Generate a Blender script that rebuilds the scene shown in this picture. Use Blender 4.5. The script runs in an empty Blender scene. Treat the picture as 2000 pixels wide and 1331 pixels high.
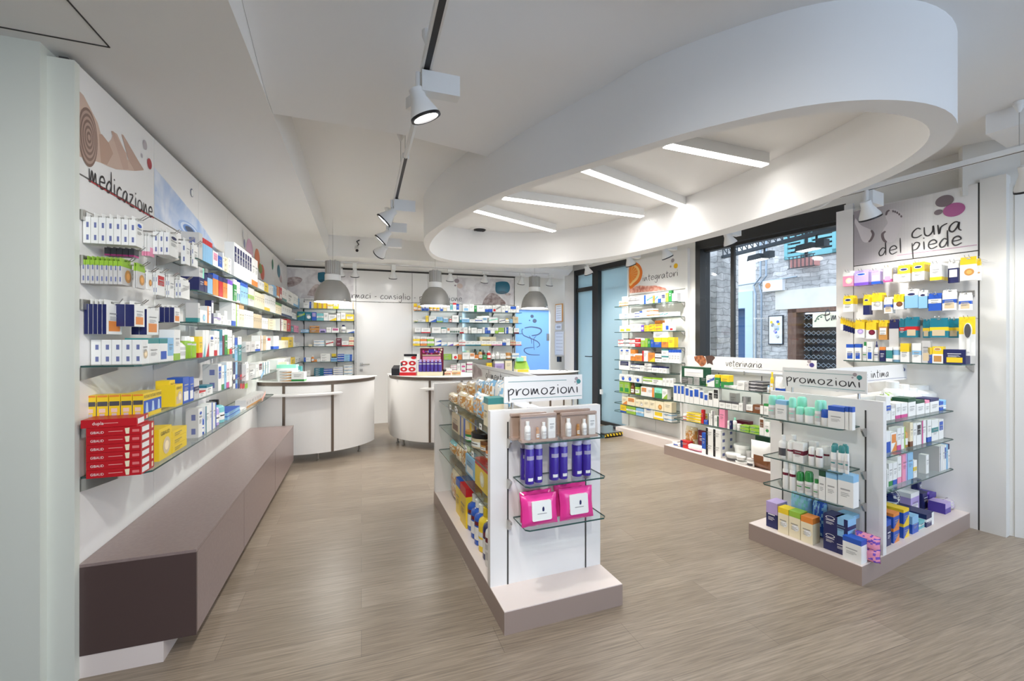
import bpy, math, random
from mathutils import Vector
C = bpy.context.scene.collection
sc = bpy.context.scene
F, CY, H = 845.0, 663.0, 1.45          # focal length (px of a 2000 px frame), horizon row, eye height

# ---------------------------------------------------------------- camera, world, exposure
cam_d = bpy.data.cameras.new('camera'); cam = bpy.data.objects.new('camera', cam_d); C.objects.link(cam)
cam_d.sensor_width = 36; cam_d.lens = 36*F/2000; cam_d.shift_y = -2.5/2000
cam_d.clip_start = .05
cam.location = (0, 0, H); cam.rotation_euler = (math.pi/2, 0, 0)
sc.camera = cam
w = bpy.data.worlds.new('sky'); sc.world = w; w.use_nodes = True
bg = w.node_tree.nodes['Background']; bg.inputs[0].default_value = (.68, .80, 1, 1); bg.inputs[1].default_value = 2.1
sc.view_settings.view_transform = 'Standard'; sc.view_settings.look = 'None'
sc.view_settings.gamma = 1; sc.view_settings.use_curve_mapping = False
sc.view_settings.exposure = 1.1
TUBE, SPOT, PEND = 8.5, 27.0, 26.0    # strengths: ceiling tubes, track spots, pendants

# ---------------------------------------------------------------- colours and materials
def lin(r, g, b):
    f = lambda v: (v/255/12.92) if v/255 <= .04045 else ((v/255+.055)/1.055)**2.4
    return (f(r), f(g), f(b))
COL = dict(w=('white', 238, 238, 234), s=('pale grey', 205, 203, 200), g=('grey', 150, 148, 148), k=('black', 30, 30, 34),
  n=('navy', 34, 40, 92), b=('blue', 40, 88, 185), l=('light blue', 140, 190, 225), t=('teal', 28, 122, 142), q=('sea green', 60, 140, 140),
  G=('green', 50, 140, 70), L=('lime', 152, 192, 66), m=('mint', 150, 232, 205), y=('yellow', 240, 206, 44), o=('orange', 228, 138, 58),
  r=('red', 200, 35, 40), R=('maroon', 110, 25, 50), p=('pink', 240, 150, 180), M=('magenta', 205, 72, 140), P=('purple', 75, 55, 155),
  v=('lilac', 185, 165, 215), B=('brown', 120, 75, 45), a=('amber', 200, 145, 78), e=('beige', 215, 195, 160), c=('cream', 240, 228, 195),
  d=('dark grey', 80, 80, 84), V=('violet', 120, 80, 190), D=('dark green', 20, 75, 50), T=('pale teal', 120, 190, 195))
def rgb(k): return lin(*COL[k][1:]) if isinstance(k, str) else lin(*k)
def cname(k): return COL[k][0]

def mat(name, color=(.8, .8, .8), rough=.5, metal=0, spec=.5, coat=0):
    m = bpy.data.materials.new(name); m.use_nodes = True
    b = m.node_tree.nodes['Principled BSDF']
    b.inputs['Base Color'].default_value = (*color, 1); b.inputs['Roughness'].default_value = rough
    b.inputs['Metallic'].default_value = metal; b.inputs['Specular IOR Level'].default_value = spec
    b.inputs['Coat Weight'].default_value = coat
    return m
def N(m, t): return m.node_tree.nodes.new(t)
def LK(m, a, b): m.node_tree.links.new(a, b)
def printed(name, rough, coat=0):
    m = mat(name, rough=rough, coat=coat); a = N(m, 'ShaderNodeAttribute'); a.attribute_name = 'Col'
    LK(m, a.outputs['Color'], m.node_tree.nodes['Principled BSDF'].inputs['Base Color']); return m
def noisy(name, c1, c2, scale, rough=.5, bump=0, detail=4, dist=0, stretch=None, ramp=(.35, .65)):
    m = mat(name, rough=rough); b = m.node_tree.nodes['Principled BSDF']
    tc = N(m, 'ShaderNodeTexCoord'); mp = N(m, 'ShaderNodeMapping'); LK(m, tc.outputs['Object'], mp.inputs[0])
    if stretch: mp.inputs['Scale'].default_value = stretch
    n = N(m, 'ShaderNodeTexNoise'); n.inputs['Scale'].default_value = scale; n.inputs['Detail'].default_value = detail
    n.inputs['Distortion'].default_value = dist
    LK(m, mp.outputs[0], n.inputs['Vector'])
    r = N(m, 'ShaderNodeValToRGB'); r.color_ramp.elements[0].position = ramp[0]; r.color_ramp.elements[1].position = ramp[1]
    r.color_ramp.elements[0].color = (*c1, 1); r.color_ramp.elements[1].color = (*c2, 1)
    LK(m, n.outputs[0], r.inputs[0]); LK(m, r.outputs[0], b.inputs['Base Color'])
    if bump:
        bp = N(m, 'ShaderNodeBump'); bp.inputs['Strength'].default_value = bump; bp.inputs['Distance'].default_value = .01
        LK(m, n.outputs[0], bp.inputs['Height']); LK(m, bp.outputs[0], b.inputs['Normal'])
    return m
def glassy(name, tint, ior=1.45, rough=.02):
    m = bpy.data.materials.new(name); m.use_nodes = True; nt = m.node_tree; nt.nodes.remove(nt.nodes['Principled BSDF'])
    t = N(m, 'ShaderNodeBsdfTransparent'); t.inputs[0].default_value = (*tint, 1)
    g = N(m, 'ShaderNodeBsdfGlossy'); g.inputs['Roughness'].default_value = rough
    f = N(m, 'ShaderNodeLayerWeight'); f.inputs[0].default_value = .5; mx = N(m, 'ShaderNodeMixShader')
    pw = N(m, 'ShaderNodeMath'); pw.operation = 'POWER'; pw.inputs[1].default_value = 4.5; LK(m, f.outputs['Facing'], pw.inputs[0])
    ml = N(m, 'ShaderNodeMath'); ml.operation = 'MULTIPLY_ADD'; ml.inputs[1].default_value = .55; ml.inputs[2].default_value = ((ior-1)/(ior+1))**2; LK(m, pw.outputs[0], ml.inputs[0])
    LK(m, ml.outputs[0], mx.inputs[0]); LK(m, t.outputs[0], mx.inputs[1]); LK(m, g.outputs[0], mx.inputs[2])
    LK(m, mx.outputs[0], nt.nodes['Material Output'].inputs[0]); return m
def frosted(name, color, clear=.25):
    m = bpy.data.materials.new(name); m.use_nodes = True; nt = m.node_tree; nt.nodes.remove(nt.nodes['Principled BSDF'])
    t = N(m, 'ShaderNodeBsdfTranslucent'); t.inputs[0].default_value = (*color, 1)
    d = N(m, 'ShaderNodeBsdfPrincipled'); d.inputs['Base Color'].default_value = (*color, 1); d.inputs['Roughness'].default_value = .15
    mx = N(m, 'ShaderNodeMixShader'); mx.inputs[0].default_value = .4
    LK(m, t.outputs[0], mx.inputs[1]); LK(m, d.outputs[0], mx.inputs[2])
    LK(m, mx.outputs[0], nt.nodes['Material Output'].inputs[0]); return m
def emit(name, color, s):
    m = bpy.data.materials.new(name); m.use_nodes = True; nt = m.node_tree; nt.nodes.remove(nt.nodes['Principled BSDF'])
    e = N(m, 'ShaderNodeEmission'); e.inputs[0].default_value = (*color, 1); e.inputs[1].default_value = s
    LK(m, e.outputs[0], nt.nodes['Material Output'].inputs[0]); return m

M = {}
M['card'] = printed('printed_carton', .38); M['plastic'] = printed('coloured_plastic', .25, .2); M['film'] = printed('printed_film', .18, .3)
M['matte'] = printed('printed_panel', .35)
M['wall'] = mat('white_wall_paint', lin(226, 224, 218), .6); M['wall2'] = mat('wall_paint_near', lin(214, 217, 207), .6)
M['ceil'] = mat('ceiling_paint', lin(236, 235, 233), .7)
M['panel'] = mat('white_laminate', lin(234, 232, 229), .25); M['pinkwhite'] = mat('blush_laminate', lin(226, 214, 208), .35)
M['base'] = mat('taupe_laminate', lin(158, 140, 131), .35)
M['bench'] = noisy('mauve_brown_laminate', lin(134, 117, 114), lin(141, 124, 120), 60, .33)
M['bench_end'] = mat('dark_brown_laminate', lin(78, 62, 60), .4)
M['black'] = mat('black_metal', lin(42, 42, 44), .4, .4); M['seam'] = mat('shadow_gap_black', lin(60, 58, 56), .7)
M['steel'] = mat('brushed_steel', lin(190, 188, 184), .3, .9); M['chrome'] = mat('chrome_hook', lin(215, 215, 215), .2, 1)
M['strip'] = mat('bronze_steel_strip', lin(120, 108, 98), .35, .7); M['alu'] = mat('pendant_aluminium', lin(168, 167, 163), .45, .45)
M['aluin'] = mat('pendant_inner_white', lin(240, 240, 235), .4)
M['white'] = mat('white_enamel', lin(232, 232, 230), .4); M['dark'] = mat('dark_plastic', lin(38, 38, 42), .45)
M['wframe'] = mat('anthracite_frame', lin(58, 58, 58), .4, .3)
M['glass'] = glassy('shelf_glass', (.93, .975, .96)); M['edge'] = mat('glass_edge_green', lin(52, 84, 80), .15)
M['pane'] = glassy('window_glass', (.95, .98, 1), 1.4)
M['clear'] = glassy('clear_plastic', (.9, .88, .86), 1.5, .08)
M['frost'] = frosted('frosted_glass', (.66, .82, .88)); M['bluedoor'] = frosted('blue_frosted_glass', (.42, .64, .95))
M['tube'] = emit('tube_diffuser', (1, .97, .93), TUBE); M['lamp'] = emit('lamp_face', (1, .97, .92), 14)
M['flood'] = emit('floodlight_face', (1, .97, .92), 3)
M['ink'] = mat('handwriting_ink', lin(48, 44, 46), .5)
# laminate floor: planks along the back wall direction
m = mat('laminate_floor', rough=.32); b = m.node_tree.nodes['Principled BSDF']
tc = N(m, 'ShaderNodeTexCoord'); mp = N(m, 'ShaderNodeMapping'); mp.inputs['Rotation'].default_value = (0, 0, -math.atan2(.3287, .9444))
LK(m, tc.outputs['Object'], mp.inputs[0])
br = N(m, 'ShaderNodeTexBrick'); br.inputs['Scale'].default_value = 1; br.inputs['Brick Width'].default_value = 1.25
br.inputs['Row Height'].default_value = .19; br.inputs['Mortar Size'].default_value = .0012; br.inputs['Bias'].default_value = 0
br.inputs['Color1'].default_value = (*lin(142, 128, 112), 1); br.inputs['Color2'].default_value = (*lin(157, 143, 127), 1)
br.inputs['Mortar'].default_value = (*lin(118, 106, 94), 1)
LK(m, mp.outputs[0], br.inputs['Vector'])
mp2 = N(m, 'ShaderNodeMapping'); mp2.inputs['Scale'].default_value = (1.2, 34, 1); LK(m, mp.outputs[0], mp2.inputs[0])
n1 = N(m, 'ShaderNodeTexNoise'); n1.inputs['Scale'].default_value = 3.2; n1.inputs['Detail'].default_value = 8; n1.inputs['Roughness'].default_value = .62
n1.inputs['Distortion'].default_value = .35; LK(m, mp2.outputs[0], n1.inputs['Vector'])
rp = N(m, 'ShaderNodeValToRGB'); rp.color_ramp.elements[0].position = .3; rp.color_ramp.elements[1].position = .68
rp.color_ramp.elements[0].color = (.56, .56, .56, 1); rp.color_ramp.elements[1].color = (1.12, 1.12, 1.12, 1); LK(m, n1.outputs[0], rp.inputs[0])
mx = N(m, 'ShaderNodeMixRGB'); mx.blend_type = 'MULTIPLY'; mx.inputs[0].default_value = 1
LK(m, br.outputs[0], mx.inputs[1]); LK(m, rp.outputs[0], mx.inputs[2]); LK(m, mx.outputs[0], b.inputs['Base Color'])
bp = N(m, 'ShaderNodeBump'); bp.inputs['Strength'].default_value = .12; bp.inputs['Distance'].default_value = .004
LK(m, n1.outputs[0], bp.inputs['Height']); LK(m, bp.outputs[0], b.inputs['Normal'])
M['floor'] = m
# stone facade
m = mat('rough_stone_wall', rough=.9); b = m.node_tree.nodes['Principled BSDF']
tc = N(m, 'ShaderNodeTexCoord'); br = N(m, 'ShaderNodeTexBrick'); mp = N(m, 'ShaderNodeMapping')
nz = N(m, 'ShaderNodeTexNoise'); nz.inputs['Scale'].default_value = 5; add = N(m, 'ShaderNodeMixRGB'); add.blend_type = 'ADD'; add.inputs[0].default_value = .12
LK(m, tc.outputs['UV'], nz.inputs['Vector']); LK(m, tc.outputs['UV'], add.inputs[1]); LK(m, nz.outputs['Color'], add.inputs[2]); LK(m, add.outputs[0], br.inputs['Vector'])
br.inputs['Scale'].default_value = 1; br.inputs['Brick Width'].default_value = .30; br.inputs['Row Height'].default_value = .085
br.inputs['Mortar Size'].default_value = .008; br.inputs['Mortar Smooth'].default_value = .6
br.inputs['Color1'].default_value = (*lin(188, 184, 178), 1); br.inputs['Color2'].default_value = (*lin(220, 214, 206), 1); br.inputs['Mortar'].default_value = (*lin(156, 152, 146), 1)
n2 = N(m, 'ShaderNodeTexNoise'); n2.inputs['Scale'].default_value = 9; n2.inputs['Detail'].default_value = 6; LK(m, tc.outputs['UV'], n2.inputs['Vector'])
r2 = N(m, 'ShaderNodeValToRGB'); r2.color_ramp.elements[0].color = (.55, .55, .55, 1); r2.color_ramp.elements[0].position = .3; r2.color_ramp.elements[1].position = .62; LK(m, n2.outputs[0], r2.inputs[0])
mx = N(m, 'ShaderNodeMixRGB'); mx.blend_type = 'MULTIPLY'; mx.inputs[0].default_value = .8
LK(m, br.outputs[0], mx.inputs[1]); LK(m, r2.outputs[0], mx.inputs[2]); LK(m, mx.outputs[0], b.inputs['Base Color'])
M['stone'] = m
M['plaster'] = noisy('cream_plaster', lin(222, 214, 196), lin(232, 226, 210), 3, .9)
M['street'] = noisy('street_paving', lin(120, 118, 114), lin(150, 148, 142), 6, .9)
M['wood'] = noisy('brown_door_wood', lin(96, 66, 50), lin(120, 84, 64), 8, .6, stretch=(8, 8, 1))
M['shut'] = mat('turquoise_shutter', lin(112, 168, 168), .6); M['terra'] = mat('terracotta_planter', lin(190, 130, 120), .8)
M['gal'] = mat('galvanised_grille', lin(150, 160, 168), .4, .6)
M['rocks'] = noisy('photo_print_rocks', lin(120, 96, 92), lin(205, 192, 190), 14, .3, ramp=(.3, .7))
M['sand'] = noisy('photo_print_towel', lin(196, 190, 192), lin(226, 223, 223), 7, .3, dist=.6)
M['water'] = noisy('photo_print_water', lin(150, 180, 222), lin(222, 228, 240), 2.5, .3, dist=1.5)
M['salmon'] = noisy('photo_print_roses', lin(205, 120, 100), lin(240, 190, 170), 22, .3)
M['dogs'] = noisy('photo_print_fur', lin(120, 62, 35), lin(190, 120, 80), 30, .3)

# ---------------------------------------------------------------- frames: a line on the floor with a normal
class Fr:
    def __init__(s, O, u, n): 
        s.O = O; L = math.hypot(*u); s.u = (u[0]/L, u[1]/L); L = math.hypot(*n); s.n = (n[0]/L, n[1]/L)
        s.rot = math.atan2(s.n[0], -s.n[1])
    def p(s, a, d, z=0): return (s.O[0]+s.u[0]*a+s.n[0]*d, s.O[1]+s.u[1]*a+s.n[1]*d, z)
    def a(s, px, d=0):
        r = (px-1000)/F; x, y, _ = s.p(0, d); return (r*y-x)/(s.u[0]-r*s.u[1])
    def z(s, py, a, d=0): return H+(CY-py)*s.p(a, d)[1]/F
    def az(s, px, py, d=0): a = s.a(px, d); return a, s.z(py, a, d)
LWc = (-1.849, 1.845)
LW = Fr(LWc, (-.3287, .9444), (.9444, .3287))
BW = Fr((-3.64, 6.99), (.9444, .3287), (.3287, -.9444))
RW = Fr((3.685, 3.324), (-.479, .8779), (-.8779, -.479))
RC = Fr((3.519, 3.324), (-.479, .8779), (-.8779, -.479))
RF = Fr((3.559, 3.276), (.814, -.581), (-.581, -.814))
A1 = (-.0373, 2.1125); A2 = (2.052, 2.537)
IC = Fr(A1, (.9337, .3582), (.3568, -.9342))       # centre island: a across its end, d negative into it
IR = Fr(A2, (-.483, .876), (-.881, -.473))         # right island: a across its end, d negative into it
def fp(px, z): Y = F*(H-z)/(663-0-0) if 0 else None
def gp(px, py, z=0): Y = F*(H-z)/(py-CY); return ((px-1000)/F*Y, Y)

# ---------------------------------------------------------------- mesh builder
ORG = {}
def props(o, label=None, cat=None, group=None, kind=None):
    if label: o['label'] = label
    if cat: o['category'] = cat
    if group: o['group'] = group
    if kind: o['kind'] = kind
    return o
class MB:
    def __init__(s): s.v = []; s.f = []; s.c = []; s.m = []; s.mk = []
    def mi(s, k):
        if k not in s.mk: s.mk.append(k)
        return s.mk.index(k)
    def face(s, pts, col=(.8, .8, .8), mk='card'):
        i = len(s.v); s.v += [tuple(p) for p in pts]; s.f.append(tuple(range(i, i+len(pts)))); s.c.append(col); s.m.append(s.mi(mk))
    def mesh(s, vs, fs, col=(.8, .8, .8), mk='card', cols=None):
        i = len(s.v); s.v += [tuple(p) for p in vs]; k = s.mi(mk)
        for j, f in enumerate(fs): s.f.append(tuple(i+q for q in f)); s.c.append(cols[j] if cols else col); s.m.append(k)
    def prism(s, poly, z0, z1, col=(.8, .8, .8), mk='card', side=None):
        n = len(poly); vs = [(x, y, z0) for x, y in poly]+[(x, y, z1) for x, y in poly]
        s.mesh(vs, [tuple(range(n-1, -1, -1)), tuple(range(n, 2*n))], col, mk)
        s.mesh(vs, [(i, (i+1) % n, n+(i+1) % n, n+i) for i in range(n)], col, side or mk)
    def box(s, x0, x1, y0, y1, z0, z1, col=(.8, .8, .8), mk='card', side=None):
        s.prism([(x0, y0), (x1, y0), (x1, y1), (x0, y1)], z0, z1, col, mk, side)
    def fbox(s, fr, a0, a1, d0, d1, z0, z1, col=(.8, .8, .8), mk='card', side=None):
        q = [fr.p(a0, d0)[:2], fr.p(a1, d0)[:2], fr.p(a1, d1)[:2], fr.p(a0, d1)[:2]]
        ar = sum(q[i][0]*q[(i+1) % 4][1]-q[(i+1) % 4][0]*q[i][1] for i in range(4))
        if ar < 0: q.reverse()
        s.prism(q, z0, z1, col, mk, side)
    def plate(s, fr, pts, d, col=(.8, .8, .8), mk='matte'):     # flat print on a frame: pts (a, z)
        s.face([fr.p(a, d, z) for a, z in pts], col, mk)
    def lathe(s, prof, segs=20, cols=None, mk='plastic', cx=0, cy=0, sy=1, col=(.8, .8, .8), cap=True, a0=0, a1=2*math.pi):
        full = abs(a1-a0-2*math.pi) < 1e-6; n = segs if full else segs+1
        vs = []
        for r, z in prof:
            for k in range(n):
                t = a0+(a1-a0)*k/segs; vs.append((cx+r*math.cos(t), cy+r*sy*math.sin(t), z))
        fs = []; cs = []
        for i in range(len(prof)-1):
            for k in range(segs):
                k2 = (k+1) % n; fs.append((i*n+k, i*n+k2, (i+1)*n+k2, (i+1)*n+k)); cs.append(cols[min(i, len(cols)-1)] if cols else col)
        if cap and full:
            if prof[0][0] > 1e-5: fs.append(tuple(range(n-1, -1, -1))); cs.append(cols[0] if cols else col)
            if prof[-1][0] > 1e-5: fs.append(tuple((len(prof)-1)*n+k for k in range(n))); cs.append(cols[-1] if cols else col)
        s.mesh(vs, fs, mk=mk, cols=cs)
    def tube(s, pts, r, segs=8, col=(.8, .8, .8), mk='steel'):
        pts = [Vector(p) for p in pts]; rings = []; base = []
        for i, p in enumerate(pts):
            t = (pts[min(i+1, len(pts)-1)]-pts[max(i-1, 0)]).normalized()
            up = Vector((0, 0, 1)) if abs(t.z) < .9 else Vector((1, 0, 0))
            a = t.cross(up).normalized(); b = t.cross(a)
            base += [tuple(p+a*r*math.cos(2*math.pi*k/segs)+b*r*math.sin(2*math.pi*k/segs)) for k in range(segs)]
        fs = [(i*segs+k, i*segs+(k+1) % segs, (i+1)*segs+(k+1) % segs, (i+1)*segs+k) for i in range(len(pts)-1) for k in range(segs)]
        fs += [tuple(range(segs-1, -1, -1)), tuple((len(pts)-1)*segs+k for k in range(segs))]
        s.mesh(base, fs, col, mk)
    def data(s, name, smooth=False):
        me = bpy.data.meshes.new(name); me.from_pydata(s.v, [], s.f)
        for k in s.mk: me.materials.append(M[k])
        me.polygons.foreach_set('material_index', s.m)
        at = me.color_attributes.new('Col', 'FLOAT_COLOR', 'CORNER'); buf = []
        for p, c in zip(s.f, s.c): buf += [*c, 1]*len(p)
        at.data.foreach_set('color', buf)
        if smooth: 
            me.polygons.foreach_set('use_smooth', [True]*len(s.f))
            try: me.set_sharp_from_angle(angle=math.radians(40))
            except Exception: pass
        me.update(); return me
    def build(s, name, parent=None, smooth=False, origin=None):     # world-space vertices; origin goes to the base centre
        xs = [v[0] for v in s.v]; ys = [v[1] for v in s.v]; zs = [v[2] for v in s.v]
        c = origin or ((min(xs)+max(xs))/2, (min(ys)+max(ys))/2, min(zs))
        s.v = [(v[0]-c[0], v[1]-c[1], v[2]-c[2]) for v in s.v]
        o = bpy.data.objects.new(name, s.data(name, smooth)); C.objects.link(o)
        pw = ORG.get(parent.name, (0, 0, 0)) if parent else (0, 0, 0)
        o.location = (c[0]-pw[0], c[1]-pw[1], c[2]-pw[2]); ORG[o.name] = c
        if parent: o.parent = parent
        return o
def empty(name, loc, rz=0, **k):
    o = bpy.data.objects.new(name, None); C.objects.link(o); o.location = loc; o.rotation_euler = (0, 0, rz); o.empty_display_size = .05
    ORG[o.name] = tuple(loc); return props(o, **k)
def struct(name, mb, **k): o = mb.build(name, **k); o['kind'] = 'structure'; return o

# printed text from the built-in font -> flat faces; cached
TX = {}
def text2d(s):
    if s in TX: return TX[s]
    cu = bpy.data.curves.new('tmp', 'FONT'); cu.body = s; cu.size = 1; cu.resolution_u = 2
    o = bpy.data.objects.new('tmp', cu); C.objects.link(o); bpy.context.view_layer.update()
    me = o.evaluated_get(bpy.context.evaluated_depsgraph_get()).to_mesh()
    vs = [(v.co.x, v.co.y) for v in me.vertices]; fs = [tuple(p.vertices) for p in me.polygons]
    o.evaluated_get(bpy.context.evaluated_depsgraph_get()).to_mesh_clear()
    bpy.data.objects.remove(o); bpy.data.curves.remove(cu)
    x0 = min(v[0] for v in vs); x1 = max(v[0] for v in vs); y0 = min(v[1] for v in vs); y1 = max(v[1] for v in vs)
    TX[s] = ([((x-x0)/(x1-x0), (y-y0)/(y1-y0)) for x, y in vs], fs, (x1-x0)/(y1-y0)); return TX[s]
def put_text(mb, s, o, ex, ez, w, h, col, mk='card'):
    vs, fs, _ = text2d(s); o = Vector(o); ex = Vector(ex); ez = Vector(ez)
    mb.mesh([o+ex*(x*w)+ez*(y*h) for x, y in vs], fs, col, mk)
# handwriting: strokes on an x-height grid
GL = dict(a=(1.0, [[(.78, .85), (.5, 1), (.15, .7), (.05, .25), (.3, 0), (.62, .4), (.78, .9), (.75, .25), (.95, 0)]]),
 c=(.9, [[(.8, .85), (.5, 1), (.12, .6), (.12, .12), (.5, 0), (.88, .22)]]),
 d=(1.0, [[(.75, .8), (.45, .95), (.08, .45), (.2, .02), (.55, .15), (.78, .7)], [(.76, 1.85), (.8, 0)]]),
 e=(.9, [[(.1, .5), (.8, .62), (.6, 1), (.2, .85), (.08, .35), (.35, 0), (.88, .22)]]),
 f=(.8, [[(.8, 1.6), (.5, 1.8), (.35, 1.3), (.33, -.3)], [(.05, .9), (.75, .95)]]),
 g=(.95, [[(.75, .85), (.45, 1), (.1, .6), (.25, .15), (.7, .6), (.77, .95), (.7, -.5), (.4, -.8), (.05, -.5)]]),
 i=(.4, [[(.15, 1), (.2, 0)], [(.12, 1.32), (.2, 1.42)]]), l=(.4, [[(.15, 1.85), (.2, 0)]]),
 m=(1.3, [[(.05, 1.0), (.15, .0), (.42, .95), (.6, .15), (.88, .9), (1.0, .25), (1.2, 0)]]),
 n=(1.0, [[(.05, 1), (.12, 0), (.5, .95), (.72, .4), (.9, 0)]]),
 o=(1.0, [[(.5, 1), (.15, .8), (.08, .3), (.45, 0), (.85, .3), (.8, .8), (.45, 1)]]),
 p=(.95, [[(.1, 1.0), (.2, -.9)], [(.12, .55), (.45, 1.0), (.82, .8), (.6, .25), (.2, .12)]]),
 r=(.75, [[(.05, 1), (.15, 0), (.3, .7), (.78, 1)]]), s=(.8, [[(.72, .9), (.35, 1), (.15, .7), (.6, .45), (.62, .1), (.08, .05)]]),
 t=(.7, [[(.3, 1.6), (.3, .15), (.55, 0)], [(0, 1.05), (.7, 1.1)]]), u=(.95, [[(.05, 1), (.1, .2), (.4, 0), (.72, .4), (.76, 1), (.85, 0)]]),
 v=(.8, [[(.05, 1), (.35, 0), (.72, 1)]]), z=(.95, [[(.05, .95), (.72, 1), (.12, .05), (.9, 0)]]))
GL['-'] = (.7, [[(.1, .55), (.55, .6)]]); GL[' '] = (.6, [])
def smooth_line(p, k=5):
    q = []; n = len(p)
    for i in range(n-1):
        p0, p1, p2, p3 = p[max(i-1, 0)], p[i], p[i+1], p[min(i+2, n-1)]
        for j in range(k):
            t = j/k; q.append(tuple(.5*((2*p1[c])+(-p0[c]+p2[c])*t+(2*p0[c]-5*p1[c]+4*p2[c]-p3[c])*t*t+(-p0[c]+3*p1[c]-3*p2[c]+p3[c])*t**3) for c in (0, 1)))
    return q+[p[-1]]
def ribbon(pts, w):
    fs = []; vs = []; n = len(pts)
    for i, (x, y) in enumerate(pts):
        a = pts[max(i-1, 0)]; b = pts[min(i+1, n-1)]; dx, dy = b[0]-a[0], b[1]-a[1]; L = math.hypot(dx, dy) or 1
        ww = w*(.55+.45*math.sin(math.pi*i/(n-1))**.5) if n > 2 else w
        vs += [(x-dy/L*ww/2, y+dx/L*ww/2), (x+dy/L*ww/2, y-dx/L*ww/2)]
    return vs, [(2*i, 2*i+1, 2*i+3, 2*i+2) for i in range(n-1)]
def script_w(s): return sum(GL[c][0]+.12 for c in s)
def handwrite(mb, fr, s, a0, a1, z, d, xh, w=.12, col=None, mk='ink', flip=1):
    k = (a1-a0)/script_w(s); x = 0
    for c in s:
        wd, st = GL[c]
        for l in st:
            vs, fs = ribbon(smooth_line([(q[0]+.0, q[1]) for q in l]), w*1.35)
            mb.mesh([fr.p(a0+(x+vx)*k, d, z+vz*xh) for vx, vz in vs], fs, col or rgb('k'), mk)
        x += wd+.12
def ell(ca, cz, ra, rz, n=24, t0=0): return [(ca+ra*math.cos(2*math.pi*i/n+t0), cz+rz*math.sin(2*math.pi*i/n+t0)) for i in range(n)]
# ================================================================ the room
def S(name, mk, *boxes, fr=None, col=(.8, .8, .8)):
    mb = MB()
    for b_ in boxes:
        (mb.fbox(fr, *b_, mk=mk, col=col) if fr else mb.box(*b_, mk=mk, col=col))
    return struct(name, mb)
mb = MB(); mb.prism([(-5, -4), (8, -4), (8, 3.3), (.6, 9.6), (-5, 9.6)], -.05, 0, mk='floor'); struct('floor', mb, origin=(0, 0, 0))
# wall lines
S('wall_left', 'wall', (-.06, 5.6, -.16, -.10, 0, 2.95), fr=LW)
WN = Fr((-1.904, 1.745), (-.9444, -.3287), (.3287, -.9444))
S('wall_front_left', 'wall2', (0, 2.4, -.1, 0, 0, 2.95), fr=WN)
S('wall_rear', 'wall', (-5, -3.4, -3.1, -3, 0, 2.95), (-3.4, 1.5, -3.1, -3, 0, 2.95), (1.5, 6, -3.1, -3, 2.7, 2.95), (1.5, 6, -3.1, -3, 0, .3), (6, 8, -3.1, -3, 0, 2.95)); S('wall_side', 'wall', (-4.1, -4, -3, 1.1, 0, 2.95))
# back wall with the blue glass door at its right end
sB = BW.a(1076, 0); sA = BW.a(1008, 0)
S('wall_back', 'wall', (-.1, sA, -.12, -.02, 0, 2.95), (sA, sB, -.12, -.02, 2.02, 2.95), (sB, 5.2, -.12, -.02, 0, 2.95), fr=BW)
# right wall with door opening and shop window opening
dA = RW.a(1232); dB = RW.a(1121); wA = RW.a(1652); wB = RW.a(1358)
WT, WS = 2.76, 1.05
S('wall_right', 'wall', (dB, 5.6, -.3, 0, 0, 2.95), (dA, dB, -.3, 0, 2.71, 2.95), (wB, dA, -.3, 0, 0, 2.95),
  (wA, wB, -.3, 0, WT, 2.95), (wA, wB, -.3, 0, 0, WS), (-.35, wA, -.3, 0, 0, 2.95), fr=RW)
# front right: pilaster, trim, glazed entrance
S('wall_front_right', 'wall', (0, .165, -.1, 0, 0, 2.6), (-.1, 1.6, -.14, -.02, 2.56, 2.95), (1.5, 3.6, -.14, 0, 0, 2.95), fr=RF)
S('wall_far_right', 'wall', (6.6, 6.7, -3, 3, 0, .1), (6.6, 6.7, -3, -2.3, 0, 2.95), (6.6, 6.7, -3, 3, 2.7, 2.95), (6.6, 6.7, .9, 3, 0, 2.95))
S('trim_1', 'wall', (.165, .25, -.08, .01, 0, 2.58), fr=RF)
d = empty('door_1', RF.p(.8, 0)); d['kind'] = 'structure'
mb = MB(); mb.fbox(RF, .25, .29, -.06, .02, 0, 2.56, mk='white'); mb.fbox(RF, .29, 1.5, -.05, -.01, 2.12, 2.18, mk='dark')
mb.fbox(RF, .29, 1.5, -.05, -.01, 0, .06, mk='dark'); mb.fbox(RF, 1.46, 1.5, -.05, -.01, 0, 2.56, mk='white'); mb.build('door_frame', d)
mb = MB(); mb.fbox(RF, .29, 1.46, -.035, -.025, .06, 2.12, mk='pane'); mb.build('door_glass', d)
mb = MB(); mb.fbox(RF, .30, 1.46, -.035, -.025, 2.18, 2.56, mk='seam'); mb.build('transom_panel', d)
w3 = empty('added_window_rear', (3.7, -3.05, .3)); w3['kind'] = 'structure'  # unseen window, added to let cool fill daylight in from behind the camera
mb = MB(); mb.box(1.5, 6, -3.06, -3.04, .3, 2.7, mk='pane'); mb.build('pane', w3)
w2 = empty('added_window_right', (6.6, -.7, .1)); w2['kind'] = 'structure'  # unseen glazed opening, added for bluish daylight from the right
mb = MB(); mb.box(6.62, 6.64, -2.3, .9, .1, 2.7, mk='pane'); mb.build('pane', w2)

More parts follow.
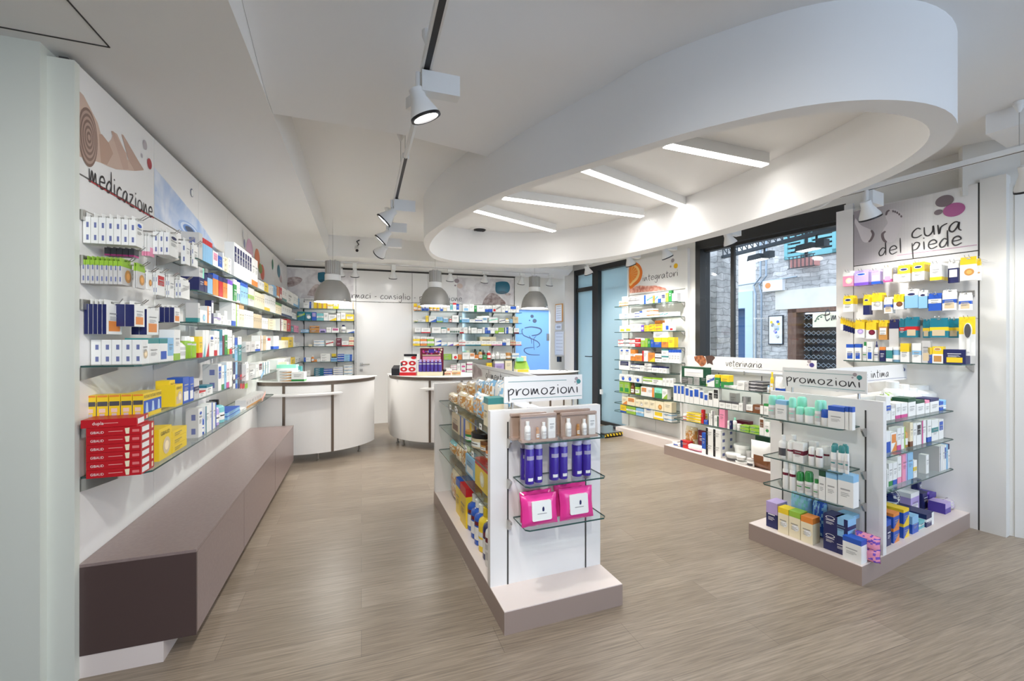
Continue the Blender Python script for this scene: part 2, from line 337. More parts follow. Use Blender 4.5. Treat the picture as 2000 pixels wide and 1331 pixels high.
# ---- ceiling: lowered border (2.65 m), raised field (2.95 m), sloped near field
mb = MB(); z1, z2 = 2.65, 2.95
E = lambda y: -.47-.348*y
mb.face([(-5, -3.2, z1), (-5, 5.0, z1), (-2.63, 6.2, z1), (E(-3.2), -3.2, z1)], mk='ceil')
c1 = (-2.63, 6.2); c2 = (c1[0]+.9444*3.9, c1[1]+.3287*3.9)
mb.face([(-5, 5.0, z1), (-5, 9.5, z1), (1.05, 9.5, z1), (c2[0], c2[1], z1), (*c1, z1)], mk='ceil')
mb.face([(E(-3.2), -3.2, z1), (*c1, z1), (*c1, z2), (E(-3.2), -3.2, z2)], mk='ceil')
mb.face([(*c1, z1), (*c2, z1), (*c2, z2), (*c1, z2)], mk='ceil')
mb.face([(-5.2, -3.2, z2), (8, -3.2, z2), (8, 2.0, z2), RF.p(1.6, -.14, z2), RF.p(0, -.14, z2), RW.p(-.3, -.28, z2), RW.p(5.8, -.28, z2), (-5.2, 9.6, z2)], mk='ceil')
struct('ceiling', mb, origin=(0, 0, 2.65))
bd = [(-1.27, 2.30), (-.69, 2.72), (-.21, 3.2), (.04, 3.45), (.75, 4.1)]; nr = [(.64, -3.2), (1.2, -3.2), (1.8, -3.2), (2.3, -3.2), (3.2, -3.2)]
def zN(x, y): return min(2.949, 2.65+.15*max(0, x+1.27)+.26*max(0, 2.1-y))
def on(P, Q, t): return (P[0]+(Q[0]-P[0])*t, P[1]+(Q[1]-P[1])*t)
def resamp(pts, n):
    out = []
    for i in range(n+1):
        t = i/n*(len(pts)-1); k = min(int(t), len(pts)-2); out.append(on(pts[k], pts[k+1], t-k))
    return out
B_, R_ = resamp(bd, 24), resamp(nr, 24); vs = []; K = 44
for i in range(25):
    for j in range(K+1):
        x, y = on(B_[i], R_[i], j/K)
        vs.append((x, y, zN(x, y)))
fs = [(i*(K+1)+j, (i+1)*(K+1)+j, (i+1)*(K+1)+j+1, i*(K+1)+j+1) for i in range(24) for j in range(K)]
mb = MB(); mb.mesh(vs, fs, mk='ceil')
for i in range(24):
    a, b_ = B_[i], B_[i+1]; mb.face([(*a, zN(*a)), (*b_, zN(*b_)), (*b_, z2), (*a, z2)], mk='ceil')
struct('ceiling_slope', mb, smooth=True)
# access panel seam in the lowered border
def seg(p, q, w_, z, mb, mk='seam', t=.003):
    dx, dy = q[0]-p[0], q[1]-p[1]; L = math.hypot(dx, dy); nx, ny = -dy/L*w_/2, dx/L*w_/2
    mb.prism([(p[0]+nx, p[1]+ny), (q[0]+nx, q[1]+ny), (q[0]-nx, q[1]-ny), (p[0]-nx, p[1]-ny)], z-t, z, mk=mk)
mb = MB(); P = gp(214, 92, 2.65); seg(P, gp(-60, 41, 2.65), .005, 2.65, mb); seg(P, gp(110, -25, 2.65), .005, 2.65, mb); struct('trim_2', mb)
# box-out along the right wall and its end
S('ceiling_beam', 'ceil', (-3.6, .05, 0, .42, 2.82, 2.95), fr=Fr((3.56, 3.05), (-.479, .8779), (-.8779, -.479)))
# ---- oval light well hanging to 2.5 m
OUT = [(826,480),(824,487),(826,470),(850,446),(909,409),(1005,365),(1138,324),(1293,272),(1400,244),(1500,220),(1590,201),(1698,193),(1770,194),(1807,198),(1845,208),(1866,222),(1877,240),(1868,267),(1825,303),(1770,332),(1698,364),(1626,391),(1500,436),(1356,473),(1190,510),(1042,524),(940,520),(875,513),(845,505)][2:]
INN = [(838,487),(845,468),(868,446),(920,417),(979,387),(1138,335),(1290,287),(1400,258),(1500,236),(1590,221),(1680,216),(1770,225),(1805,236),(1822,252),(1820,272),(1788,300),(1734,334),(1662,364),(1572,397),(1500,420),(1356,464),(1190,502),(1042,517),(940,514),(880,509),(850,500)]
def closed(pts, k=4):
    n = len(pts); q = []
    for i in range(n):
        p0, p1, p2, p3 = pts[i-1], pts[i], pts[(i+1) % n], pts[(i+2) % n]
        for j in range(k):
            t = j/k; q.append(tuple(.5*((2*p1[c])+(-p0[c]+p2[c])*t+(2*p0[c]-5*p1[c]+4*p2[c]-p3[c])*t*t+(-p0[c]+3*p1[c]-3*p2[c]+p3[c])*t**3) for c in (0, 1)))
    return q
def relax(p, n=3):
    for _ in range(n): p = [tuple((p[i-1][c]+2*p[i][c]+p[(i+1) % len(p)][c])/4 for c in (0, 1)) for i in range(len(p))]
    return p
def even(p, n):
    L = [0]
    for i in range(len(p)): L.append(L[-1]+math.dist(p[i], p[(i+1) % len(p)]))
    out = []; k = 0
    for i in range(n):
        t = L[-1]*i/n
        while L[k+1] < t: k += 1
        out.append(on(p[k], p[(k+1) % len(p)], (t-L[k])/(L[k+1]-L[k]+1e-9)))
    return out
ZR = 2.5
ow = relax(even(closed([gp(x, y, ZR) for x, y in OUT]), 160), 6)
iw = relax(even(closed([gp(x, y, ZR) for x, y in INN]), 160), 6)
# ring underside: each outer point joined to its nearest inner one, in order
k0 = min(range(160), key=lambda k: math.dist(iw[k], ow[0])); iw = iw[k0:]+iw[:k0]
mb = MB()
vs = [(x, y, z) for z in (ZR, z2) for x, y in ow]+[(x, y, z) for z in (ZR, z2) for x, y in iw]
fs = []
for i in range(160):
    j = (i+1) % 160; fs += [(i, j, 160+j, 160+i), (320+j, 320+i, 480+i, 480+j), (j, i, 320+i, 320+j)]
mb.mesh(vs, fs, mk='ceil'); struct('ceiling_light_well', mb, smooth=True)

# ---- tube luminaires inside the well
def tube_light(p, q, label):
    e = empty('tube_light', ((p[0]+q[0])/2, (p[1]+q[1])/2, 2.86), label=label, cat='light', group='tube lights in the oval ceiling well')
    mb = MB(); seg(p, q, .082, 2.95, mb, 'white', .085); mb.build('housing', e)
    mb = MB(); seg(p, q, .066, 2.864, mb, 'tube', .006); mb.build('diffuser', e)
    ld = bpy.data.lights.new('tube_glow', 'AREA'); ld.shape = 'RECTANGLE'; ld.size = math.dist(p, q)-.04; ld.size_y = .06; ld.energy = 3.2*ld.size; ld.spread = math.radians(115); ld.color = (1, .97, .93)
    lo = bpy.data.objects.new('tube_glow', ld); C.objects.link(lo); lo.parent = e; lo.location = (0, 0, -.004); lo.rotation_euler = (0, 0, math.atan2(q[1]-p[1], q[0]-p[0]))
tube_light(gp(1301,285.5,2.86), gp(1494,324,2.86), 'white ceiling tube light nearest the camera, highest in the oval well')
tube_light(gp(1138,332.5,2.86), gp(1336,404.5,2.86), 'long slanted white tube light second from the right in the oval well')
tube_light(gp(983,388,2.86), gp(1254,424,2.86), 'long white tube light third from the right in the oval well')
tube_light(gp(926,412,2.86), gp(1082,452.7,2.86), 'short white tube light furthest away beside the round ceiling vent')
e = gp(937, 448, 2.95); mb = MB()
mb.lathe([(.14, 2.949), (.135, 2.94), (.09, 2.94), (.085, 2.949)], 28, mk='white', cx=e[0], cy=e[1], cap=False)
for r in (.02, .04, .06, .08): mb.lathe([(r, 2.948), (r-.004, 2.93), (r-.012, 2.93), (r-.014, 2.948)], 24, mk='dark', cx=e[0], cy=e[1], cap=False)
props(mb.build('ceiling_vent'), 'round white ceiling vent with dark rings inside the oval well', 'vent')

# ---- track lights
def spot_lamp(loc, track_dir, aim, label, lit=True, s=1.0, power=None, box=1, trackz=0):
    """track spotlight: adapter box, arm, conical head; loc = point under the track, aim = world direction"""
    e = empty('track_spotlight', loc, label=label, cat='spotlight', group='white track spotlights')
    td = Vector((track_dir[0], track_dir[1], 0)).normalized(); sd = Vector((td.y, -td.x, 0)); L = Vector(loc)
    mb = MB()
    if box:
        q = [L+td*i*.03*s+sd*j for i, j in ((-1, -.02), (1, -.02), (1, .15*s), (-1, .15*s))]
        mb.prism([(p.x, p.y) for p in q][::-1], L.z-.10*s, L.z-.008*s, mk='white')
    else:
        q = [L+td*i*.05*s+sd*j*.03*s for i, j in ((-1, -1), (1, -1), (1, 1), (-1, 1))]; mb.prism([(p.x, p.y) for p in q][::-1], L.z-.06*s, L.z-.01*s, mk='white')
    mb.build('adapter_box', e)
    hp = L+Vector((0, 0, -.115*s))-sd*.035*s; A_ = Vector(aim).normalized()
    mb = MB(); mb.tube([L-sd*.035*s+Vector((0, 0, -.01)), hp], .012*s, 8, mk='white'); mb.build('arm', e)
    up = Vector((0, 0, -1)).rotation_difference(A_)
    def R(p): return tuple(hp+up @ Vector((p[0], p[1], -p[2])))
    mb = MB(); mb.lathe([(0, -.03*s), (.032*s, -.03*s), (.034*s, .01*s), (.064*s, .075*s), (.068*s, .095*s), (.06*s, .095*s), (.055*s, .088*s), (.028*s, .03*s)], 24, mk='white', cap=False)
    mb.v = [R(v) for v in mb.v]; hd = mb.build('lamp_head', e, smooth=True)
    mb = MB(); mb.lathe([(.069*s, .088*s), (.07*s, .099*s), (.058*s, .099*s), (.058*s, .088*s)], 24, mk='black', cap=False); mb.v = [R(v) for v in mb.v]; mb.build('rim', hd, smooth=True)
    mb = MB(); mb.lathe([(0, .086*s), (.057*s, .086*s)], 24, mk='lamp' if lit else 'aluin', cap=False); mb.v = [R(v) for v in mb.v]; mb.build('lamp_glass', hd)
    if lit:
        ld = bpy.data.lights.new('beam', 'SPOT'); ld.energy = power or SPOT; ld.spot_size = math.radians(110); ld.spot_blend = .9; ld.shadow_soft_size = .05; ld.color = (1, .985, .955)
        lo = bpy.data.objects.new('beam', ld); C.objects.link(lo); lo.parent = e
        P = hp+A_*.11*s-L; lo.location = P; lo.rotation_euler = Vector((0, 0, -1)).rotation_difference(A_).to_euler()
    return e
def track(p, q, z, label, mk='white', sw=.012, w_=.036, h_=.034, hang=(), zc=2.95, group='lighting tracks'):
    e = empty('lighting_track', ((p[0]+q[0])/2, (p[1]+q[1])/2, z), label=label, cat='track', group=group)
    mb = MB(); seg(p, q, w_, z+h_, mb, mk, h_); mb.build('rail', e)
    if mk == 'white': mb = MB(); seg(p, q, sw, z+.001, mb, 'dark', .002); mb.build('slot', e)
    for t in hang:
        c_ = on(p, q, t); mb = MB(); mb.tube([(c_[0], c_[1], z+h_), (c_[0], c_[1], zc)], .0022, 6, mk='steel'); k = mb.build('suspension_cable', e)
        mb = MB(); mb.lathe([(.006, zc-.07), (.028, zc-.02), (.028, zc-.001)], 16, mk='white', cx=c_[0], cy=c_[1]); mb.build('ceiling_cup', e)
    return e
# centre track: near length, then a shorter far length
TD = (-.3430, 1.0)
def tp(y): return (-.369+TD[0]*(y-1.858), y)
track(tp(-.6), tp(1.90), 2.6, 'near ceiling track with dark slot running overhead towards the camera', 'white', sw=.024, w_=.042, hang=(.3, .955), zc=2.72)
track(tp(2.75), tp(5.1), 2.6, 'far shorter ceiling track carrying three spotlights above the aisle', 'white', sw=.02, w_=.04, hang=(.02, .16, .93))
mb = MB(); p = tp(2.24); mb.lathe([(.05, 2.64), (.05, 2.70)], 4, mk='white', cx=p[0], cy=p[1]); 
mb.tube([(p[0], p[1], 2.67), (p[0]-.03, p[1]+.1, 2.61), (*tp(2.5), 2.6), (*tp(2.76), 2.615)], .016, 8, mk='white')
mb.tube([(p[0], p[1], 2.66), (*tp(2.1), 2.62), (*tp(1.9), 2.615)], .014, 8, mk='white'); props(mb.build('cable_joint'), 'white junction box with ribbed cable joining the two centre tracks', 'cable joint')
spot_lamp((*tp(1.86), 2.6), TD, (.35, .25, -1), 'large lit spotlight nearest the camera on the centre track', s=.95)
spot_lamp((*tp(3.55), 2.6), TD, (-.75, -.15, -.8), 'lit spotlight with dark rim, first on the far centre track', s=1.0)
spot_lamp((*tp(4.25), 2.6), TD, (-.75, -.15, -.8), 'lit spotlight with dark rim, second on the far centre track', s=1.0)
spot_lamp((*tp(4.9), 2.6), TD, (-.8, .5, -.7), 'spotlight turned away at the far end of the centre track', False, s=1.05)
for (yy, ai), nn in zip(((.9, (-1, .9, -1.2)), (.1, (-1, .8, -1)), (.4, (1, 1.1, -1.2))), ('nearest the picture top', 'furthest behind the camera', 'turned towards the right islands')):  # extra spotlights out of view, added to brighten the room
    spot_lamp((*tp(yy), 2.6), TD, ai, 'unseen spotlight added overhead on the near track, '+nn, power=SPOT*1.25)
# perimeter track along the right wall, 2.63 m
PR = Fr((3.19, 2.74), (-.479, .8779), (-.8779, -.479))
track(PR.p(-2.6, 0)[:2], PR.p(2.1, 0)[:2], 2.63, 'long white lighting track crossing in front of the foot care wall', hang=(.55,))
track(PR.p(2.2, 0)[:2], PR.p(4.9, 0)[:2], 2.63, 'white lighting track under the oval well before the shop window', hang=())
wn = (.8779, .479)
def ps(px, dx, label, lit=True, s=1.0, dn=0, power=None, box=1):
    a = PR.a(px); spot_lamp(PR.p(a, 0, 2.63), PR.u, (wn[0]+PR.u[0]*dx, wn[1]+PR.u[1]*dx, -2.0+dn), label, lit, s, power, box)
ps(2012, -.2, 'large lit white spotlight at the right edge of the photo', s=1.2, power=SPOT*.5)
ps(1697, -.15, 'white spotlight hanging before the grey footprint picture', s=1.1, power=SPOT*.55)
ps(1425, -.2, 'white spotlight in front of the top left of the window')
ps(1302, -.2, 'lit white spotlight above the orange slice header')
ps(1232, .1, 'small white spotlight above the dark glazed door')
ps(1150, .2, 'white spotlight tilted left beside the dark door frame', box=0)
for a, l in ((-.55, 'unseen spotlight added on the right wall track beyond the photo edge'), (-1.3, 'unseen spotlight added on the right wall track behind the camera')):  # two more spotlights out of view, added as fill light
    spot_lamp(PR.p(a, 0, 2.63), PR.u, (-.8, .5, -1.3), l, power=SPOT*.7)
for px0, px1 in ((1495, 1530), (1560, 1625)):
    a0, a1 = PR.a(px0), PR.a(px1); mb = MB()
    mb.tube([PR.p(a0+(a1-a0)*t, -.02, 2.64-.05*math.sin(math.pi*t)) for t in [i/8 for i in range(9)]], .009, 8, mk='white')
    props(mb.build('cable_loop'), 'short white cable loop %s below the track over the window' % ('near the window centre' if px0 < 1500 else 'near the window right corner'), 'cable')
PB = Fr((BW.p(0, .62)[0], BW.p(0, .62)[1]), BW.u, BW.n)
track(PB.p(.2, 0)[:2], PB.p(4.35, 0)[:2], 2.63, 'white lighting track running along the back wall header', hang=(), zc=2.65)
for i, (px, lit) in enumerate(((665, 1), (693, 1), (768, 1), (880, 1), (948, 1), (1020, 1), (1076, 1))):
    a = PB.a(px); nm = ('behind the left pendant', 'right of the left pendant', 'above the white door', 'right of the middle pendant', 'before the teal mug picture', 'left of the right pendant', 'in the corner right of the right pendant')[i]
    spot_lamp(PB.p(a, 0, 2.63), PB.u, (-BW.n[0]*.6, -BW.n[1]*.6, -1.5), 'small white spotlight on the back track '+nm, s=.95, power=SPOT*.19, box=i in (1, 2))

# ---- pendants
def pendant(px, Y, zb, label):
    x = (px-1000)/F*Y; e = empty('pendant_lamp', (x, Y, zb), label=label, cat='pendant lamp', group='aluminium dome pendants over the counters')
    mb = MB(); R = .212
    pr = [(R+.004, 0), (R, .012), (R*.985, .05), (R*.93, .11), (R*.83, .165), (R*.68, .215), (R*.5, .25), (R*.42, .262)]
    mb.lathe(pr, 40, mk='alu', cap=False); mb.lathe([(r-.006, z) for r, z in pr][::-1], 40, mk='aluin', cap=False)
    for v in range(len(mb.v)): mb.v[v] = (mb.v[v][0]+x, mb.v[v][1]+Y, mb.v[v][2]+zb)
    sh_ = mb.build('shade', e, smooth=True)
    mb = MB(); mb.lathe([(.085, zb+.26), (.093, zb+.265), (.093, zb+.335), (.085, zb+.34)], 32, mk='white', cx=x, cy=Y); mb.build('collar', e, smooth=True)
    mb = MB(); n = 48; pr = []
    for z in (zb+.34, zb+.50):
        for k in range(n): t = 2*math.pi*k/n; r = .088 if k % 2 else .083; pr.append((x+r*math.cos(t), Y+r*math.sin(t), z))
    mb.mesh(pr, [(k, (k+1) % n, n+(k+1) % n, n+k) for k in range(n)]+[tuple(range(n, 2*n))], mk='alu'); mb.build('ribbed_housing', e)
    mb = MB(); mb.tube([(x-.03, Y, zb+.5), (x-.03, Y, zb+.52)], .012, 8, mk='steel'); mb.tube([(x+.03, Y, zb+.5), (x+.03, Y, zb+.52)], .012, 8, mk='steel')
    mb.tube([(x, Y, zb+.5), (x, Y, 2.95 if Y < 6.3 else 2.65)], .002, 6, mk='steel')
    mb.tube([(x-.03, Y, zb+.52), (x-.08, Y, zb+.62), (x-.05, Y, zb+.7)], .002, 6, mk='white'); mb.build('suspension_wire', e)
    for t in (-.5, 2.6): 
        mb = MB(); cx, cy = x+.212*math.cos(t), Y+.212*math.sin(t); mb.box(cx-.012, cx+.012, cy-.008, cy+.008, zb-.004, zb+.03, mk='steel'); mb.build('rim_clip', sh_)
    mb = MB(); mb.lathe([(0, zb+.012), (R-.012, zb+.012)], 32, mk='lamp', cx=x, cy=Y, cap=False); mb.build('diffuser', sh_)
    ld = bpy.data.lights.new('glow', 'SPOT'); ld.energy = PEND; ld.spot_size = math.radians(140); ld.spot_blend = .8; ld.shadow_soft_size = .15; ld.color = (1, .98, .94)
    lo = bpy.data.objects.new('glow', ld); C.objects.link(lo); lo.parent = e; lo.location = (0, 0, -.01)
pendant(650, 5.31, 1.905, 'left aluminium dome pendant, largest, hanging over the left curved counter')
pendant(850, 6.19, 1.925, 'middle aluminium dome pendant over the counter with purple display')
pendant(1044, 6.88, 1.94, 'right aluminium dome pendant in front of the blue glass door')
# cctv camera on the riser
x, y = gp(680, 490, 2.7)[0], 6.25
mb = MB(); P = c1[0]+.9444*.42, c1[1]+.3287*.42
mb.tube([(P[0], P[1]-.01, 2.9), (P[0]-.02, P[1]-.06, 2.87), (P[0]+.02, P[1]-.09, 2.82), (P[0]-.02, P[1]-.08, 2.78)], .008, 8, mk='dark')
mb.tube([(P[0]-.03, P[1]-.04, 2.79), (P[0]+.02, P[1]-.16, 2.72)], .03, 12, mk='white'); mb.tube([(P[0]+.02, P[1]-.16, 2.72), (P[0]+.024, P[1]-.17, 2.715)], .02, 12, mk='black')
mb.tube([(P[0]-.03, P[1], 2.75), (P[0]-.02, P[1]-.06, 2.77)], .014, 8, mk='white')
props(mb.build('security_camera'), 'small grey security camera with curled dark cable under the ceiling', 'camera')
# ================================================================ windows, doors, street
def fb(fr, mk, *bs, col=(.8, .8, .8), side=None):
    mb = MB()
    for b_ in bs: mb.fbox(fr, *b_, mk=mk, col=col, side=side)
    return mb
w1 = empty('window_1', RW.p((wA+wB)/2, 0, WS)); w1['kind'] = 'structure'
mu = RW.a(1432, -.12)
fb(RW, 'wframe', (wB-.07, wB, -.2, .0, WS, WT), (wA, wA+.02, -.16, -.08, WS, WT), (wA, wB, -.2, 0, WT-.14, WT), (wA, wB, -.18, -.06, WS, WS+.05),
   (mu-.022, mu+.022, -.14, -.1, WS, WT-.1), (wA+.02, wB-.07, -.16, -.08, WT-.17, WT-.12)).build('window_frame', w1)
fb(RW, 'pane', (wA+.02, wB-.07, -.125, -.115, WS+.03, WT-.15)).build('pane', w1)
fb(RW, 'white', (wA-.07, wA, -.02, .03, WS, WT-.02), (wA-.0, wB, -.05, .06, WS-.03, WS)).build('window_sill', w1)
d2 = empty('door_2', RW.p((dA+dB)/2, 0, 0)); d2['kind'] = 'structure'
m1, m2 = RW.a(1161, -.05), RW.a(1172, -.05); tz = 2.31
fb(RW, 'wframe', (dB-.05, dB, -.14, .0, 0, 2.71), (dA, dB, -.14, 0, 2.62, 2.71), (m2, m1, -.12, 0, 0, 2.62), (m1, dB-.05, -.1, -.02, tz, tz+.07),
   (m1, dB-.05, -.1, -.02, 0, .08), (dA, m2, -.12, -.04, 0, .06), (dA, dA+.05, -.12, -.02, 0, 2.62)).build('door_frame', d2)
fb(RW, 'frost', (m1, dB-.05, -.07, -.06, .08, tz), (m1, dB-.05, -.07, -.06, tz+.07, 2.62)).build('door_leaf', d2)
fb(RW, 'frost', (dA+.05, m2, -.09, -.08, .06, 2.3)).build('frosted_panel', d2)
fb(RW, 'frost', (dA+.05, m2, -.09, -.08, 2.3, 2.62)).build('transom_pane', d2)
mb = fb(RW, 'black', (m1+.03, m1+.16, .02, .035, 1.14, 1.155), (m1+.03, m1+.045, -.06, .03, 1.14, 1.155)); mb.build('door_handle', d2)
mb = MB(); mb.fbox(RW, m2-.11, m2-.06, -.02, .01, .52, .60, mk='white'); props(mb.build('push_button'), 'small white push button on the dark post of the glazed door', 'switch')
# blue glass door
d3 = empty('door_3', BW.p((sA+sB)/2, -.05, 0)); d3['kind'] = 'structure'
fb(BW, 'bluedoor', (sA, sB-.02, -.06, -.05, .02, 2.02)).build('door_leaf', d3)
fb(BW, 'steel', (sB-.075, sB-.025, -.05, -.02, 1.42, 1.56)).build('hinge_plate', d3)
mb = MB(); gc = lin(118, 136, 168); ca = (sA+sB)/2
for px, py, r in ((1041, 618, .033), (1046, 627, .04), (1036, 626, .014)): a, z = BW.az(px, py); mb.plate(BW, ell(a, z, r*1.1, r), -.048, gc)
def arc(cx, cz, rx, rz, t0, t1, n=22): return [(cx+rx*math.cos(t0+(t1-t0)*i/n), cz+rz*math.sin(t0+(t1-t0)*i/n)) for i in range(n+1)]
def stroke(mb, fr, pts, w_, d_, col, mk='matte'):
    vs, fs = ribbon(pts, w_); mb.mesh([fr.p(a, d_, z) for a, z in vs], fs, col, mk)
def pz(fr, pts, d_=0): return [fr.az(x, y, d_) for x, y in pts]
stroke(mb, BW, smooth_line(pz(BW, [(1024,643),(1021,645),(1024,655),(1040,662),(1052,668),(1056,675),(1050,679)])), .02, -.047, gc)
stroke(mb, BW, smooth_line(pz(BW, [(1026,641),(1040,639),(1056,642),(1059,648),(1052,654),(1040,656)])), .028, -.047, gc)
stroke(mb, BW, smooth_line(pz(BW, [(1035,656),(1039,663),(1040,672)])), .014, -.046, gc); stroke(mb, BW, smooth_line(pz(BW, [(1049,657),(1044,664),(1045,684)])), .014, -.046, gc)
stroke(mb, BW, smooth_line(pz(BW, [(1044,679),(1028,681),(1026,687),(1036,693),(1056,694)])), .02, -.046, gc)
mb.build('door_emblem', d3)
# lit room behind the blue door
S('wall_store', 'wall', (sA-.6, sB+.6, -2.1, -2.0, 0, 2.6), (sA-.7, sA-.6, -2.1, -.12, 0, 2.6), (sB+.6, sB+.7, -2.1, -.12, 0, 2.6), (sA-.7, sB+.7, -2.1, -.12, 2.6, 2.65), (sA-.7, sB+.7, -2.1, -.12, -.05, -.001), fr=BW)
ld = bpy.data.lights.new('store_room_lamp', 'AREA'); ld.energy = 30; ld.size = .8; ld.color = (.85, .93, 1)
lo = bpy.data.objects.new('store_room_lamp', ld); C.objects.link(lo); q = BW.p((sA+sB)/2, -1.0, 2.5); lo.location = q
# street outside
SF = Fr(RW.p(0, -4.2)[:2], RW.u, RW.n)      # facade across the lane
mb = MB(); q = [RW.p(-8, -.35)[:2], RW.p(13, -.35)[:2], RW.p(13, -9)[:2], RW.p(-8, -9)[:2]]; mb.prism(q[::-1], -.12, -.02, mk='street'); struct('ground_lane', mb)
def fwall(name, a0, a1, z0, z1, d0, d1, mk, uv=1, parent=None):
    mb = MB(); mb.fbox(SF, a0, a1, d0, d1, z0, z1, mk=mk); o = mb.build(name, parent)
    me = o.data; ul = me.uv_layers.new(name='UVMap'); cx, cy, cz = ORG[o.name]
    for lp in me.loops:
        v = me.vertices[lp.vertex_index].co; x, y = v.x+cx-SF.O[0], v.y+cy-SF.O[1]
        ul.data[lp.index].uv = (x*SF.u[0]+y*SF.u[1]+(x*SF.n[0]+y*SF.n[1]), v.z+cz)
    return o
xs0 = SF.a(1476)
b1 = empty('stone_building', SF.p(-1, 0), label='stone building across the lane with rough coursed masonry wall', cat='building')
dl, dr = SF.a(1540), SF.a(1760); dz = SF.z(612, dl)
def part(name, *a, **k): return fwall(name, *a, parent=k.get('parent', b1))
part('stone_wall', dl, xs0, -.1, 7, -.4, 0, 'stone'); part('stone_wall', -8, dl, dz+.45, 7, -.4, 0, 'stone'); part('lintel_band', -8, dl+.25, dz+.08, dz+.46, -.38, .02, 'plaster'); part('stone_wall', -8, dr-.5, -.1, dz+.1, -.4, 0, 'stone')
part('door_surround', dl-.16, dl, -.1, dz+.08, -.3, .03, 'wood'); part('door_surround', dr-.5, dl, dz-.0, dz+.08, -.3, .03, 'wood')
part('shop_panel', dr-.6, dl-.1, -.1, dz-.02, -.45, -.35, 'dark')
pa, pzz = SF.az(1505, 664); mb = MB(); mb.fbox(SF, pa-.27, pa+.03, .0, .03, pzz-.1, pzz+.5, mk='dark'); mb.fbox(SF, pa-.25, pa+.01, .03, .034, pzz-.08, pzz+.48, mk='matte', col=rgb('w'))
for i in range(14):
    random.seed(i); mb.plate(SF, ell(pa-.12+random.uniform(-.09, .09), pzz+.2+random.uniform(-.18, .18), .03, .03, 8), .036+i*.0002, rgb(random.choice('yblgvs')))
props(mb.build('framed_poster'), 'framed poster with flowers hung on the stone wall outside', 'poster')
mb = MB(); s0, s1 = SF.a(1591), SF.a(1700); zs0, zs1 = SF.z(638, s0), SF.z(617, s0); mb.fbox(SF, s1, s0, .03, .07, zs0-.02, zs1+.05, mk='matte', col=rgb('c'))
handwrite(mb, SF, 'e', SF.a(1615), SF.a(1627), zs0+.1, .075, .2, .1); handwrite(mb, SF, 'm', SF.a(1627), SF.a(1641), zs0+.1, .075, .1, .12)
stroke(mb, SF, smooth_line([(s0-.04, zs0+.08), (SF.a(1602), zs0+.18), (SF.a(1612), zs0+.22)]), .015, .074, rgb('D'))
for i in range(4): mb.plate(SF, ell(s0-.05-.05*i, zs0+.1+.035*i, .018, .012, 8), .0745, rgb('D'))
props(mb.build('shop_sign'), 'cream shop sign starting Em above the grille door across the lane', 'sign')
# roller grille
g0, g1 = dr-.5, dl-.18; mb = MB(); st = .17
k = 0
z = 0
while z < dz-.05:
    pts1 = []; n = int((g1-g0)/(st/2))
    for i in range(n+1): pts1.append(SF.p(g0+i*st/2, -.1, min(dz, z+(st*.45 if i % 2 else 0))))
    mb.tube(pts1, .009, 5, mk='gal'); pts2 = [SF.p(g0+i*st/2, -.1, min(dz, z+(0 if i % 2 else st*.45))) for i in range(n+1)]; mb.tube(pts2, .009, 5, mk='gal'); z += st*.9
props(mb.build('roller_grille'), 'galvanised diamond mesh roller grille closing the shop across the lane', 'grille')
# shutters + planter
sh0, sh1 = SF.a(1612), SF.a(1545); sz0, sz1 = SF.z(497, sh0), SF.z(440, sh0)
part('window_opening', sh0-.3, sh1, sz0, sz1+.8, .0, .01, 'dark')
for a0, a1, nm in ((sh0-.2, (sh0+sh1)/2-.04, 'right'), ((sh0+sh1)/2+.04, sh1+.1, 'left')):
    e = empty('window_shutter', SF.p((a0+a1)/2, .05, sz0), label='turquoise louvred shutter, %s of the pair above the planter' % nm, cat='shutter', group='turquoise shutters')
    mb = MB(); z = sz0+.06
    mb.fbox(SF, a0, a0+.06, .02, .06, sz0, sz1+.8, mk='shut'); mb.fbox(SF, a1-.06, a1, .02, .06, sz0, sz1+.8, mk='shut'); mb.fbox(SF, a0, a1, .02, .06, sz0, sz0+.07, mk='shut'); mb.build('frame', e)
    mb = MB()
    while z < sz1+.75: mb.fbox(SF, a0+.05, a1-.05, .03, .05, z, z+.05, mk='shut'); z += .085
    k = mb.build('louvres', e)
mb = MB(); q0, q1 = SF.a(1607), SF.a(1560); zz = SF.z(517, q0, .3); mb.fbox(SF, q0, q1, .1, .30, zz, zz+.15, mk='terra')
for i in range(7): a = q0+(q1-q0)*i/6; mb.tube([SF.p(a, .33, zz-.03), SF.p(a, .33, zz+.2)], .009, 5, mk='wframe')
mb.tube([SF.p(q0-.03, .33, zz+.2), SF.p(q1+.03, .33, zz+.2)], .009, 5, mk='wframe'); mb.tube([SF.p(q0-.03, .33, zz-.02), SF.p(q1+.03, .33, zz-.02)], .009, 5, mk='wframe')
props(mb.build('window_planter'), 'terracotta planter in a dark railing under the turquoise shutters', 'planter')
mb = MB(); a0, a1 = SF.a(1500), SF.a(1488)
for a in (a0, a0+.12): mb.tube([SF.p(a, .06, 5), SF.p(a, .06, SF.z(540, a0)), SF.p(a+.15, .06, SF.z(556, a0)), SF.p(a+.1, .06, SF.z(575, a0)), SF.p(a+.1, .06, 0)], .02, 6, mk='gal')
mb.tube([SF.p(xs0+1.5, .06, SF.z(556, a0)), SF.p(SF.a(1560), .06, SF.z(548, a0))], .015, 6, mk='gal'); props(mb.build('wall_pipes'), 'grey vertical service pipes running down the stone wall', 'pipe')
a, z = SF.az(1512, 560); mb = MB(); mb.fbox(SF, a-.22, a+.18, 0, .1, z-.1, z+.12, mk='white'); mb.plate(SF, ell(a+.07, z+.02, .06, .06), .102, rgb('o')); props(mb.build('meter_box'), 'small white box with round orange mark on the stone wall', 'box')
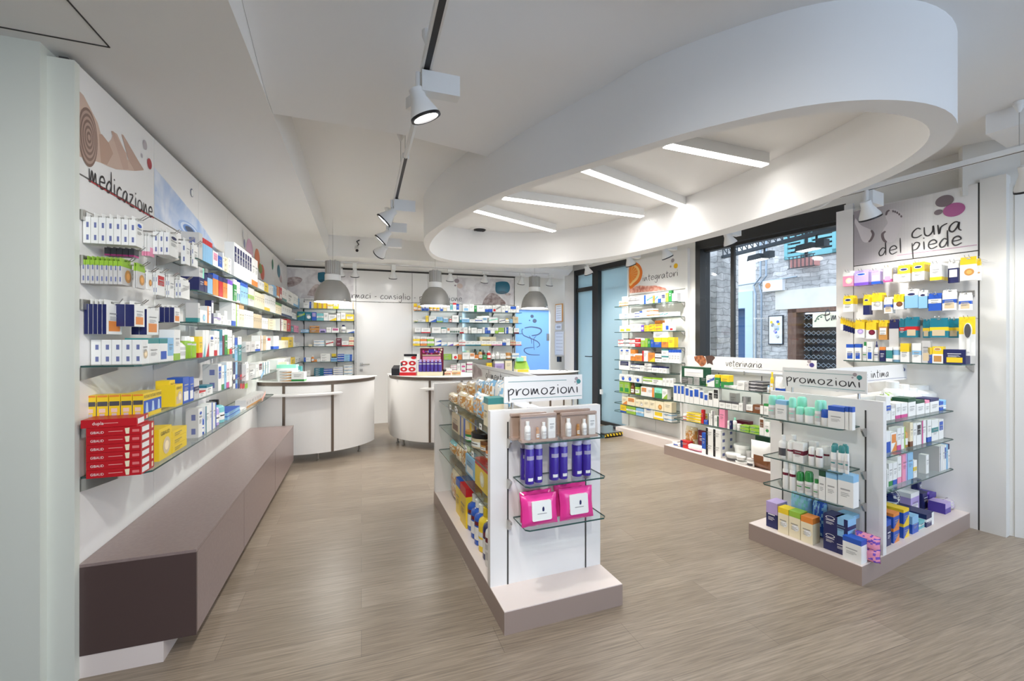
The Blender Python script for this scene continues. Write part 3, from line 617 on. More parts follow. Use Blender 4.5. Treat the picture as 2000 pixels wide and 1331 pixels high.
# cream house to the left with a blue framed opening
b2 = empty('cream_house', SF.p(xs0+2.5, 0), label='cream plastered house left of the stone building with pale blue door surround', cat='building')
hl, hr = SF.a(1399), SF.a(1466, 0); hz = SF.z(603, SF.a(1440))
fwall('plaster_wall', SF.a(1404), SF.a(1380)+6, -.1, 7, -.4, -.02, 'plaster', parent=b2); fwall('plaster_wall', xs0, SF.a(1404), hz+.35, 7, -.4, -.02, 'plaster', parent=b2); fwall('plaster_wall', xs0, SF.a(1470), -.1, hz+.36, -.4, -.02, 'plaster', parent=b2)
M['paleblue'] = mat('pale_blue_surround', lin(196, 214, 232), .7); M['blueglass'] = mat('dark_blue_glass', lin(70, 100, 140), .15)
fwall('door_surround', SF.a(1470), SF.a(1404), hz, hz+.36, -.35, 0, 'paleblue', parent=b2); fwall('door_surround', SF.a(1470), SF.a(1455), -.1, hz, -.35, 0, 'paleblue', parent=b2)
fwall('glazed_door', SF.a(1455), SF.a(1404), -.1, hz, -.5, -.3, 'blueglass', parent=b2)
fwall('cornice', xs0, SF.a(1404)+5, hz+1.75, hz+1.82, -.02, .03, 'plaster', parent=b2)
# stone pier just outside the window on the left
b3 = empty('stone_pier', RW.p(wB+.2, -.9), label='rough stone pier just outside the left window jamb', cat='pier')
PF = Fr(RW.p(0, -.8)[:2], RW.u, RW.n); SFo = SF; SF = PF
fwall('masonry', PF.a(1400), PF.a(1352)+1.2, -.1, 5, -.5, 0, 'stone', parent=b3); SF = SFo
# lattice girder with floodlights inside the glass line, seen through the window
TF = Fr((3.5, 4.66), (3.07-3.5, 6.3-4.66), (-1.64, -.43))
t0, t1 = TF.a(1640), TF.a(1412); zt = TF.z(470, (t0+t1)/2); e = empty('lattice_girder', TF.p((t0+t1)/2, 0, zt), label='dark steel lattice girder carrying floodlights across the window', cat='girder')
zb = TF.z(500, t1); zc_ = zb+.12
M['girder'] = mat('dark_painted_steel', lin(66, 72, 76), .5, .3)
mb = MB(); mb.fbox(TF, t0-.3, t1, -.03, .03, zb-.04, zb, mk='girder'); mb.fbox(TF, t0-.3, t1, -.03, .03, zc_, zc_+.02, mk='girder'); mb.fbox(TF, t0-.3, t1, -.22, -.18, zc_, zc_+.03, mk='girder'); mb.build('chords', e)
mb = MB(); n = 22
for i in range(n):
    a = t0-.3+(t1-t0+.3)*i/n; a2 = t0-.3+(t1-t0+.3)*(i+1)/n
    mb.tube([TF.p(a, 0, zb), TF.p(a2, 0, zc_)], .007, 5, mk='girder'); mb.tube([TF.p(a2, 0, zb), TF.p(a2, 0, zc_)], .007, 5, mk='girder'); mb.tube([TF.p(a, -.2, zc_), TF.p(a2, -.2, zc_+.1 if i % 2 else zc_)], .006, 5, mk='girder')
mb.build('lattice', e)
for px, py, lb in ((1481, 505, 'left'), (1579, 485, 'right')):
    a = TF.a(px); z = TF.z(py, a); e = empty('floodlight', TF.p(a, 0, z), label='grey box floodlight hanging under the girder, %s one' % lb, cat='floodlight', group='window floodlights')
    mb = MB(); q = [(-.12, -.02), (.12, -.02), (.10, .045), (-.08, .05)]
    vs = [TF.p(a+x, -.07, z+y) for x, y in q]+[TF.p(a+x, .07, z+y) for x, y in q]; mb.mesh(vs, [(0, 1, 2, 3), (7, 6, 5, 4)]+[(i, (i+1) % 4, 4+(i+1) % 4, 4+i) for i in range(4)], mk='girder'); mb.build('housing', e)
    mb = MB(); mb.fbox(TF, a-.11, a+.11, -.055, .055, z-.025, z-.021, mk='flood'); mb.build('lamp_face', e)
    mb = MB(); mb.tube([TF.p(a-.1, 0, z+.04), TF.p(a-.1, 0, zb)], .012, 6, mk='girder'); mb.fbox(TF, a-.22, a-.12, -.04, .04, z-.02, z+.06, mk='girder'); mb.build('bracket', e)

# ================================================================ shelving
GZ = (1.945, 1.75, 1.555, 1.336, 1.088, .86)
def gshelf(fr, a0, a1, d0, d1, z, parent, ch=.02, c0=True, c1=True, th=.008):
    pl = [(a0, d0), (a1, d0)]+([(a1, d1-ch), (a1-ch, d1)] if c1 else [(a1, d1)])+([(a0+ch, d1), (a0, d1-ch)] if c0 else [(a0, d1)])
    q = [fr.p(a, d)[:2] for a, d in pl]; ar = sum(q[i][0]*q[(i+1) % len(q)][1]-q[(i+1) % len(q)][0]*q[i][1] for i in range(len(q)))
    if ar < 0: q.reverse()
    mb = MB(); mb.prism(q, z-th, z, mk='glass', side='edge'); return mb.build('glass_shelf', parent)
def bracket(fr, a, z, parent, L=.11, t=.012, d0=.002, mk='steel'):
    mb = MB(); z -= .009; pts = [(d0, z), (d0+L, z), (d0+L, z-.012), (d0+.02, z-.05), (d0, z-.055)]
    v0 = [fr.p(a-t/2, d, q) for d, q in pts]; v1 = [fr.p(a+t/2, d, q) for d, q in pts]; n = len(pts)
    mb.mesh(v0+v1, [tuple(range(n)), tuple(range(2*n-1, n-1, -1))]+[(i, (i+1) % n, n+(i+1) % n, n+i) for i in range(n)], mk=mk); mb.build('shelf_bracket', parent)
def channel(fr, a, z0, z1, parent, d0=.0005, w_=.01): fb(fr, 'seam', (a-w_/2, a+w_/2, d0, d0+.002, z0, z1)).build('upright_slot', parent)
mod = [0, .706, 1.433, 2.169, 2.89, 3.61, 4.34, 5.07, 5.447]
lw = empty('wall_shelving', LW.p(2.7, 0), label='long white wall shelving on the left with glass shelves above the brown bench', cat='shelving')
fb(LW, 'panel', *[(mod[i]+.002, mod[i+1]-.002, -.02, 0, 0, 2.155) for i in range(8)]).build('back_panel', lw)
fb(LW, 'seam', (-.03, 5.44, -.05, -.021, 0, 2.63)).build('shadow_gap', lw)
for i in range(8): fb(LW, 'panel', (mod[i]+.002, mod[i+1]-.002, -.02, 0.001, 2.162, 2.62)).build('header_panel', lw)
fb(LW, 'wall2', (-.035, 0, -.085, .004, 0, 2.62)).build('end_cheek', lw)
for z in GZ[3:5]: gshelf(LW, .006, 1.42, .004, .21, z, lw)
gshelf(LW, .006, 2.9, .004, .25, GZ[5], lw)
for z in GZ[:3]: gshelf(LW, .74, 5.2, .004, .2, z, lw, c1=False)
for z in GZ[3:5]: gshelf(LW, 2.19, 5.2, .004, .22, z, lw, c1=False)
for z in GZ[3:]: bracket(LW, .012, z, lw, .13)
for i in (1, 2):
    for z in GZ[3:]: bracket(LW, mod[i], z, lw)
for i in (1, 2, 3, 4, 5, 6, 7):
    for z in GZ[:3]+(GZ[3:5] if i > 3 else ()): bracket(LW, mod[i]+.04 if i == 1 else mod[i], z, lw)
# header prints of the left wall
mb = MB(); pk = lin(205, 178, 160); pk2 = lin(186, 152, 132); dk = lin(130, 104, 92)
def fr_pts(fr, pts, d_): return [(fr.az(x, y, d_)) for x, y in pts]
def prt(mb, fr, pts, d_, col, mk='matte', sm=False):
    q = fr_pts(fr, pts, 0); q = smooth_line(q+[q[0]])[:-1] if sm else q; mb.face([fr.p(a, d_, z) for a, z in q], col, mk)
prt(mb, LW, [(154,178),(162,186),(190,240),(196,262),(206,284),(216,272),(222,258),(228,262),(246,302),(240,306),(280,333),(262,334),(240,332),(226,331),(210,325),(196,318),(154,306)], .002, pk)
prt(mb, LW, [(192,262),(198,262),(212,280),(220,300),(208,322),(196,318)], .0022, pk2); prt(mb, LW, [(216,256),(220,256),(246,300),(250,330),(240,332),(230,300)], .0023, lin(196,164,146))
prt(mb, LW, [(236,262),(240,264),(268,312),(280,332),(262,334),(250,312)], .0024, lin(190,158,140))
ca_, cz_ = LW.az(170, 268); 
for i, r in enumerate((1, .9, .8, .7, .6, .5, .4, .3, .2, .1)): mb.plate(LW, [(max(a, .004), z) for a, z in ell(ca_+.002, cz_, .068*r+.004, .128*r, 36)], .003+i*.0004, (dk if i % 2 == 0 else lin(176, 148, 134)))
for px, py, ra, rz, c_ in ((282, 283, .026, .026, lin(185, 176, 180)), (276, 304, .011, .012, lin(185, 176, 180)), (291, 320, .028, .03, lin(168, 30, 40))):
    a, z = LW.az(px, py); mb.plate(LW, ell(a, z, ra, rz), .003, c_)
a0, _ = LW.az(172, 350); a1, _ = LW.az(298, 420); handwrite(mb, LW, 'medicazione', a0, a1, LW.z(356, a0)+.004, .003, .058, .13)
fb_ = LW.z(352, a0)-.003; mb.plate(LW, [(a0, fb_), (mod[1]-.004, fb_), (mod[1]-.004, fb_+.006), (a0, fb_+.006)], .003, lin(190, 30, 45)); mb.build('header_print', lw)
mb = MB(); h0, h1 = mod[1]+.004, mod[3]-.004
mb.plate(LW, [(h0, 2.165), (mod[2]+.5, 2.165), (mod[2]+.3, 2.25), (mod[2], 2.33), (h0+.2, 2.42), (h0, 2.45)], .002, (1, 1, 1), 'water')
for i, r in enumerate((1, .8, .6, .42)): mb.plate(LW, ell(mod[2]-.18, 2.215, .2*r, .05*r), .003+i*.0005, (lin(150, 178, 220), lin(206, 218, 238), lin(100, 140, 200), lin(70, 84, 110))[i])
a, z = LW.az(374, 377); mb.plate(LW, ell(a, z, .03, .03), .003, lin(90, 100, 130)); mb.plate(LW, ell(a+.004, z, .022, .024), .0034, rgb('w')); mb.build('header_print', lw)
mb = MB()
for px, py, ra, rz, c_ in ((474, 458, .03, .045, lin(185, 185, 188)), (477, 476, .035, .045, lin(120, 125, 165)), (473, 474, .01, .012, lin(185, 185, 188))):
    a, z = LW.az(px, py); mb.plate(LW, ell(a, z, ra, rz), .003, c_)
mb.build('header_print', lw)
for px, w_, y0, y1, c_ in ((487, 7, 460, 520, lin(215, 170, 195)), (502, 5, 482, 520, lin(235, 130, 80)), (508, 4, 512, 532, lin(130, 150, 60)), (512, 4, 514, 545, lin(220, 90, 50)), (532, 1.6, 505, 526, lin(50, 130, 100)), (544, 3, 515, 540, lin(40, 120, 140)), (548, 2.5, 535, 550, lin(190, 170, 170))):
    mb = MB(); a0 = LW.a(px-w_); a1 = LW.a(px+w_); zt, zq = LW.z(y0, a0), LW.z(y1, a0); mb.plate(LW, ell((a0+a1)/2, (min(zt, 2.61)+max(zq, 2.17))/2, (a1-a0)/2, (min(zt, 2.61)-max(zq, 2.17))/2), .003, c_); mb.build('header_print', lw)
# bench
e = empty('wall_bench', LW.p(1.6, .2), label='long low mauve brown bench cabinet under the left wall shelves', cat='bench')
L0, L1, Wb = .0, 3.02, .425
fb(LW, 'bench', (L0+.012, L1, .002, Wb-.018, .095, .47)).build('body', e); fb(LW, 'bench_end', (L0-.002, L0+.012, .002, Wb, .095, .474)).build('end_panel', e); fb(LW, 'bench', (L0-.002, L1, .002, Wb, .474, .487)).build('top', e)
for i, (x0, x1) in enumerate(((0.0, .862), (.865, 1.93), (1.933, L1))): fb(LW, 'bench', (x0+.002, x1-.001, Wb-.018, Wb-.002, .095, .470)).build('door', e)
fb(LW, 'pinkwhite', (.0, 2.96, .002, .30, 0, .095)).build('plinth', e)

# back wall: left shelving, door, right shelving
bl1 = BW.a(695); br0 = BW.a(805); br1 = BW.a(1004)
def seamx(px): return BW.a(px)
bk = empty('wall_shelving', BW.p(.5, 0), label='white glass shelving on the back wall left of the white door', cat='shelving')
s1 = BW.a(594); s2 = BW.a(658)
fb(BW, 'panel', (.0, s1-.003, -.02, 0, 0, 2.62), (s1+.003, s2-.003, -.02, 0, 0, 2.09), (s2+.003, bl1-.004, -.02, 0, 0, 2.09), (s1+.003, bl1-.004, -.02, 0, 2.1, 2.62)).build('back_panel', bk)
for z in GZ: gshelf(BW, .22, bl1-.02, .004, .22, z, bk, c0=False)
for a in (s1, s2, bl1-.03):
    for z in GZ: bracket(BW, a, z, bk, mk='girder')
    channel(BW, a, .8, 2.08, bk)
fb(BW, 'seam', (-.02, br1+.02, -.021, -.02, 0, 2.62), (-.0, br1+.02, -.02, .004, 2.622, 2.648)).build('shadow_gap', bk)
d4 = empty('door_4', BW.p((bl1+br0)/2, 0, 0)); d4['kind'] = 'structure'
fb(BW, 'panel', (bl1+.004, br0-.004, -.02, 0, 0, 2.085)).build('door_leaf', d4)
fb(BW, 'panel', (bl1+.004, br0-.004, -.02, 0, 2.095, 2.62)).build('overpanel', d4)
hx, hz_ = BW.az(706, 712); mb = MB(); mb.tube([BW.p(hx, 0, hz_), BW.p(hx, .05, hz_), BW.p(hx+.13, .05, hz_)], .009, 8, mk='steel'); mb.fbox(BW, hx-.025, hx+.025, 0, .01, hz_-.025, hz_+.025, mk='steel'); mb.fbox(BW, hx-.022, hx+.022, 0, .012, hz_-.12, hz_-.075, mk='steel'); mb.build('door_handle', d4)
bk2 = empty('wall_shelving', BW.p((br0+br1)/2, 0), label='white glass shelving on the back wall right of the white door', cat='shelving')
sx = [br0, seamx(836), seamx(893), seamx(961), br1]
fb(BW, 'panel', *[(sx[i]+.003, sx[i+1]-.003, -.02, 0, 0, 2.09) for i in range(4)], *[(sx[i]+.003, sx[i+1]-.003, -.02, 0, 2.1, 2.62) for i in range(4)]).build('back_panel', bk2)
for z in GZ: gshelf(BW, br0+.03, br1+.08, .004, .24, z, bk2)
for a in (sx[1]+.03, sx[2], sx[3], br1-.03):
    for z in GZ: bracket(BW, a, z, bk2, mk='girder')
    channel(BW, a, .8, 2.08, bk2)
# mirror strip behind the right shelves
M['mirror'] = mat('grey_green_mirror', lin(190, 205, 200), .06, .85)
fb(BW, 'mirror', (seamx(903), seamx(955), .001, .004, 1.15, 2.05)).build('mirror_panel', bk2)
# header prints on the back wall
def prints(px_rock, par, cut=None):
    mb = MB(); q = [(x, y) for x, y in px_rock[0]]; prt(mb, BW, q, .002, (1, 1, 1), 'sand'); prt(mb, BW, px_rock[1], .003, (1, 1, 1), 'rocks', sm=True)
    if len(px_rock) > 3: prt(mb, BW, px_rock[3], .0032, (1, 1, 1), 'rocks', sm=True)
    prt(mb, BW, px_rock[2], .004, lin(22, 100, 125), sm=True); prt(mb, BW, px_rock[4], .005, lin(15, 78, 100), sm=True); mb.build('header_print', par)
prints(([(561,524),(690,531),(690,583),(561,583)], [(600,577),(606,566),(616,556),(626,558),(632,570),(634,581)], [(621,533),(634,532),(637,540),(634,549),(626,552),(621,546)], [(562,543),(578,541),(590,545),(586,553),(574,559),(562,560)], [(622,548),(628,552),(634,550),(630,546)]), bk)
prints(([(893,542),(1003,547),(1003,596),(893,592)], [(942,595),(946,584),(956,574),(966,574),(978,582),(986,595)], [(968,552),(980,550),(992,552),(996,562),(992,572),(978,575),(968,570)], [(985,575),(992,573),(998,575),(992,578)], [(970,570),(978,575),(990,573),(984,569)]), bk2)
mb = MB(); a0, a1 = BW.a(670), BW.a(903); handwrite(mb, BW, 'farmaci - consiglio - prenotazione', a0, a1, BW.z(582, a0)-.0, .006, .062, .1); 
for px, py, r, c_ in ((892, 549, .045, lin(150, 135, 138)), (898, 559, .055, lin(205, 185, 175)), (889, 558, .018, lin(150, 135, 138))):
    a, z = BW.az(px, py); mb.plate(BW, ell(a, z, r, r*.85), .006, c_)
props(mb.build('wall_lettering'), 'dark handwritten lettering farmaci consiglio across the back wall header', 'lettering')

# integratori unit
ig = empty('wall_shelving', RW.p(2.9, .14), label='tall white shelving with orange slice header beside the glazed door', cat='shelving')
i0, i1 = RW.a(1340, .03), RW.a(1229, .03); ID = .27
gz = (1.95, 1.755, 1.56, 1.34, 1.135, .99, .82, .645, .475, .35)
fb(RW, 'panel', (i0, (i0+i1)/2-.002, .0, .03, .115, 2.12), ((i0+i1)/2+.002, i1, 0, .03, .115, 2.12)).build('back_panel', ig)
fb(RW, 'panel', (i0-.035, i0, 0, .045, .0, 2.66), (i1, i1+.02, 0, .05, .0, 2.66)).build('side_cheek', ig)
fb(RW, 'panel', (i1+.0, i1+.16, .0, .03, .115, 2.12)).build('side_panel', ig)
fb(RW, 'pinkwhite', (i0-.04, i1+.04, .0, ID, .0, .115)).build('plinth', ig)
fb(RW, 'panel', (i0, i1, 0, .03, 2.13, 2.65)).build('header_panel', ig)
for z in gz: gshelf(RW, i0+.02, i1+.14, .032, .25, z, ig, ch=.05)
for z in gz: bracket(RW, i0+.012, z, ig, .08, d0=.032); bracket(RW, (i0+i1)/2, z, ig, .08, d0=.032)
mb = MB(); D_ = .032
def prt2(pts, d_, col, mk='matte', sm=True, fr=RW):
    q = [fr.az(x, y, .03) for x, y in pts]; q = smooth_line(q+[q[0]])[:-1] if sm else q; mb.face([fr.p(a, d_, z) for a, z in q], col, mk)
prt2([(1230,573),(1230,562),(1250,558),(1262,559),(1280,558),(1300,563),(1304,567)], D_, (1, 1, 1), 'salmon', False)
prt2([(1229.5,513),(1240,512),(1250,518),(1255,532),(1251,548),(1241,558),(1229.5,562)], D_+.001, lin(232, 120, 30)); prt2([(1229.5,517),(1239,517),(1247,523),(1250,533),(1246,545),(1238,553),(1229.5,557)], D_+.0015, lin(250, 205, 130)); prt2([(1229.5,520),(1237,520),(1244,526),(1246,534),(1242,543),(1236,549),(1229.5,553)], D_+.002, lin(240, 140, 45))
for t in range(7):
    a, z = RW.az(1231, 536, .03); aa = -1.2+t*.4; mb.plate(RW, [(a, z), (a-.16*math.cos(aa)-.004, z+.13*math.sin(aa)), (a-.16*math.cos(aa+.04), z+.13*math.sin(aa+.04))], D_+.0025, lin(250, 205, 130))
for px, py, r, c_ in ((1314, 509, .028, lin(160, 150, 155)), (1310, 521, .014, lin(160, 150, 155)), (1320, 519.5, .034, lin(240, 190, 30))): a, z = RW.az(px, py, .03); mb.plate(RW, ell(a, z, r, r), D_, c_)
a0, a1 = RW.a(1255, .03), RW.a(1326, .03); handwrite(mb, RW, 'integratori', a0, a1, RW.z(550, a0, .03)+.0, D_, .058, .1)
mb.build('header_print', ig)

# foot care cabinet
cw = empty('foot_care_display', RC.p(.7, 0), label='white foot care wall display with footprint picture and product hooks', cat='display')
k0, k1 = RC.a(1912), RC.a(1667); k2 = RC.a(1638)
fb(RC, 'panel', (k0+.006, k1-.003, -.145, 0, 0, 2.12), (k0+.006, k1-.003, -.145, .0, 2.128, 2.635), (k1+.003, k2+.02, -.145, 0, 0, 2.66)).build('back_panel', cw)
fb(RC, 'seam', (k0-.002, k0+.008, -.14, -.003, 0, 2.64), (k0, k2, -.14, -.004, 0, 2.6)).build('shadow_gap', cw)
fb(RC, 'wall', (k0-.14, k0-.004, -.145, .0, 0, 2.66)).build('end_cheek', cw)
gshelf(RC, k0+.02, RC.a(1645, .2), .002, .2, 1.262, cw); bracket(RC, k0+.03, 1.262, cw, .14); bracket(RC, k1, 1.262, cw, .12)
mb = MB()
def q2(pts, d_, col, mk='matte', sm=True):
    q = [RC.az(x, y) for x, y in pts]; q = smooth_line(q+[q[0]])[:-1] if sm else q; mb.face([RC.p(a, d_, z) for a, z in q], col, mk)
for i in range(28):
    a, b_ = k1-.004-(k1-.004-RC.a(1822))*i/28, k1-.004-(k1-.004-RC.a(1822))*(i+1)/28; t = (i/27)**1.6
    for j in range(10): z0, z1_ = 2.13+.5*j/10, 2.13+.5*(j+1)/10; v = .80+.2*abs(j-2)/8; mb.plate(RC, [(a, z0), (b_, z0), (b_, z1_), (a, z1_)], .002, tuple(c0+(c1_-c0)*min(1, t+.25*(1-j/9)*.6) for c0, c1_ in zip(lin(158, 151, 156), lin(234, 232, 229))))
fl = lin(206, 200, 202)
q2([(1732,412),(1745,408),(1758,413),(1764,420),(1764,432),(1757,450),(1750,466),(1740,474),(1728,470),(1722,462),(1726,448),(1734,436),(1730,424)], .003, fl)
q2([(1671,426),(1682,440),(1702,450),(1706,462),(1700,471),(1690,474),(1683,468),(1676,450),(1670,436)], .003, fl)
sk = lin(110, 98, 102)
def q3(pts, w_): stroke(mb, RC, smooth_line([RC.az(x, y) for x, y in pts]), w_, .0045, sk)
q3([(1702,450),(1706,458),(1702,468),(1697,473)], .02); q3([(1730,452),(1724,458),(1726,468),(1732,474)], .02); q3([(1738,411),(1733,414),(1731,421)], .016)
for x, y in ((1744, 413), (1748, 414), (1752, 416), (1756, 419), (1760, 423)): q3([(x, y-2), (x+1.5, y+2)], .012)
for px, py, r, c_ in ((1845, 393, .055, lin(132, 118, 122)), (1833, 415, .026, lin(132, 118, 122)), (1863.5, 410, .064, lin(176, 96, 146))): a, z = RC.az(px, py); mb.plate(RC, ell(a, z, r, r*.84), .004, c_)
a0, a1 = RC.a(1780), RC.a(1883); handwrite(mb, RC, 'cura', a0, a1, RC.z(466, a0), .004, .075, .11); 
a0, a1 = RC.a(1716), RC.a(1882); z0 = RC.z(501, a0); handwrite(mb, RC, 'del piede', a0, a1, z0+.002, .004, .070, .11)
a0, a1 = k1-.32, k0+.01; zz = RC.z(479, a1); mb.plate(RC, [(a0, zz), (a1, zz), (a1, zz+.004), (a0, zz+.004)], .003, lin(190, 130, 165)); mb.build('header_print', cw)
# rails of the foot care wall and the left wall
for fr, par, rs in ((RC, cw, ((k0+.02, k1+.02, 2.045), (k0+.02, k1+.02, 1.80), (k0+.02, k1+.02, 1.585))), (LW, lw, ((.004, .70, 1.985), (.004, .70, 1.79), (.004, .70, 1.60), (1.45, 2.15, 1.37), (1.45, 2.15, 1.12)))):
    for a0, a1, z in rs: fb(fr, 'steel', (min(a0, a1), max(a0, a1), .001, .014, z-.022, z+.022)).build('hook_rail', par)

# ---- islands
def island(fr, label, W, Lg, slabs, zs_end, zs_left, zs_right, pl, sgap):
    """fr: a across the near end, d negative towards the far end"""
    e = empty('display_island', fr.p(W/2, -Lg/2), label=label, cat='display unit')
    fb(fr, 'base', (0, W, -Lg, 0, 0, .112)).build('plinth', e); fb(fr, 'pinkwhite', (.001, W-.001, -Lg+.001, -.001, .112, .116)).build('plinth_top', e)
    for d0, d1 in slabs: fb(fr, 'panel', (0, W, -d1, -d0, .116, 1.063)).build('end_panel', e)
    dd = [s_ for s_ in slabs]; fb(fr, 'panel', (W/2-.018, W/2+.018, -(dd[-1][0] if len(dd) > 1 else Lg), -dd[0][1], .116, 1.0)).build('centre_divider', e)
    fb(fr, 'panel', (W/2-.06, W/2+.06, -(dd[-1][0] if len(dd) > 1 else Lg), -dd[0][1], 1.0, 1.03)).build('top_rail', e)
    for a in (pl, W-pl): channel(fr, a, .116, 1.0, e, d0=-dd[0][0]+.0005, w_=.008)
    for z in zs_end:
        gshelf(fr, pl+.03, W-pl+.02 if fr is IC else W-.075, -dd[0][0]+.004, -.03, z, e, ch=.018)
        for a in (pl, W-pl): bracket(fr, a, z, e, .05, d0=-dd[0][0]+.002)
    return e
ic = island(IC, 'white island display in the centre on a taupe plinth, promozioni sign on top', .685, 1.833, ((.222, .266), (1.775, 1.82)), (.92, .70, .48), (), (), .10, 0)
ir = island(IR, 'white island display on the right on a taupe plinth, promozioni sign on top', .69, 1.665, ((.263, .305),), (.895, .623, .423), (), (), .09, 0)
ILs = Fr(IC.p(.3425, 0)[:2], (-IC.n[0], -IC.n[1]), (-IC.u[0], -IC.u[1]))     # left face of the centre island, a = distance inwards
IRs = Fr(IR.p(.345, 0)[:2], (-IR.n[0], -IR.n[1]), (-IR.u[0], -IR.u[1]))      # long right-hand face of the right island
for z in (.925, .716, .507):
    gshelf(ILs, .30, 1.70, .02, .325, z, ic, ch=.01)
    for a in (.32, 1.0, 1.66): bracket(ILs, a, z, ic, .1, d0=.02)
for z in (.913, .70, .475):
    gshelf(IRs, .31, 1.46, .02, .315, z, ir, ch=.01)
    for a in (.33, 1.40): bracket(IRs, a, z, ir, .1, d0=.02)
def board(fr, a0, a1, d, z0, z1, text, tx, posts, dots, label, line, lc, txh=.055, topline=True, extra=None):
    e = empty('header_sign', fr.p((a0+a1)/2, d, z0), label=label, cat='sign')
    fb(fr, 'panel', (min(a0, a1), max(a0, a1), d-.004, d+.004, z0, z1)).build('board', e); bd_ = e.children[0]
    mb = MB(); D = d+.0048; handwrite(mb, fr, text, tx[0], tx[1], tx[2], D, txh, .12)
    for a, z, r, c_ in dots: mb.plate(fr, ell(a, z, r, r), D, c_)
    for l0, l1, z in line: mb.plate(fr, [(l0, z), (l1, z), (l1, z+.0025), (l0, z+.0025)], D, lc)
    if extra: extra(mb, D)
    mb.build('sign_print', bd_)
    for a in posts: 
        mb = MB(); mb.tube([fr.p(a, d-.012, z0-.045), fr.p(a, d-.012, z0+.02)], .008, 10, mk='steel'); mb.build('post', e)
tl = lin(60, 135, 135); gy = lin(165, 152, 155)
board(IC, .086, .574, -.245, 1.10, 1.243, 'promozioni', (.105, .555, 1.138), (.14, .52), ((.535, 1.219, .011, gy), (.549, 1.203, .014, tl), (.526, 1.201, .005, gy)), 'white promozioni sign with teal dots on the centre island', ((.13, .57, 1.118), (.11, .47, 1.213)), tl, .036)
board(IR, .61, .09, -.283, 1.10, 1.243, 'promozioni', (.585, .115, 1.138), (.55, .14), ((.155, 1.22, .012, gy), (.13, 1.203, .015, tl), (.168, 1.2, .006, gy)), 'white promozioni sign with teal dots on the right island', ((.49, .10, 1.118), (.60, .16, 1.215)), tl, .036)
def rocks(mb, D): mb.face([ILs.p(a, D, z) for a, z in smooth_line([(1.77, 1.10), (1.765, 1.19), (1.70, 1.228), (1.60, 1.21), (1.50, 1.19), (1.48, 1.14), (1.60, 1.125), (1.66, 1.10)])], (1, 1, 1), 'rocks')
board(ILs, 1.79, .32, .0, 1.09, 1.232, 'alimentazione', (1.38, .62, 1.135), (1.6, .5), (), 'white long alimentazione sign with brown stones along the centre island', ((1.38, .4, 1.112), (1.5, .35, 1.205)), lin(120, 110, 110), .04, extra=rocks)
board(IRs, .33, 1.56, .0, 1.12, 1.245, 'igiene intima', (.62, 1.25, 1.155), (.5, 1.35), ((1.50, 1.215, .008, gy), (1.515, 1.20, .013, lin(60, 70, 130)), (1.49, 1.195, .004, gy)), 'white long igiene intima sign with blue line along the right island', ((.4, 1.54, 1.135),), lin(60, 75, 140), .036)

# ---- pet care half gondola under the window
vt = empty('pet_care_shelving', RW.p(1.7, .4), label='low white shelving under the shop window with veterinaria sign', cat='shelving')
VB = .17; v1 = RW.a(1331, VB+.03); v0 = .78; vd = .52
P0 = RW.a(1297, vd)
fb(RW, 'base', (v0, P0, .02, vd, 0, .112)).build('plinth', vt); fb(RW, 'pinkwhite', (v0+.001, P0-.001, .02, vd-.001, .112, .116)).build('plinth_top', vt)
fb(RW, 'panel', (v0, v1, .02, VB, .116, 1.05)).build('back_panel', vt); fb(RW, 'panel', (v1, v1+.03, .02, VB+.02, .116, 1.07)).build('end_panel', vt)
fb(RW, 'panel', (v0, v1+.03, .0, VB+.02, 1.05, 1.08)).build('top_rail', vt)
for z in (.903, .677, .458):
    gshelf(RW, v0+.02, RW.a(1314, .45), VB+.002, .45, z, vt)
    for px in (1334, 1404, 1488): bracket(RW, RW.a(px, VB), z, vt, .1, d0=VB+.002)
for px in (1404, 1488): channel(RW, RW.a(px, VB), .116, 1.05, vt, d0=VB+.0005, w_=.008)
SG = Fr(RW.p(0, .24)[:2], RW.u, RW.n); sa, sb = SG.a(1343), SG.a(1595)
def dogs(mb, D):
    mb.face([SG.p(a, D, z) for a, z in smooth_line([SG.az(*q) for q in ((1356,697),(1366,695),(1375,696),(1380,705),(1377,713),(1370,716),(1364,710),(1358,705))])], (1, 1, 1), 'dogs')
    mb.face([SG.p(a, D+.0004, z) for a, z in smooth_line([SG.az(*q) for q in ((1378,696),(1390,695),(1397,699),(1392,706),(1393,713),(1386,710),(1382,712))])], lin(84, 60, 52))
az_ = SG.z(697, sa); zt_, zb_ = SG.z(694.7, sa), SG.z(718, sa)
board(SG, sa, sb, .0, zb_, zt_+.0, 'veterinaria', (SG.a(1418), SG.a(1490), zb_+.048), (SG.a(1452), SG.a(1350)), ((SG.a(1581), SG.z(706.5, SG.a(1581)), .018, gy), (SG.a(1586), SG.z(713.5, SG.a(1586)), .022, lin(70, 60, 130)), (SG.a(1578), SG.z(713, SG.a(1578)), .006, gy)),
  'white long veterinaria sign with brown dogs picture under the window', ((SG.a(1432), sb+.0, zb_+.025),), lin(70, 80, 120), .045, extra=dogs)

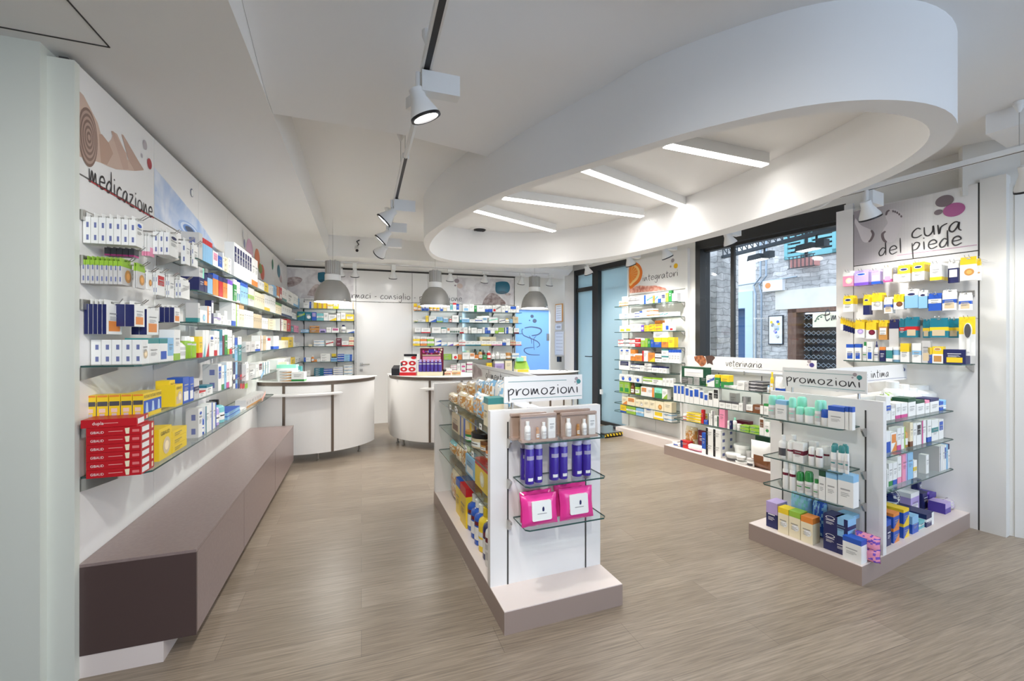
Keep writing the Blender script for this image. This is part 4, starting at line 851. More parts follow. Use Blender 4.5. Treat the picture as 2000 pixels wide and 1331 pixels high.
# ---- curved counters
def counter(cx, cy, t0, t1, label, R=.85, strips=(), ledge=None, legs=(), zt=.955, rx=1.0):
    e = empty('curved_counter', (cx, cy, 0), label=label, cat='counter', group='curved white sales counters')
    def P(r, t): return (cx+r*rx*math.cos(t), cy+r*math.sin(t))
    def arcs(r0, r1, a0, a1, z0, z1, name, mk, n=40, side=None):
        out = [P(r1, a0+(a1-a0)*i/n) for i in range(n+1)]; inn = [P(r0, a0+(a1-a0)*i/n) for i in range(n+1)][::-1]
        mb = MB(); mb.prism(out+inn, z0, z1, mk=mk, side=side); return mb.build(name, e)
    arcs(R-.03, R, t0, t1, .105, .905, 'front_panel', 'panel')
    # flat flanks going back
    for t, s_ in ((t0, 1), (t1, -1)):
        p = P(R-.015, t); dx, dy = BW.n; q = (p[0]-dx*.45, p[1]-dy*.45); mb = MB(); seg(p, q, .03, .905, mb, 'panel', .80); mb.build('side_panel', e)
    arcs(R-.6, R-.05, t0, t1, .12, .15, 'lower_deck', 'panel')
    arcs(R-.55, R+.01, t0, t1, .912, .952, 'rim_band', 'strip'); arcs(R-.62, R+.035, t0-.02, t1+.02, .953, .963, 'glass_top', 'panel')
    for t in strips: arcs(R, R+.006, t-.017, t+.017, .105, .91, 'steel_strip', 'strip', 3)
    if ledge: arcs(R, R+.13, ledge[0], ledge[1], .80, .82, 'bag_ledge', 'panel', 16)
    for t in legs:
        p = P(R-.09, t); mb = MB(); mb.lathe([(.022, 0), (.022, .012), (.013, .02), (.013, .09), (.02, .1), (.02, .105)], 14, mk='steel', cx=p[0], cy=p[1]); mb.build('leg', e, smooth=True)
    return e
def tang(cx, cy, px, R=.85, near=True):
    r = (px-1000)/F; best = None
    for i in range(720):
        t = -math.pi+i*math.pi/360; x, y = cx+R*math.cos(t), cy+R*math.sin(t)
        if y > 0 and abs(x/y-r) < .004 and (best is None or y < best[1]): best = (t, y)
    return best[0] if best else 0
K1 = (-2.70, 5.84); counter(*K1, math.radians(-108), math.radians(-2), 'left curved white counter with steel strips beside the bench end', strips=(tang(*K1, 557), tang(*K1, 652)), ledge=(math.radians(-105), tang(*K1, 664)), legs=[math.radians(t) for t in (-95, -60, -18)])
K2 = (-.95, 6.47); counter(*K2, math.radians(-158), math.radians(-30), 'middle curved white counter carrying the purple display box', strips=(tang(*K2, 837), tang(*K2, 905)), ledge=(tang(*K2, 825), tang(*K2, 905)), legs=[math.radians(t) for t in (-150, -135, -90, -45)])
K3 = (.22, 7.02); counter(*K3, math.radians(-100), math.radians(-22), 'far right curved white counter near the blue glass door', strips=(tang(*K3, 1078), tang(*K3, 1104)), legs=[math.radians(t) for t in (-95, -60, -30)])
# notices on the wall, scale on the floor
for (x0, x1, y0, y1, lb, c1_) in ((1086, 1100, 593, 629, 'gold framed notice, upper one on the wall by the glazed door', 'a'), (1086, 1099, 632, 645, 'small pale notice between two frames by the glazed door', 's'), (1085, 1103, 647, 695, 'silver framed price notice, lower one by the glazed door', 's')):
    a0, a1 = RW.a(x1), RW.a(x0); z0, z1_ = RW.z(y1, a0), RW.z(y0, a0); mb = MB(); mb.fbox(RW, a0, a1, .001, .02, z0, z1_, mk='matte', col=rgb(c1_)); mb.fbox(RW, a0+.02, a1-.02, .02, .022, z0+.02, z1_-.02, mk='matte', col=lin(225, 228, 230))
    for i in range(6): zz = z1_-.05-i*(z1_-z0-.08)/6; mb.fbox(RW, a0+.04, a1-.05, .022, .0224, zz, zz+.006, mk='matte', col=rgb('g'))
    props(mb.build('wall_notice'), lb, 'notice', 'notices by the glazed door')
a = RW.a(1094); z = RW.z(702, a); props(fb(RW, 'dark', (a-.05, a+.04, .001, .05, z-.05, z+.05)).build('wall_intercom'), 'small black device on the wall below the framed notices', 'device')
e = empty('weighing_platform', (*gp(1206, 823), 0), label='low black weighing platform with yellow striped edge on the floor', cat='scale')
pA, pB_ = gp(1184, 826), gp(1205, 832); pd = (.52*RW.u[0], .52*RW.u[1]); mb = MB()
WF = Fr(gp(1205, 832)[:2], (gp(1184, 825)[0]-gp(1205, 832)[0], gp(1184, 825)[1]-gp(1205, 832)[1]), (-1, -.4)); mb.fbox(RW, RW.a(1213, .3)-.0, RW.a(1213, .3)+.5, .07+.0, .62, .02, .06, mk='dark')
mb.build('platform', e)
a0 = RW.a(1213, .3); mb = MB(); mb.fbox(RW, a0+.03, a0+.47, .1, .59, .06, .066, mk='steel'); mb.build('deck_plate', e)
mb = MB(); mb.fbox(RW, a0-.004, a0-.001, .08, .61, .022, .058, mk='matte', col=rgb('y'))
for i in range(9): mb.face([RW.p(a0-.0045, .1+i*.058+x, z) for x, z in ((0, .022), (.025, .022), (.045, .058), (.02, .058))], rgb('k'), 'matte')
mb.build('warning_stripe', e)
mb = MB(); 
for x, y in ((.04, .1), (.46, .1), (.04, .58), (.46, .58)): p = RW.p(a0+x, y); mb.lathe([(.015, 0), (.015, .02)], 8, mk='dark', cx=p[0], cy=p[1])
mb.build('feet', e)
mb = MB(); p = RW.p(a0+.2, .2); mb.lathe([(.055, .067), (.06, .075), (.06, .1), (.05, .105)], 20, mk='dark', cx=p[0], cy=p[1]); props(mb.build('round_dish'), 'small round black dish lying on the weighing platform', 'dish')
# ================================================================ products: every one an object of its own
ORD = 'first second third fourth fifth sixth seventh eighth ninth tenth eleventh twelfth thirteenth fourteenth fifteenth sixteenth seventeenth eighteenth nineteenth twentieth'.split()
def ordw(i):
    if i < 20: return ORD[i]
    t, u = divmod(i+1, 10); T = {2: 'twenty', 3: 'thirty', 4: 'forty'}[t]
    return T+'-'+ORD[u-1] if u else {2: 'twentieth', 3: 'thirtieth', 4: 'fortieth'}[t]
def carton_mb(w, d, h, base, acc='g', des='x', txt=None, acc2=None, tcol='k', rnd=random):
    mb = MB(); B = rgb(base); A = rgb(acc); X, Y = w/2, d/2; mk = 'card'
    cuts = [0, h]; bands = {'t': (.78, 1), 'T': (.55, 1), 'b': (0, .22), 'B': (0, .5), 'm': (.4, .62)}
    bs = [bands[c] for c in des if c in bands]
    for lo, hi in bs: cuts += [lo*h, hi*h]
    cuts = sorted(set(round(c, 5) for c in cuts)); V = lambda z: [(-X, -Y, z), (X, -Y, z), (X, Y, z), (-X, Y, z)]
    for z0, z1 in zip(cuts, cuts[1:]):
        m_ = (z0+z1)/2/h; c_ = A if any(lo < m_ < hi for lo, hi in bs) else B
        for i in range(4): mb.face([V(z0)[i], V(z0)[(i+1) % 4], V(z1)[(i+1) % 4], V(z1)[i]], A if ('s' in des and i in (1, 3)) else c_, mk)
    tc = A if ('t' in des or 'T' in des) else B
    mb.face(V(h), tc, mk); mb.face(V(0)[::-1], B, mk)
    e = .0004
    def F(x0, x1, z0, z1, c, k=1): mb.face([(x0*w, -Y-e*k, z0*h), (x1*w, -Y-e*k, z0*h), (x1*w, -Y-e*k, z1*h), (x0*w, -Y-e*k, z1*h)], c, mk)
    A2 = rgb(acc2) if acc2 else A
    if 'p' in des: F(-.36, .36, .1, .45, A2)
    if 'q' in des: F(-.38, .38, .45, .9, A2)
    if 'l' in des: F(-.5, -.2, 0, 1, A)
    if 'r' in des: F(.2, .5, 0, 1, A)
    if 'w' in des: F(-.38, .38, .3, .7, rgb('w'), 2)
    if 'd' in des: mb.face([(-.4*w, -Y-e, 0), (.5*w, -Y-e, 0), (.5*w, -Y-e, .55*h)], A, mk)
    if 'u' in des: mb.face([(-.5*w, -Y-e, .3*h), (.5*w, -Y-e, .62*h), (.5*w, -Y-e, .85*h), (-.5*w, -Y-e, .5*h)], A, mk)
    def el(cx, cz, rx, rz, c, k): mb.face([(cx*w+rx*math.cos(t*math.pi/8), -Y-e*k, cz*h+rz*math.sin(t*math.pi/8)) for t in range(16)], c, mk)
    if 'o' in des: el(0, .84, .34*w, min(.1*h, .2*w), rgb('w'), 3); el(0, .84, .28*w, min(.075*h, .15*w), A2 if acc2 else rgb('b'), 4)
    if 'O' in des: r = min(.32*w, .28*h); el(.08, .4, r, r, A2, 3); el(.08, .4, r*.55, r*.55, tuple(min(1, v*1.5) for v in A2), 4)
    if 'x' in des:
        g_ = tuple(v*.35+.08 for v in (B if sum(B) > 1 else (1, 1, 1))) if sum(B) > .6 else (.75, .75, .78)
        z = .68 if not bs or 'b' in des or 'B' in des else .5
        if h > w*.55:
            F(-.32, .3, z, z+.045, g_, 5); F(-.3, .2, z-.1, z-.08, g_, 5); F(-.3, .26, z-.15, z-.13, g_, 5); F(-.3, .1, z-.2, z-.18, g_, 5)
        else: F(-.36, .12, .55, .68, g_, 5); F(-.36, .0, .36, .42, g_, 5); F(-.36, -.05, .24, .3, g_, 5)
    if 'c' in des:
        for s_ in (-1, 1):
            for z0, z1 in ((.12, .32), (.6, .8)):
                q = [(s_*(X+e), -.25*d*s_*0-.28*d, z0*h), (s_*(X+e), .05*d, z0*h), (s_*(X+e), .05*d, z1*h), (s_*(X+e), -.28*d, z1*h)]; mb.face(q if s_ > 0 else q[::-1], lin(110, 118, 165), mk)
    if txt:
        for t, x0, x1, z0, z1, c in txt: put_text(mb, t, (x0*w, -Y-e*6, z0*h), (1, 0, 0), (0, 0, 1), (x1-x0)*w, (z1-z0)*h, rgb(c), mk)
    return mb
def round_mb(kind, w, h, base, acc, des, part=None):
    """bottles, jars, roll-ons, sprays: lathe profiles. part None = all in one, else 'body' / 'cap'"""
    r = w/2; B, A = rgb(base), rgb(acc); Wt = rgb('w'); L = rgb('s') if base == 'w' else Wt
    P = dict(
     b=([(r*.92, 0), (r, .02*h), (r, .66*h), (r*.9, .72*h), (r*.45, .78*h), (r*.42, .8*h)], [(r*.5, .79*h), (r*.5, .985*h), (r*.42, h)]),
     B=([(r*.92, 0), (r, .02*h), (r, .62*h), (r*.8, .72*h), (r*.55, .78*h)], [(r*.6, .77*h), (r*.6, .985*h), (r*.5, h)]),
     r=([(r*.9, 0), (r, .03*h), (r, .5*h), (r*.93, .58*h)], [(r*.98, .57*h), (r, .62*h), (r*.96, .9*h), (r*.75, .985*h), (r*.3, h)]),
     s=([(r*.95, 0), (r, .02*h), (r, .68*h), (r*.85, .73*h)], [(r*.8, .73*h), (r*.85, .76*h), (r*.82, .95*h), (r*.6, h)]),
     j=([(r*.92, 0), (r, .04*h), (r, .66*h), (r*.9, .72*h)], [(r*1.02, .7*h), (r*1.02, .98*h), (r*.96, h)]),
     S=([(r*.9, 0), (r, .03*h), (r, .74*h), (r*.75, .79*h)], [(r*.72, .78*h), (r*.7, .97*h), (r*.62, h)]),
     z=([(r*.95, 0), (r, .02*h), (r, .5*h), (r*.75, .62*h), (r*.4, .7*h)], [(r*.42, .68*h), (r*.4, .8*h), (r*.2, .85*h), (r*.14, h)]),
     t=([(r*.8, 0), (r*.98, .8*h)], [(r*1.06, .8*h), (r*1.06, .96*h), (r, h)]))[kind]
    sy = .62 if 'f' in des else 1
    mb = MB()
    if part != 'cap':
        mb.lathe(P[0], 18, col=B, mk='plastic', sy=sy)
        zl0, zl1 = (.14*h, .46*h) if kind != 'S' else (.1*h, .2*h)
        if 'x' in des or 'q' in des: mb.lathe([(r*1.006, zl0), (r*1.006, zl1)], 12, col=rgb('d') if 'q' in des else L, mk='plastic', a0=-math.pi*.85, a1=-math.pi*.15, cap=False, sy=sy)
        if 'x' in des: mb.lathe([(r*1.012, zl0+.16*h), (r*1.012, zl0+.21*h)], 8, col=A, mk='plastic', a0=-math.pi*.72, a1=-math.pi*.28, cap=False, sy=sy)
        if 'm' in des: mb.lathe([(r*1.006, .5*h), (r*1.006, .6*h)], 14, col=rgb('R') if acc == 'w' else A, mk='plastic', a0=-math.pi*.9, a1=-math.pi*.1, cap=False, sy=sy)
        if 'y' in des: mb.lathe([(r*1.008, .6*h), (r*1.008, .68*h)], 8, col=rgb('s'), mk='plastic', a0=-math.pi*.8, a1=-math.pi*.2, cap=False)
    if part != 'body': mb.lathe(P[1], 18, col=A, mk='plastic', sy=sy)
    return mb
def pouch_mb(w, d, h, base, acc, des, seed=0, lie=False):
    rr = random.Random(seed); n, m_ = 12, 12; vs = []; cols = []
    B, A = rgb(base), rgb(acc)
    mb = MB()
    for side in (-1, 1):
        vs = []
        for j in range(m_+1):
            for i in range(n+1):
                u, v = i/n*2-1, j/m_*2-1; t = ((1-u**4)*(1-v**4))**.6
                vs.append((u*w/2*(1-.05*(1-abs(v))), side*(d/2*t+.0015)+rr.uniform(-.002, .002)*t, (v+1)/2*h+rr.uniform(-.0015, .0015)))
        fs = []; cs = []
        for j in range(m_):
            for i in range(n):
                q = (j*(n+1)+i, j*(n+1)+i+1, (j+1)*(n+1)+i+1, (j+1)*(n+1)+i); fs.append(q if side < 0 else q[::-1])
                u, v = (i+.5)/n, (j+.5)/m_; c = B
                if 'w' in des and .28 < u < .75 and .28 < v < .66 and side < 0: c = rgb('w')
                if 't' in des and v > .75: c = A
                if 'b' in des and v < .3: c = A
                if 'k' in des and .2 < v < .8: c = rgb('a') if rr.random() < .55 else (rgb('e') if rr.random() < .6 else rgb('c'))
                if 'z' in des and rr.random() < .35: c = A
                if 'p' in des and side < 0 and .25 < u < .75 and .15 < v < .5: c = A
                cs.append(c)
        mb.mesh(vs, fs, mk='film', cols=cs)
    return mb
def card_mb(w, d, h, base, acc, des, acc2=None):
    """hanging pack: carton with a header card and euro hole"""
    mb = carton_mb(w, d, h*.86, base, acc, des, acc2=acc2); c = rgb(acc) if 't' in des or 'T' in des else rgb(base); z0, z1 = h*.86, h
    for x0, x1, a, b_ in ((-.5, -.12, z0, z1), (.12, .5, z0, z1), (-.12, .12, z0, z0+.3*(z1-z0)), (-.12, .12, z1-.25*(z1-z0), z1)): mb.box(x0*w, x1*w, -.001, .001, a, b_, c)
    return mb
KW = dict(c='carton', k='carton', g='carton', b='bottle', B='pill bottle', r='roll-on', s='spray can', j='jar', S='spray bottle', z='nozzle bottle', t='tub', p='pouch', h='hanging pack', q='hanging packet')
KN = dict(c='carton', k='carton', g='carton', b='bottle', B='pill_bottle', r='roll_on_deodorant', s='spray_can', j='jar', S='spray_bottle', z='nozzle_bottle', t='plastic_tub', p='pouch', h='hanging_pack', q='hanging_packet')
CT = dict(c='box', k='box', g='box', b='bottle', B='bottle', r='deodorant', s='spray can', j='jar', S='bottle', z='bottle', t='tub', p='packet', h='packet', q='packet')
FE = dict(t='top', T='upper half', b='base', B='lower half', m='band', p='patch', q='patch', l='stripe', r='stripe', d='wedge', u='slash', O='round picture', o='logo', s='sides')
def describe(kind, base, acc, des, acc2=None):
    s = cname(base)+' '+KW[kind]
    if kind in 'bBrsjSzt' and acc != base: return s+' with '+cname(acc)+(' lid' if kind in 'jt' else ' cap')
    for c in des:
        if c in FE and (acc != base): 
            if c == 'o': return s+' with '+cname(acc2 or 'b')+' logo'
            return s+' with '+cname(acc2 if acc2 and c in 'pqO' else acc)+' '+FE[c]
    return s
SH = {}
def row(key, fr, z, d, crop, items, phrase=None, parts=False, depth=None):
    k = SH.setdefault(key, dict(fr=fr, z=z, d=d, it=[], phrase=phrase or key, parts=parts))
    ox, oy, sc_ = crop
    for it in items.replace('\n', ' ').split(';'):
        f = it.strip().split(',')
        if len(f) < 4: continue
        x0, x1, yt = float(f[0])*sc_+ox, float(f[1])*sc_+ox, float(f[2])*sc_+oy
        kind, base = f[3], f[4]; acc = f[5] if len(f) > 5 and f[5] else 'g'; des = f[6] if len(f) > 6 else 'x'
        n = int(f[7]) if len(f) > 7 and f[7] else 1; back = float(f[8]) if len(f) > 8 and f[8] else 0
        yb = float(f[9])*sc_+oy if len(f) > 9 and f[9] else None; txt = f[10] if len(f) > 10 and f[10] else None; acc2 = f[11] if len(f) > 11 and f[11] else None
        k['it'].append(dict(x0=x0, x1=x1, yt=yt, kind=kind, base=base, acc=acc, des=des, n=n, back=back, yb=yb, txt=txt, acc2=acc2, depth=depth))
TXT = {}
NP = 0
import re
NAMEHINT = [None]
def make(kind, w, dp, h, base, acc, des, loc, rot, label, group, parts=False, txt=None, acc2=None, cat=None, tilt=0):
    global NP; NP += 1
    name = KN[kind]
    if kind in 'cgk' and NAMEHINT[0]: name = NAMEHINT[0]
    label = trim(label)
    if kind in 'bBrsjSzt' and parts:
        e = empty(name, loc, rot); 
        for p_ in ('body', 'cap'):
            mb = round_mb(kind, w, h, base, acc, des, p_); o = bpy.data.objects.new('body' if p_ == 'body' else ('lid' if kind in 'jt' else 'cap'), mb.data(p_, True)); C.objects.link(o); o.parent = e
        return props(e, label, CT[kind], group)
    if kind in 'bBrsjSzt': me = round_mb(kind, w, h, base, acc, des).data(name, True)
    elif kind == 'p': me = pouch_mb(w, dp, h, base, acc, des, NP).data(name, True)
    elif kind in 'hq': me = card_mb(w, dp, h, base, acc, des, acc2).data(name)
    else: me = carton_mb(w, dp, h, base, acc, des, TXT.get(txt), acc2).data(name)
    o = bpy.data.objects.new(name, me); C.objects.link(o); o.location = loc; o.rotation_euler = (tilt, 0, rot); return props(o, label, CT[kind], group)
def trim(l): return re.sub(r' with [a-z ]+?,', ',', l, count=1) if len(l.split()) > 16 else l
def clone(o, loc, label):
    c = o.copy(); C.objects.link(c); c.location = loc; c['label'] = trim(label)
    for ch in list(o.children): q = ch.copy(); C.objects.link(q); q.parent = c
    return c
def flush():
    for key, k in SH.items():
        fr = k['fr']; its = sorted(k['it'], key=lambda i: (i['x0']+i['x1'])/2)
        nfront = 0; nback = 0; grp = 'products on the '+k['phrase']
        for it in its:
            d = k['d']-it['back']; a0, a1 = fr.a(it['x0'], d), fr.a(it['x1'], d)
            if a0 > a1: a0, a1 = a1, a0
            am = (a0+a1)/2; z0 = k['z'] if it['yb'] is None else fr.z(it['yb'], am, d); zt = fr.z(it['yt'], am, d); h = max(.02, zt-z0)
            if it['yb'] is None: z0 += .0005
            n = it['n']; kind = it['kind']; w = a1-a0; desc = describe(kind, it['base'], it['acc'], it['des'], it['acc2'])
            W_ = w if kind != 'g' else w/n; dp = it['depth'] or min(.12, max(.035, W_*.8)); 
            if kind in 'c' and w > .1: dp = min(dp, .09)
            avail = k.get('maxd', .2)
            dp = min(dp, k['d']-it['back']-.012 if k['d']-it['back'] > .05 else .03)
            NAMEHINT[0] = None
            if kind == 'k' and n > 1: NAMEHINT[0] = 'flat_carton'; desc = desc.replace('carton', 'flat carton')
            elif kind in 'cg' and h > 2.2*W_: NAMEHINT[0] = 'slim_carton'; desc = desc.replace('carton', 'slim carton')
            row_ = '' if not it['back'] else ' behind'
            if kind == 'k':
                hh = h/n; first = None; i_ = nfront if not it['back'] else nback
                for j in range(n):
                    pos = ('lower', 'upper')[j] if n == 2 else ('lowest' if j == 0 else 'topmost' if j == n-1 else ORD[j]+' up')
                    lb = '%s, %s, %s stack%s, %s' % (desc, pos, ordw(i_), ' behind' if it['back'] else '', k['phrase']) if n > 1 else '%s, %s from left%s, %s' % (desc, ordw(i_), row_, k['phrase'])
                    jit = ((j*37+i_*13) % 7-3)*.0006
                    p = fr.p(am+jit, d-dp/2, z0+j*hh)
                    if first is None: first = make(kind, w-.002, dp, hh-.0012, it['base'], it['acc'], it['des'], p, fr.rot, lb, grp, txt=it['txt'], acc2=it['acc2'])
                    else: clone(first, p, lb)
            elif n > 1:
                first = None
                for j in range(n):
                    jj = j if (fr.p(a0, d)[0]/fr.p(a0, d)[1] < fr.p(a1, d)[0]/fr.p(a1, d)[1]) else n-1-j
                    i_ = (nfront if not it['back'] else nback)+j
                    lb = '%s, %s from left%s, %s' % (desc, ordw(i_), row_, k['phrase']); p = fr.p(a0+(jj+.5)*w/n, d-dp/2, z0)
                    if kind in 'bBrsjSzt': p = fr.p(a0+(jj+.5)*w/n, d-w/n/2, z0)
                    if first is None: first = make(kind, w/n-.0015, dp, h, it['base'], it['acc'], it['des'], p, fr.rot, lb, grp, k['parts'], it['txt'], it['acc2'])
                    else: clone(first, p, lb)
                if it['back']: nback += n-1
                else: nfront += n-1
            else:
                i_ = nfront if not it['back'] else nback
                lb = '%s, %s from left%s, %s' % (desc, ordw(i_), row_, k['phrase'])
                p = fr.p(am, d-(w/2 if kind in 'bBrsjSzt' else dp/2), z0)
                make(kind, w-.002, dp, h, it['base'], it['acc'], it['des'], p, fr.rot, lb, grp, k['parts'], it['txt'], it['acc2'])
            NAMEHINT[0] = None
            if it['back']: nback += 1
            else: nfront += 1
# rows of equal packs running out from the wall: near side seen edge-on, front one seen from its face
def deep(fr, z, n1, pxs, f0, f1, yt, yb, n, kind, base, acc, des, label, group, acc2=None, txt=None, hang=False, gap=.002):
    a0, a1 = fr.a(f0, n1), fr.a(f1, n1); a0, a1 = min(a0, a1), max(a0, a1); r = (pxs-1000)/F
    P = fr.p(a0, 0); n0 = (r*P[1]-P[0])/(fr.n[0]-r*fr.n[1]); n0 = max(.004, n0); t = (n1-n0)/n
    zt = fr.z(yt, a0, n1); zb = fr.z(yb, a0, n1) if yb is not None else z+.0005; h = zt-zb; first = None
    for j in range(n):
        nm = 'frontmost' if j == 0 else ('nearest the wall' if j == n-1 else ORD[j]+' from the front')
        if n == 1: lb = label
        else: lb = '%s, %s' % (label, nm)
        p = fr.p((a0+a1)/2, n1-t*(j+.5), zb)
        if first is None: first = make(kind, a1-a0-.002, t-gap, h, base, acc, des, p, fr.rot, lb, group, txt=txt, acc2=acc2)
        else: clone(first, p, lb)
    return (a0+a1)/2, n1, zt
def hook(fr, a, z, L, parent):
    mb = MB()
    for s_ in (-.011, .011) if L > .15 else (0,): mb.tube([fr.p(a+s_, .012, z), fr.p(a+s_, L*.9, z), fr.p(a+s_, L, z+.018)], .0022, 6, mk='chrome')
    mb.build('hook', parent)
# ================================================================ goods
T_ = lambda s, x0=-.42, x1=.42, z0=.62, z1=.84, c='k': [(s, x0, x1, z0, z1, c)]
TXT['gib'] = T_('GIBAUD', -.4, .3, .78, .9); TXT['gir'] = [('GIBAUD', -.42, -.16, .3, .62, 'w')]; TXT['fut'] = T_('FUTURO', -.44, .44, .82, .94)
TXT['dup'] = [('dupla', -.3, -.05, .25, .7, 'w')]; TXT['com'] = T_('Compeed', -.42, .42, .72, .86, 'w'); TXT['idea'] = T_('IDEA', -.35, .35, .6, .8, 'w'); TXT['cos'] = T_('COSCIA', -.45, .45, .42, .54, 'w')
Z = GZ
# ---- left wall, near section
g = 'goods hanging on the left wall hooks'
hk = []
def D(*a, **k): hk.append(deep(*a, **k))
N1 = .19
M_ = LW
D(LW, 0, N1, 153, 265, 280, 422, 480, 7, 'h', 'w', 'l', 'cxo', 'slim white dressing box, upper left hook', g, acc2='b')
D(LW, 0, .12, 276, 292, 302, 455, 500, 3, 'q', 'w', 'p', 'pb', 'white and pink packet behind the slim white dressing boxes', g)
D(LW, 0, N1, 298, 330, 349, 447, 498, 3, 'h', 'w', 'n', 'cxo', 'white box with dark oval, second upper hook', g, acc2='n')
D(LW, 0, N1, 353, 363, 372, 464, 516, 1, 'h', 'w', 'd', 'cx', 'white hanging box, third upper hook of left wall', g)
D(LW, 0, N1, 373, 378, 387, 472, 520, 1, 'h', 'w', 'p', 'cx', 'white hanging box, fourth upper hook beside the shelf', g)
D(LW, 0, .13, 203, 262, 272, 484, 502, 5, 'h', 'd', 'M', 'b', 'dark grey box with pink base under the upper left hook', g)
D(LW, 0, .147, 154, 238, 259, 503, 556, 9, 'h', 's', 'L', 'tcO', 'flat grey plaster box with lime top, middle left hook', g, acc2='a')
D(LW, 0, N1, 260, 268, 284, 513, 562, 2, 'h', 's', 'L', 'tO', 'flat grey box with round picture, second middle hook', g, acc2='a')
D(LW, 0, N1, 284, 288, 298, 526, 565, 1, 'h', 'w', 'c', 'O', 'small plaster box with tan circle, third middle hook', g, acc2='a')
D(LW, 0, N1, 298, 307, 323, 526, 576, 2, 'h', 'w', 'r', 'cxq', 'white box with red corner mark, fourth middle hook', g)
D(LW, 0, N1, 323, 331, 341, 535, 581, 2, 'h', 'w', 'g', 'cx', 'plain white box, fifth middle hook of left wall', g)
D(LW, 0, N1, 341, 354, 371, 541, 582, 2, 'h', 'w', 's', 'cxu', 'white box with grey diagonal, sixth middle hook', g)
D(LW, 0, .083, 147, 208, 239, 585, 653, 5, 'h', 'w', 'n', 'sxp', 'navy sided plaster box with orange patch, lower left hook', g, acc2='o')
D(LW, 0, .15, 225, 262.6, 283, 588, 638, 2, 'h', 'w', 'n', 'sxp', 'small navy sided plaster box, second lower hook', g, acc2='o')
D(LW, 0, .15, 256, 287, 310, 596, 654, 2, 'h', 'w', 'n', 'sxp', 'larger navy sided plaster box, third lower hook', g, acc2='o')
D(LW, 0, N1, 311, 340.5, 352, 596, 630, 3, 'h', 'w', 'n', 'sxp', 'navy sided plaster box, fourth lower hook', g, acc2='o')
for a, n1, zt in hk: hook(LW, max(a, .015), zt-.008, n1+.03, lw)
hk.clear()
g = 'goods on the near left wall shelves'
deep(LW, Z[3], N1, 176, 261+16, 290, 664, None, 5, 'c', 'w', 'l', 'cxO', 'white carton with barcodes, left end of the fourth shelf', g, acc2='e')
deep(LW, Z[5], .225, 176, 276, 301, 832, None, 1, 'c', 'r', 'r', '', 'lowest red support box of the stack', g) if 0 else None
# stack of seven red support boxes on the lowest shelf
def red_stack():
    fr = LW; n1 = .235; a0, a1 = .035, .105; a0 = fr.a(276, n1); a1 = fr.a(302, n1); h = .0355; first = None
    for j in range(7):
        mb = MB(); L = n1-.047; W = a1-a0-.002; B = lin(190, 28, 38)
        for (x0, x1, y0, y1) in ((-W/2, W/2, -L/2, L/2),): mb.box(x0, x1, y0, y1, 0, h-.001, B)
        # near side (local -X) carries the printed spine
        X = -W/2-.0005
        put_text(mb, 'GIBAUD', (X, L*.42 if 0 else L/2*.85, h*.28), (0, -1, 0), (0, 0, 1), L*.24, h*.3, rgb('w')) if j < 6 else put_text(mb, 'dupla', (X, L/2*.6, h*.2), (0, -1, 0), (0, 0, 1), L*.2, h*.5, rgb('w'))
        mb.face([(X, L*.1, h*.45), (X, -L*.16, h*.45), (X, -L*.16, h*.52), (X, L*.1, h*.52)], lin(235, 170, 165))
        if j < 6:
            mb.face([(X, -L*.22, h*.12), (X, -L*.28, h*.12), (X, -L*.29, h*.85), (X, -L*.2, h*.8)], rgb('c')); put_text(mb, 'D-liner', (X, -L*.34, h*.3), (0, -1, 0), (0, 0, 1), L*.14, h*.35, rgb('w')) if 0 else mb.face([(X, -L*.34, h*.3), (X, -L*.47, h*.3), (X, -L*.47, h*.62), (X, -L*.34, h*.62)], lin(225, 120, 120))
        Y = -L/2-.0005; mb.face([(-W*.42, Y, h*.15), (W*.1, Y, h*.15), (W*.1, Y, h*.8), (-W*.42, Y, h*.8)], rgb('w'))
        mb.face([(W*.3, Y, h*.2), (W*.42, Y, h*.2), (W*.42, Y, h*.85), (W*.3, Y, h*.8)], rgb('c'))
        o = bpy.data.objects.new('support_box', mb.data('support_box')); C.objects.link(o); s = -.022 if j == 6 else 0
        o.location = fr.p((a0+a1)/2+(.006 if j == 6 else 0), n1-L/2-.002+s, Z[5]+.0005+j*h); o.rotation_euler = (0, 0, fr.rot+(.05 if j == 6 else 0))
        props(o, 'flat red knee support box, %s in the stack of seven on the lowest shelf' % ('topmost' if j == 6 else 'lowest' if j == 0 else ORD[j]+' up'), 'box', 'stack of red support boxes')
red_stack()
deep(LW, Z[4], .20, 164, 281, 297, 772, None, 5, 'c', 'y', 'y', 'xc', 'yellow bandage carton with blue window, fifth shelf left end', g, txt='fut', acc2='b') if 0 else None
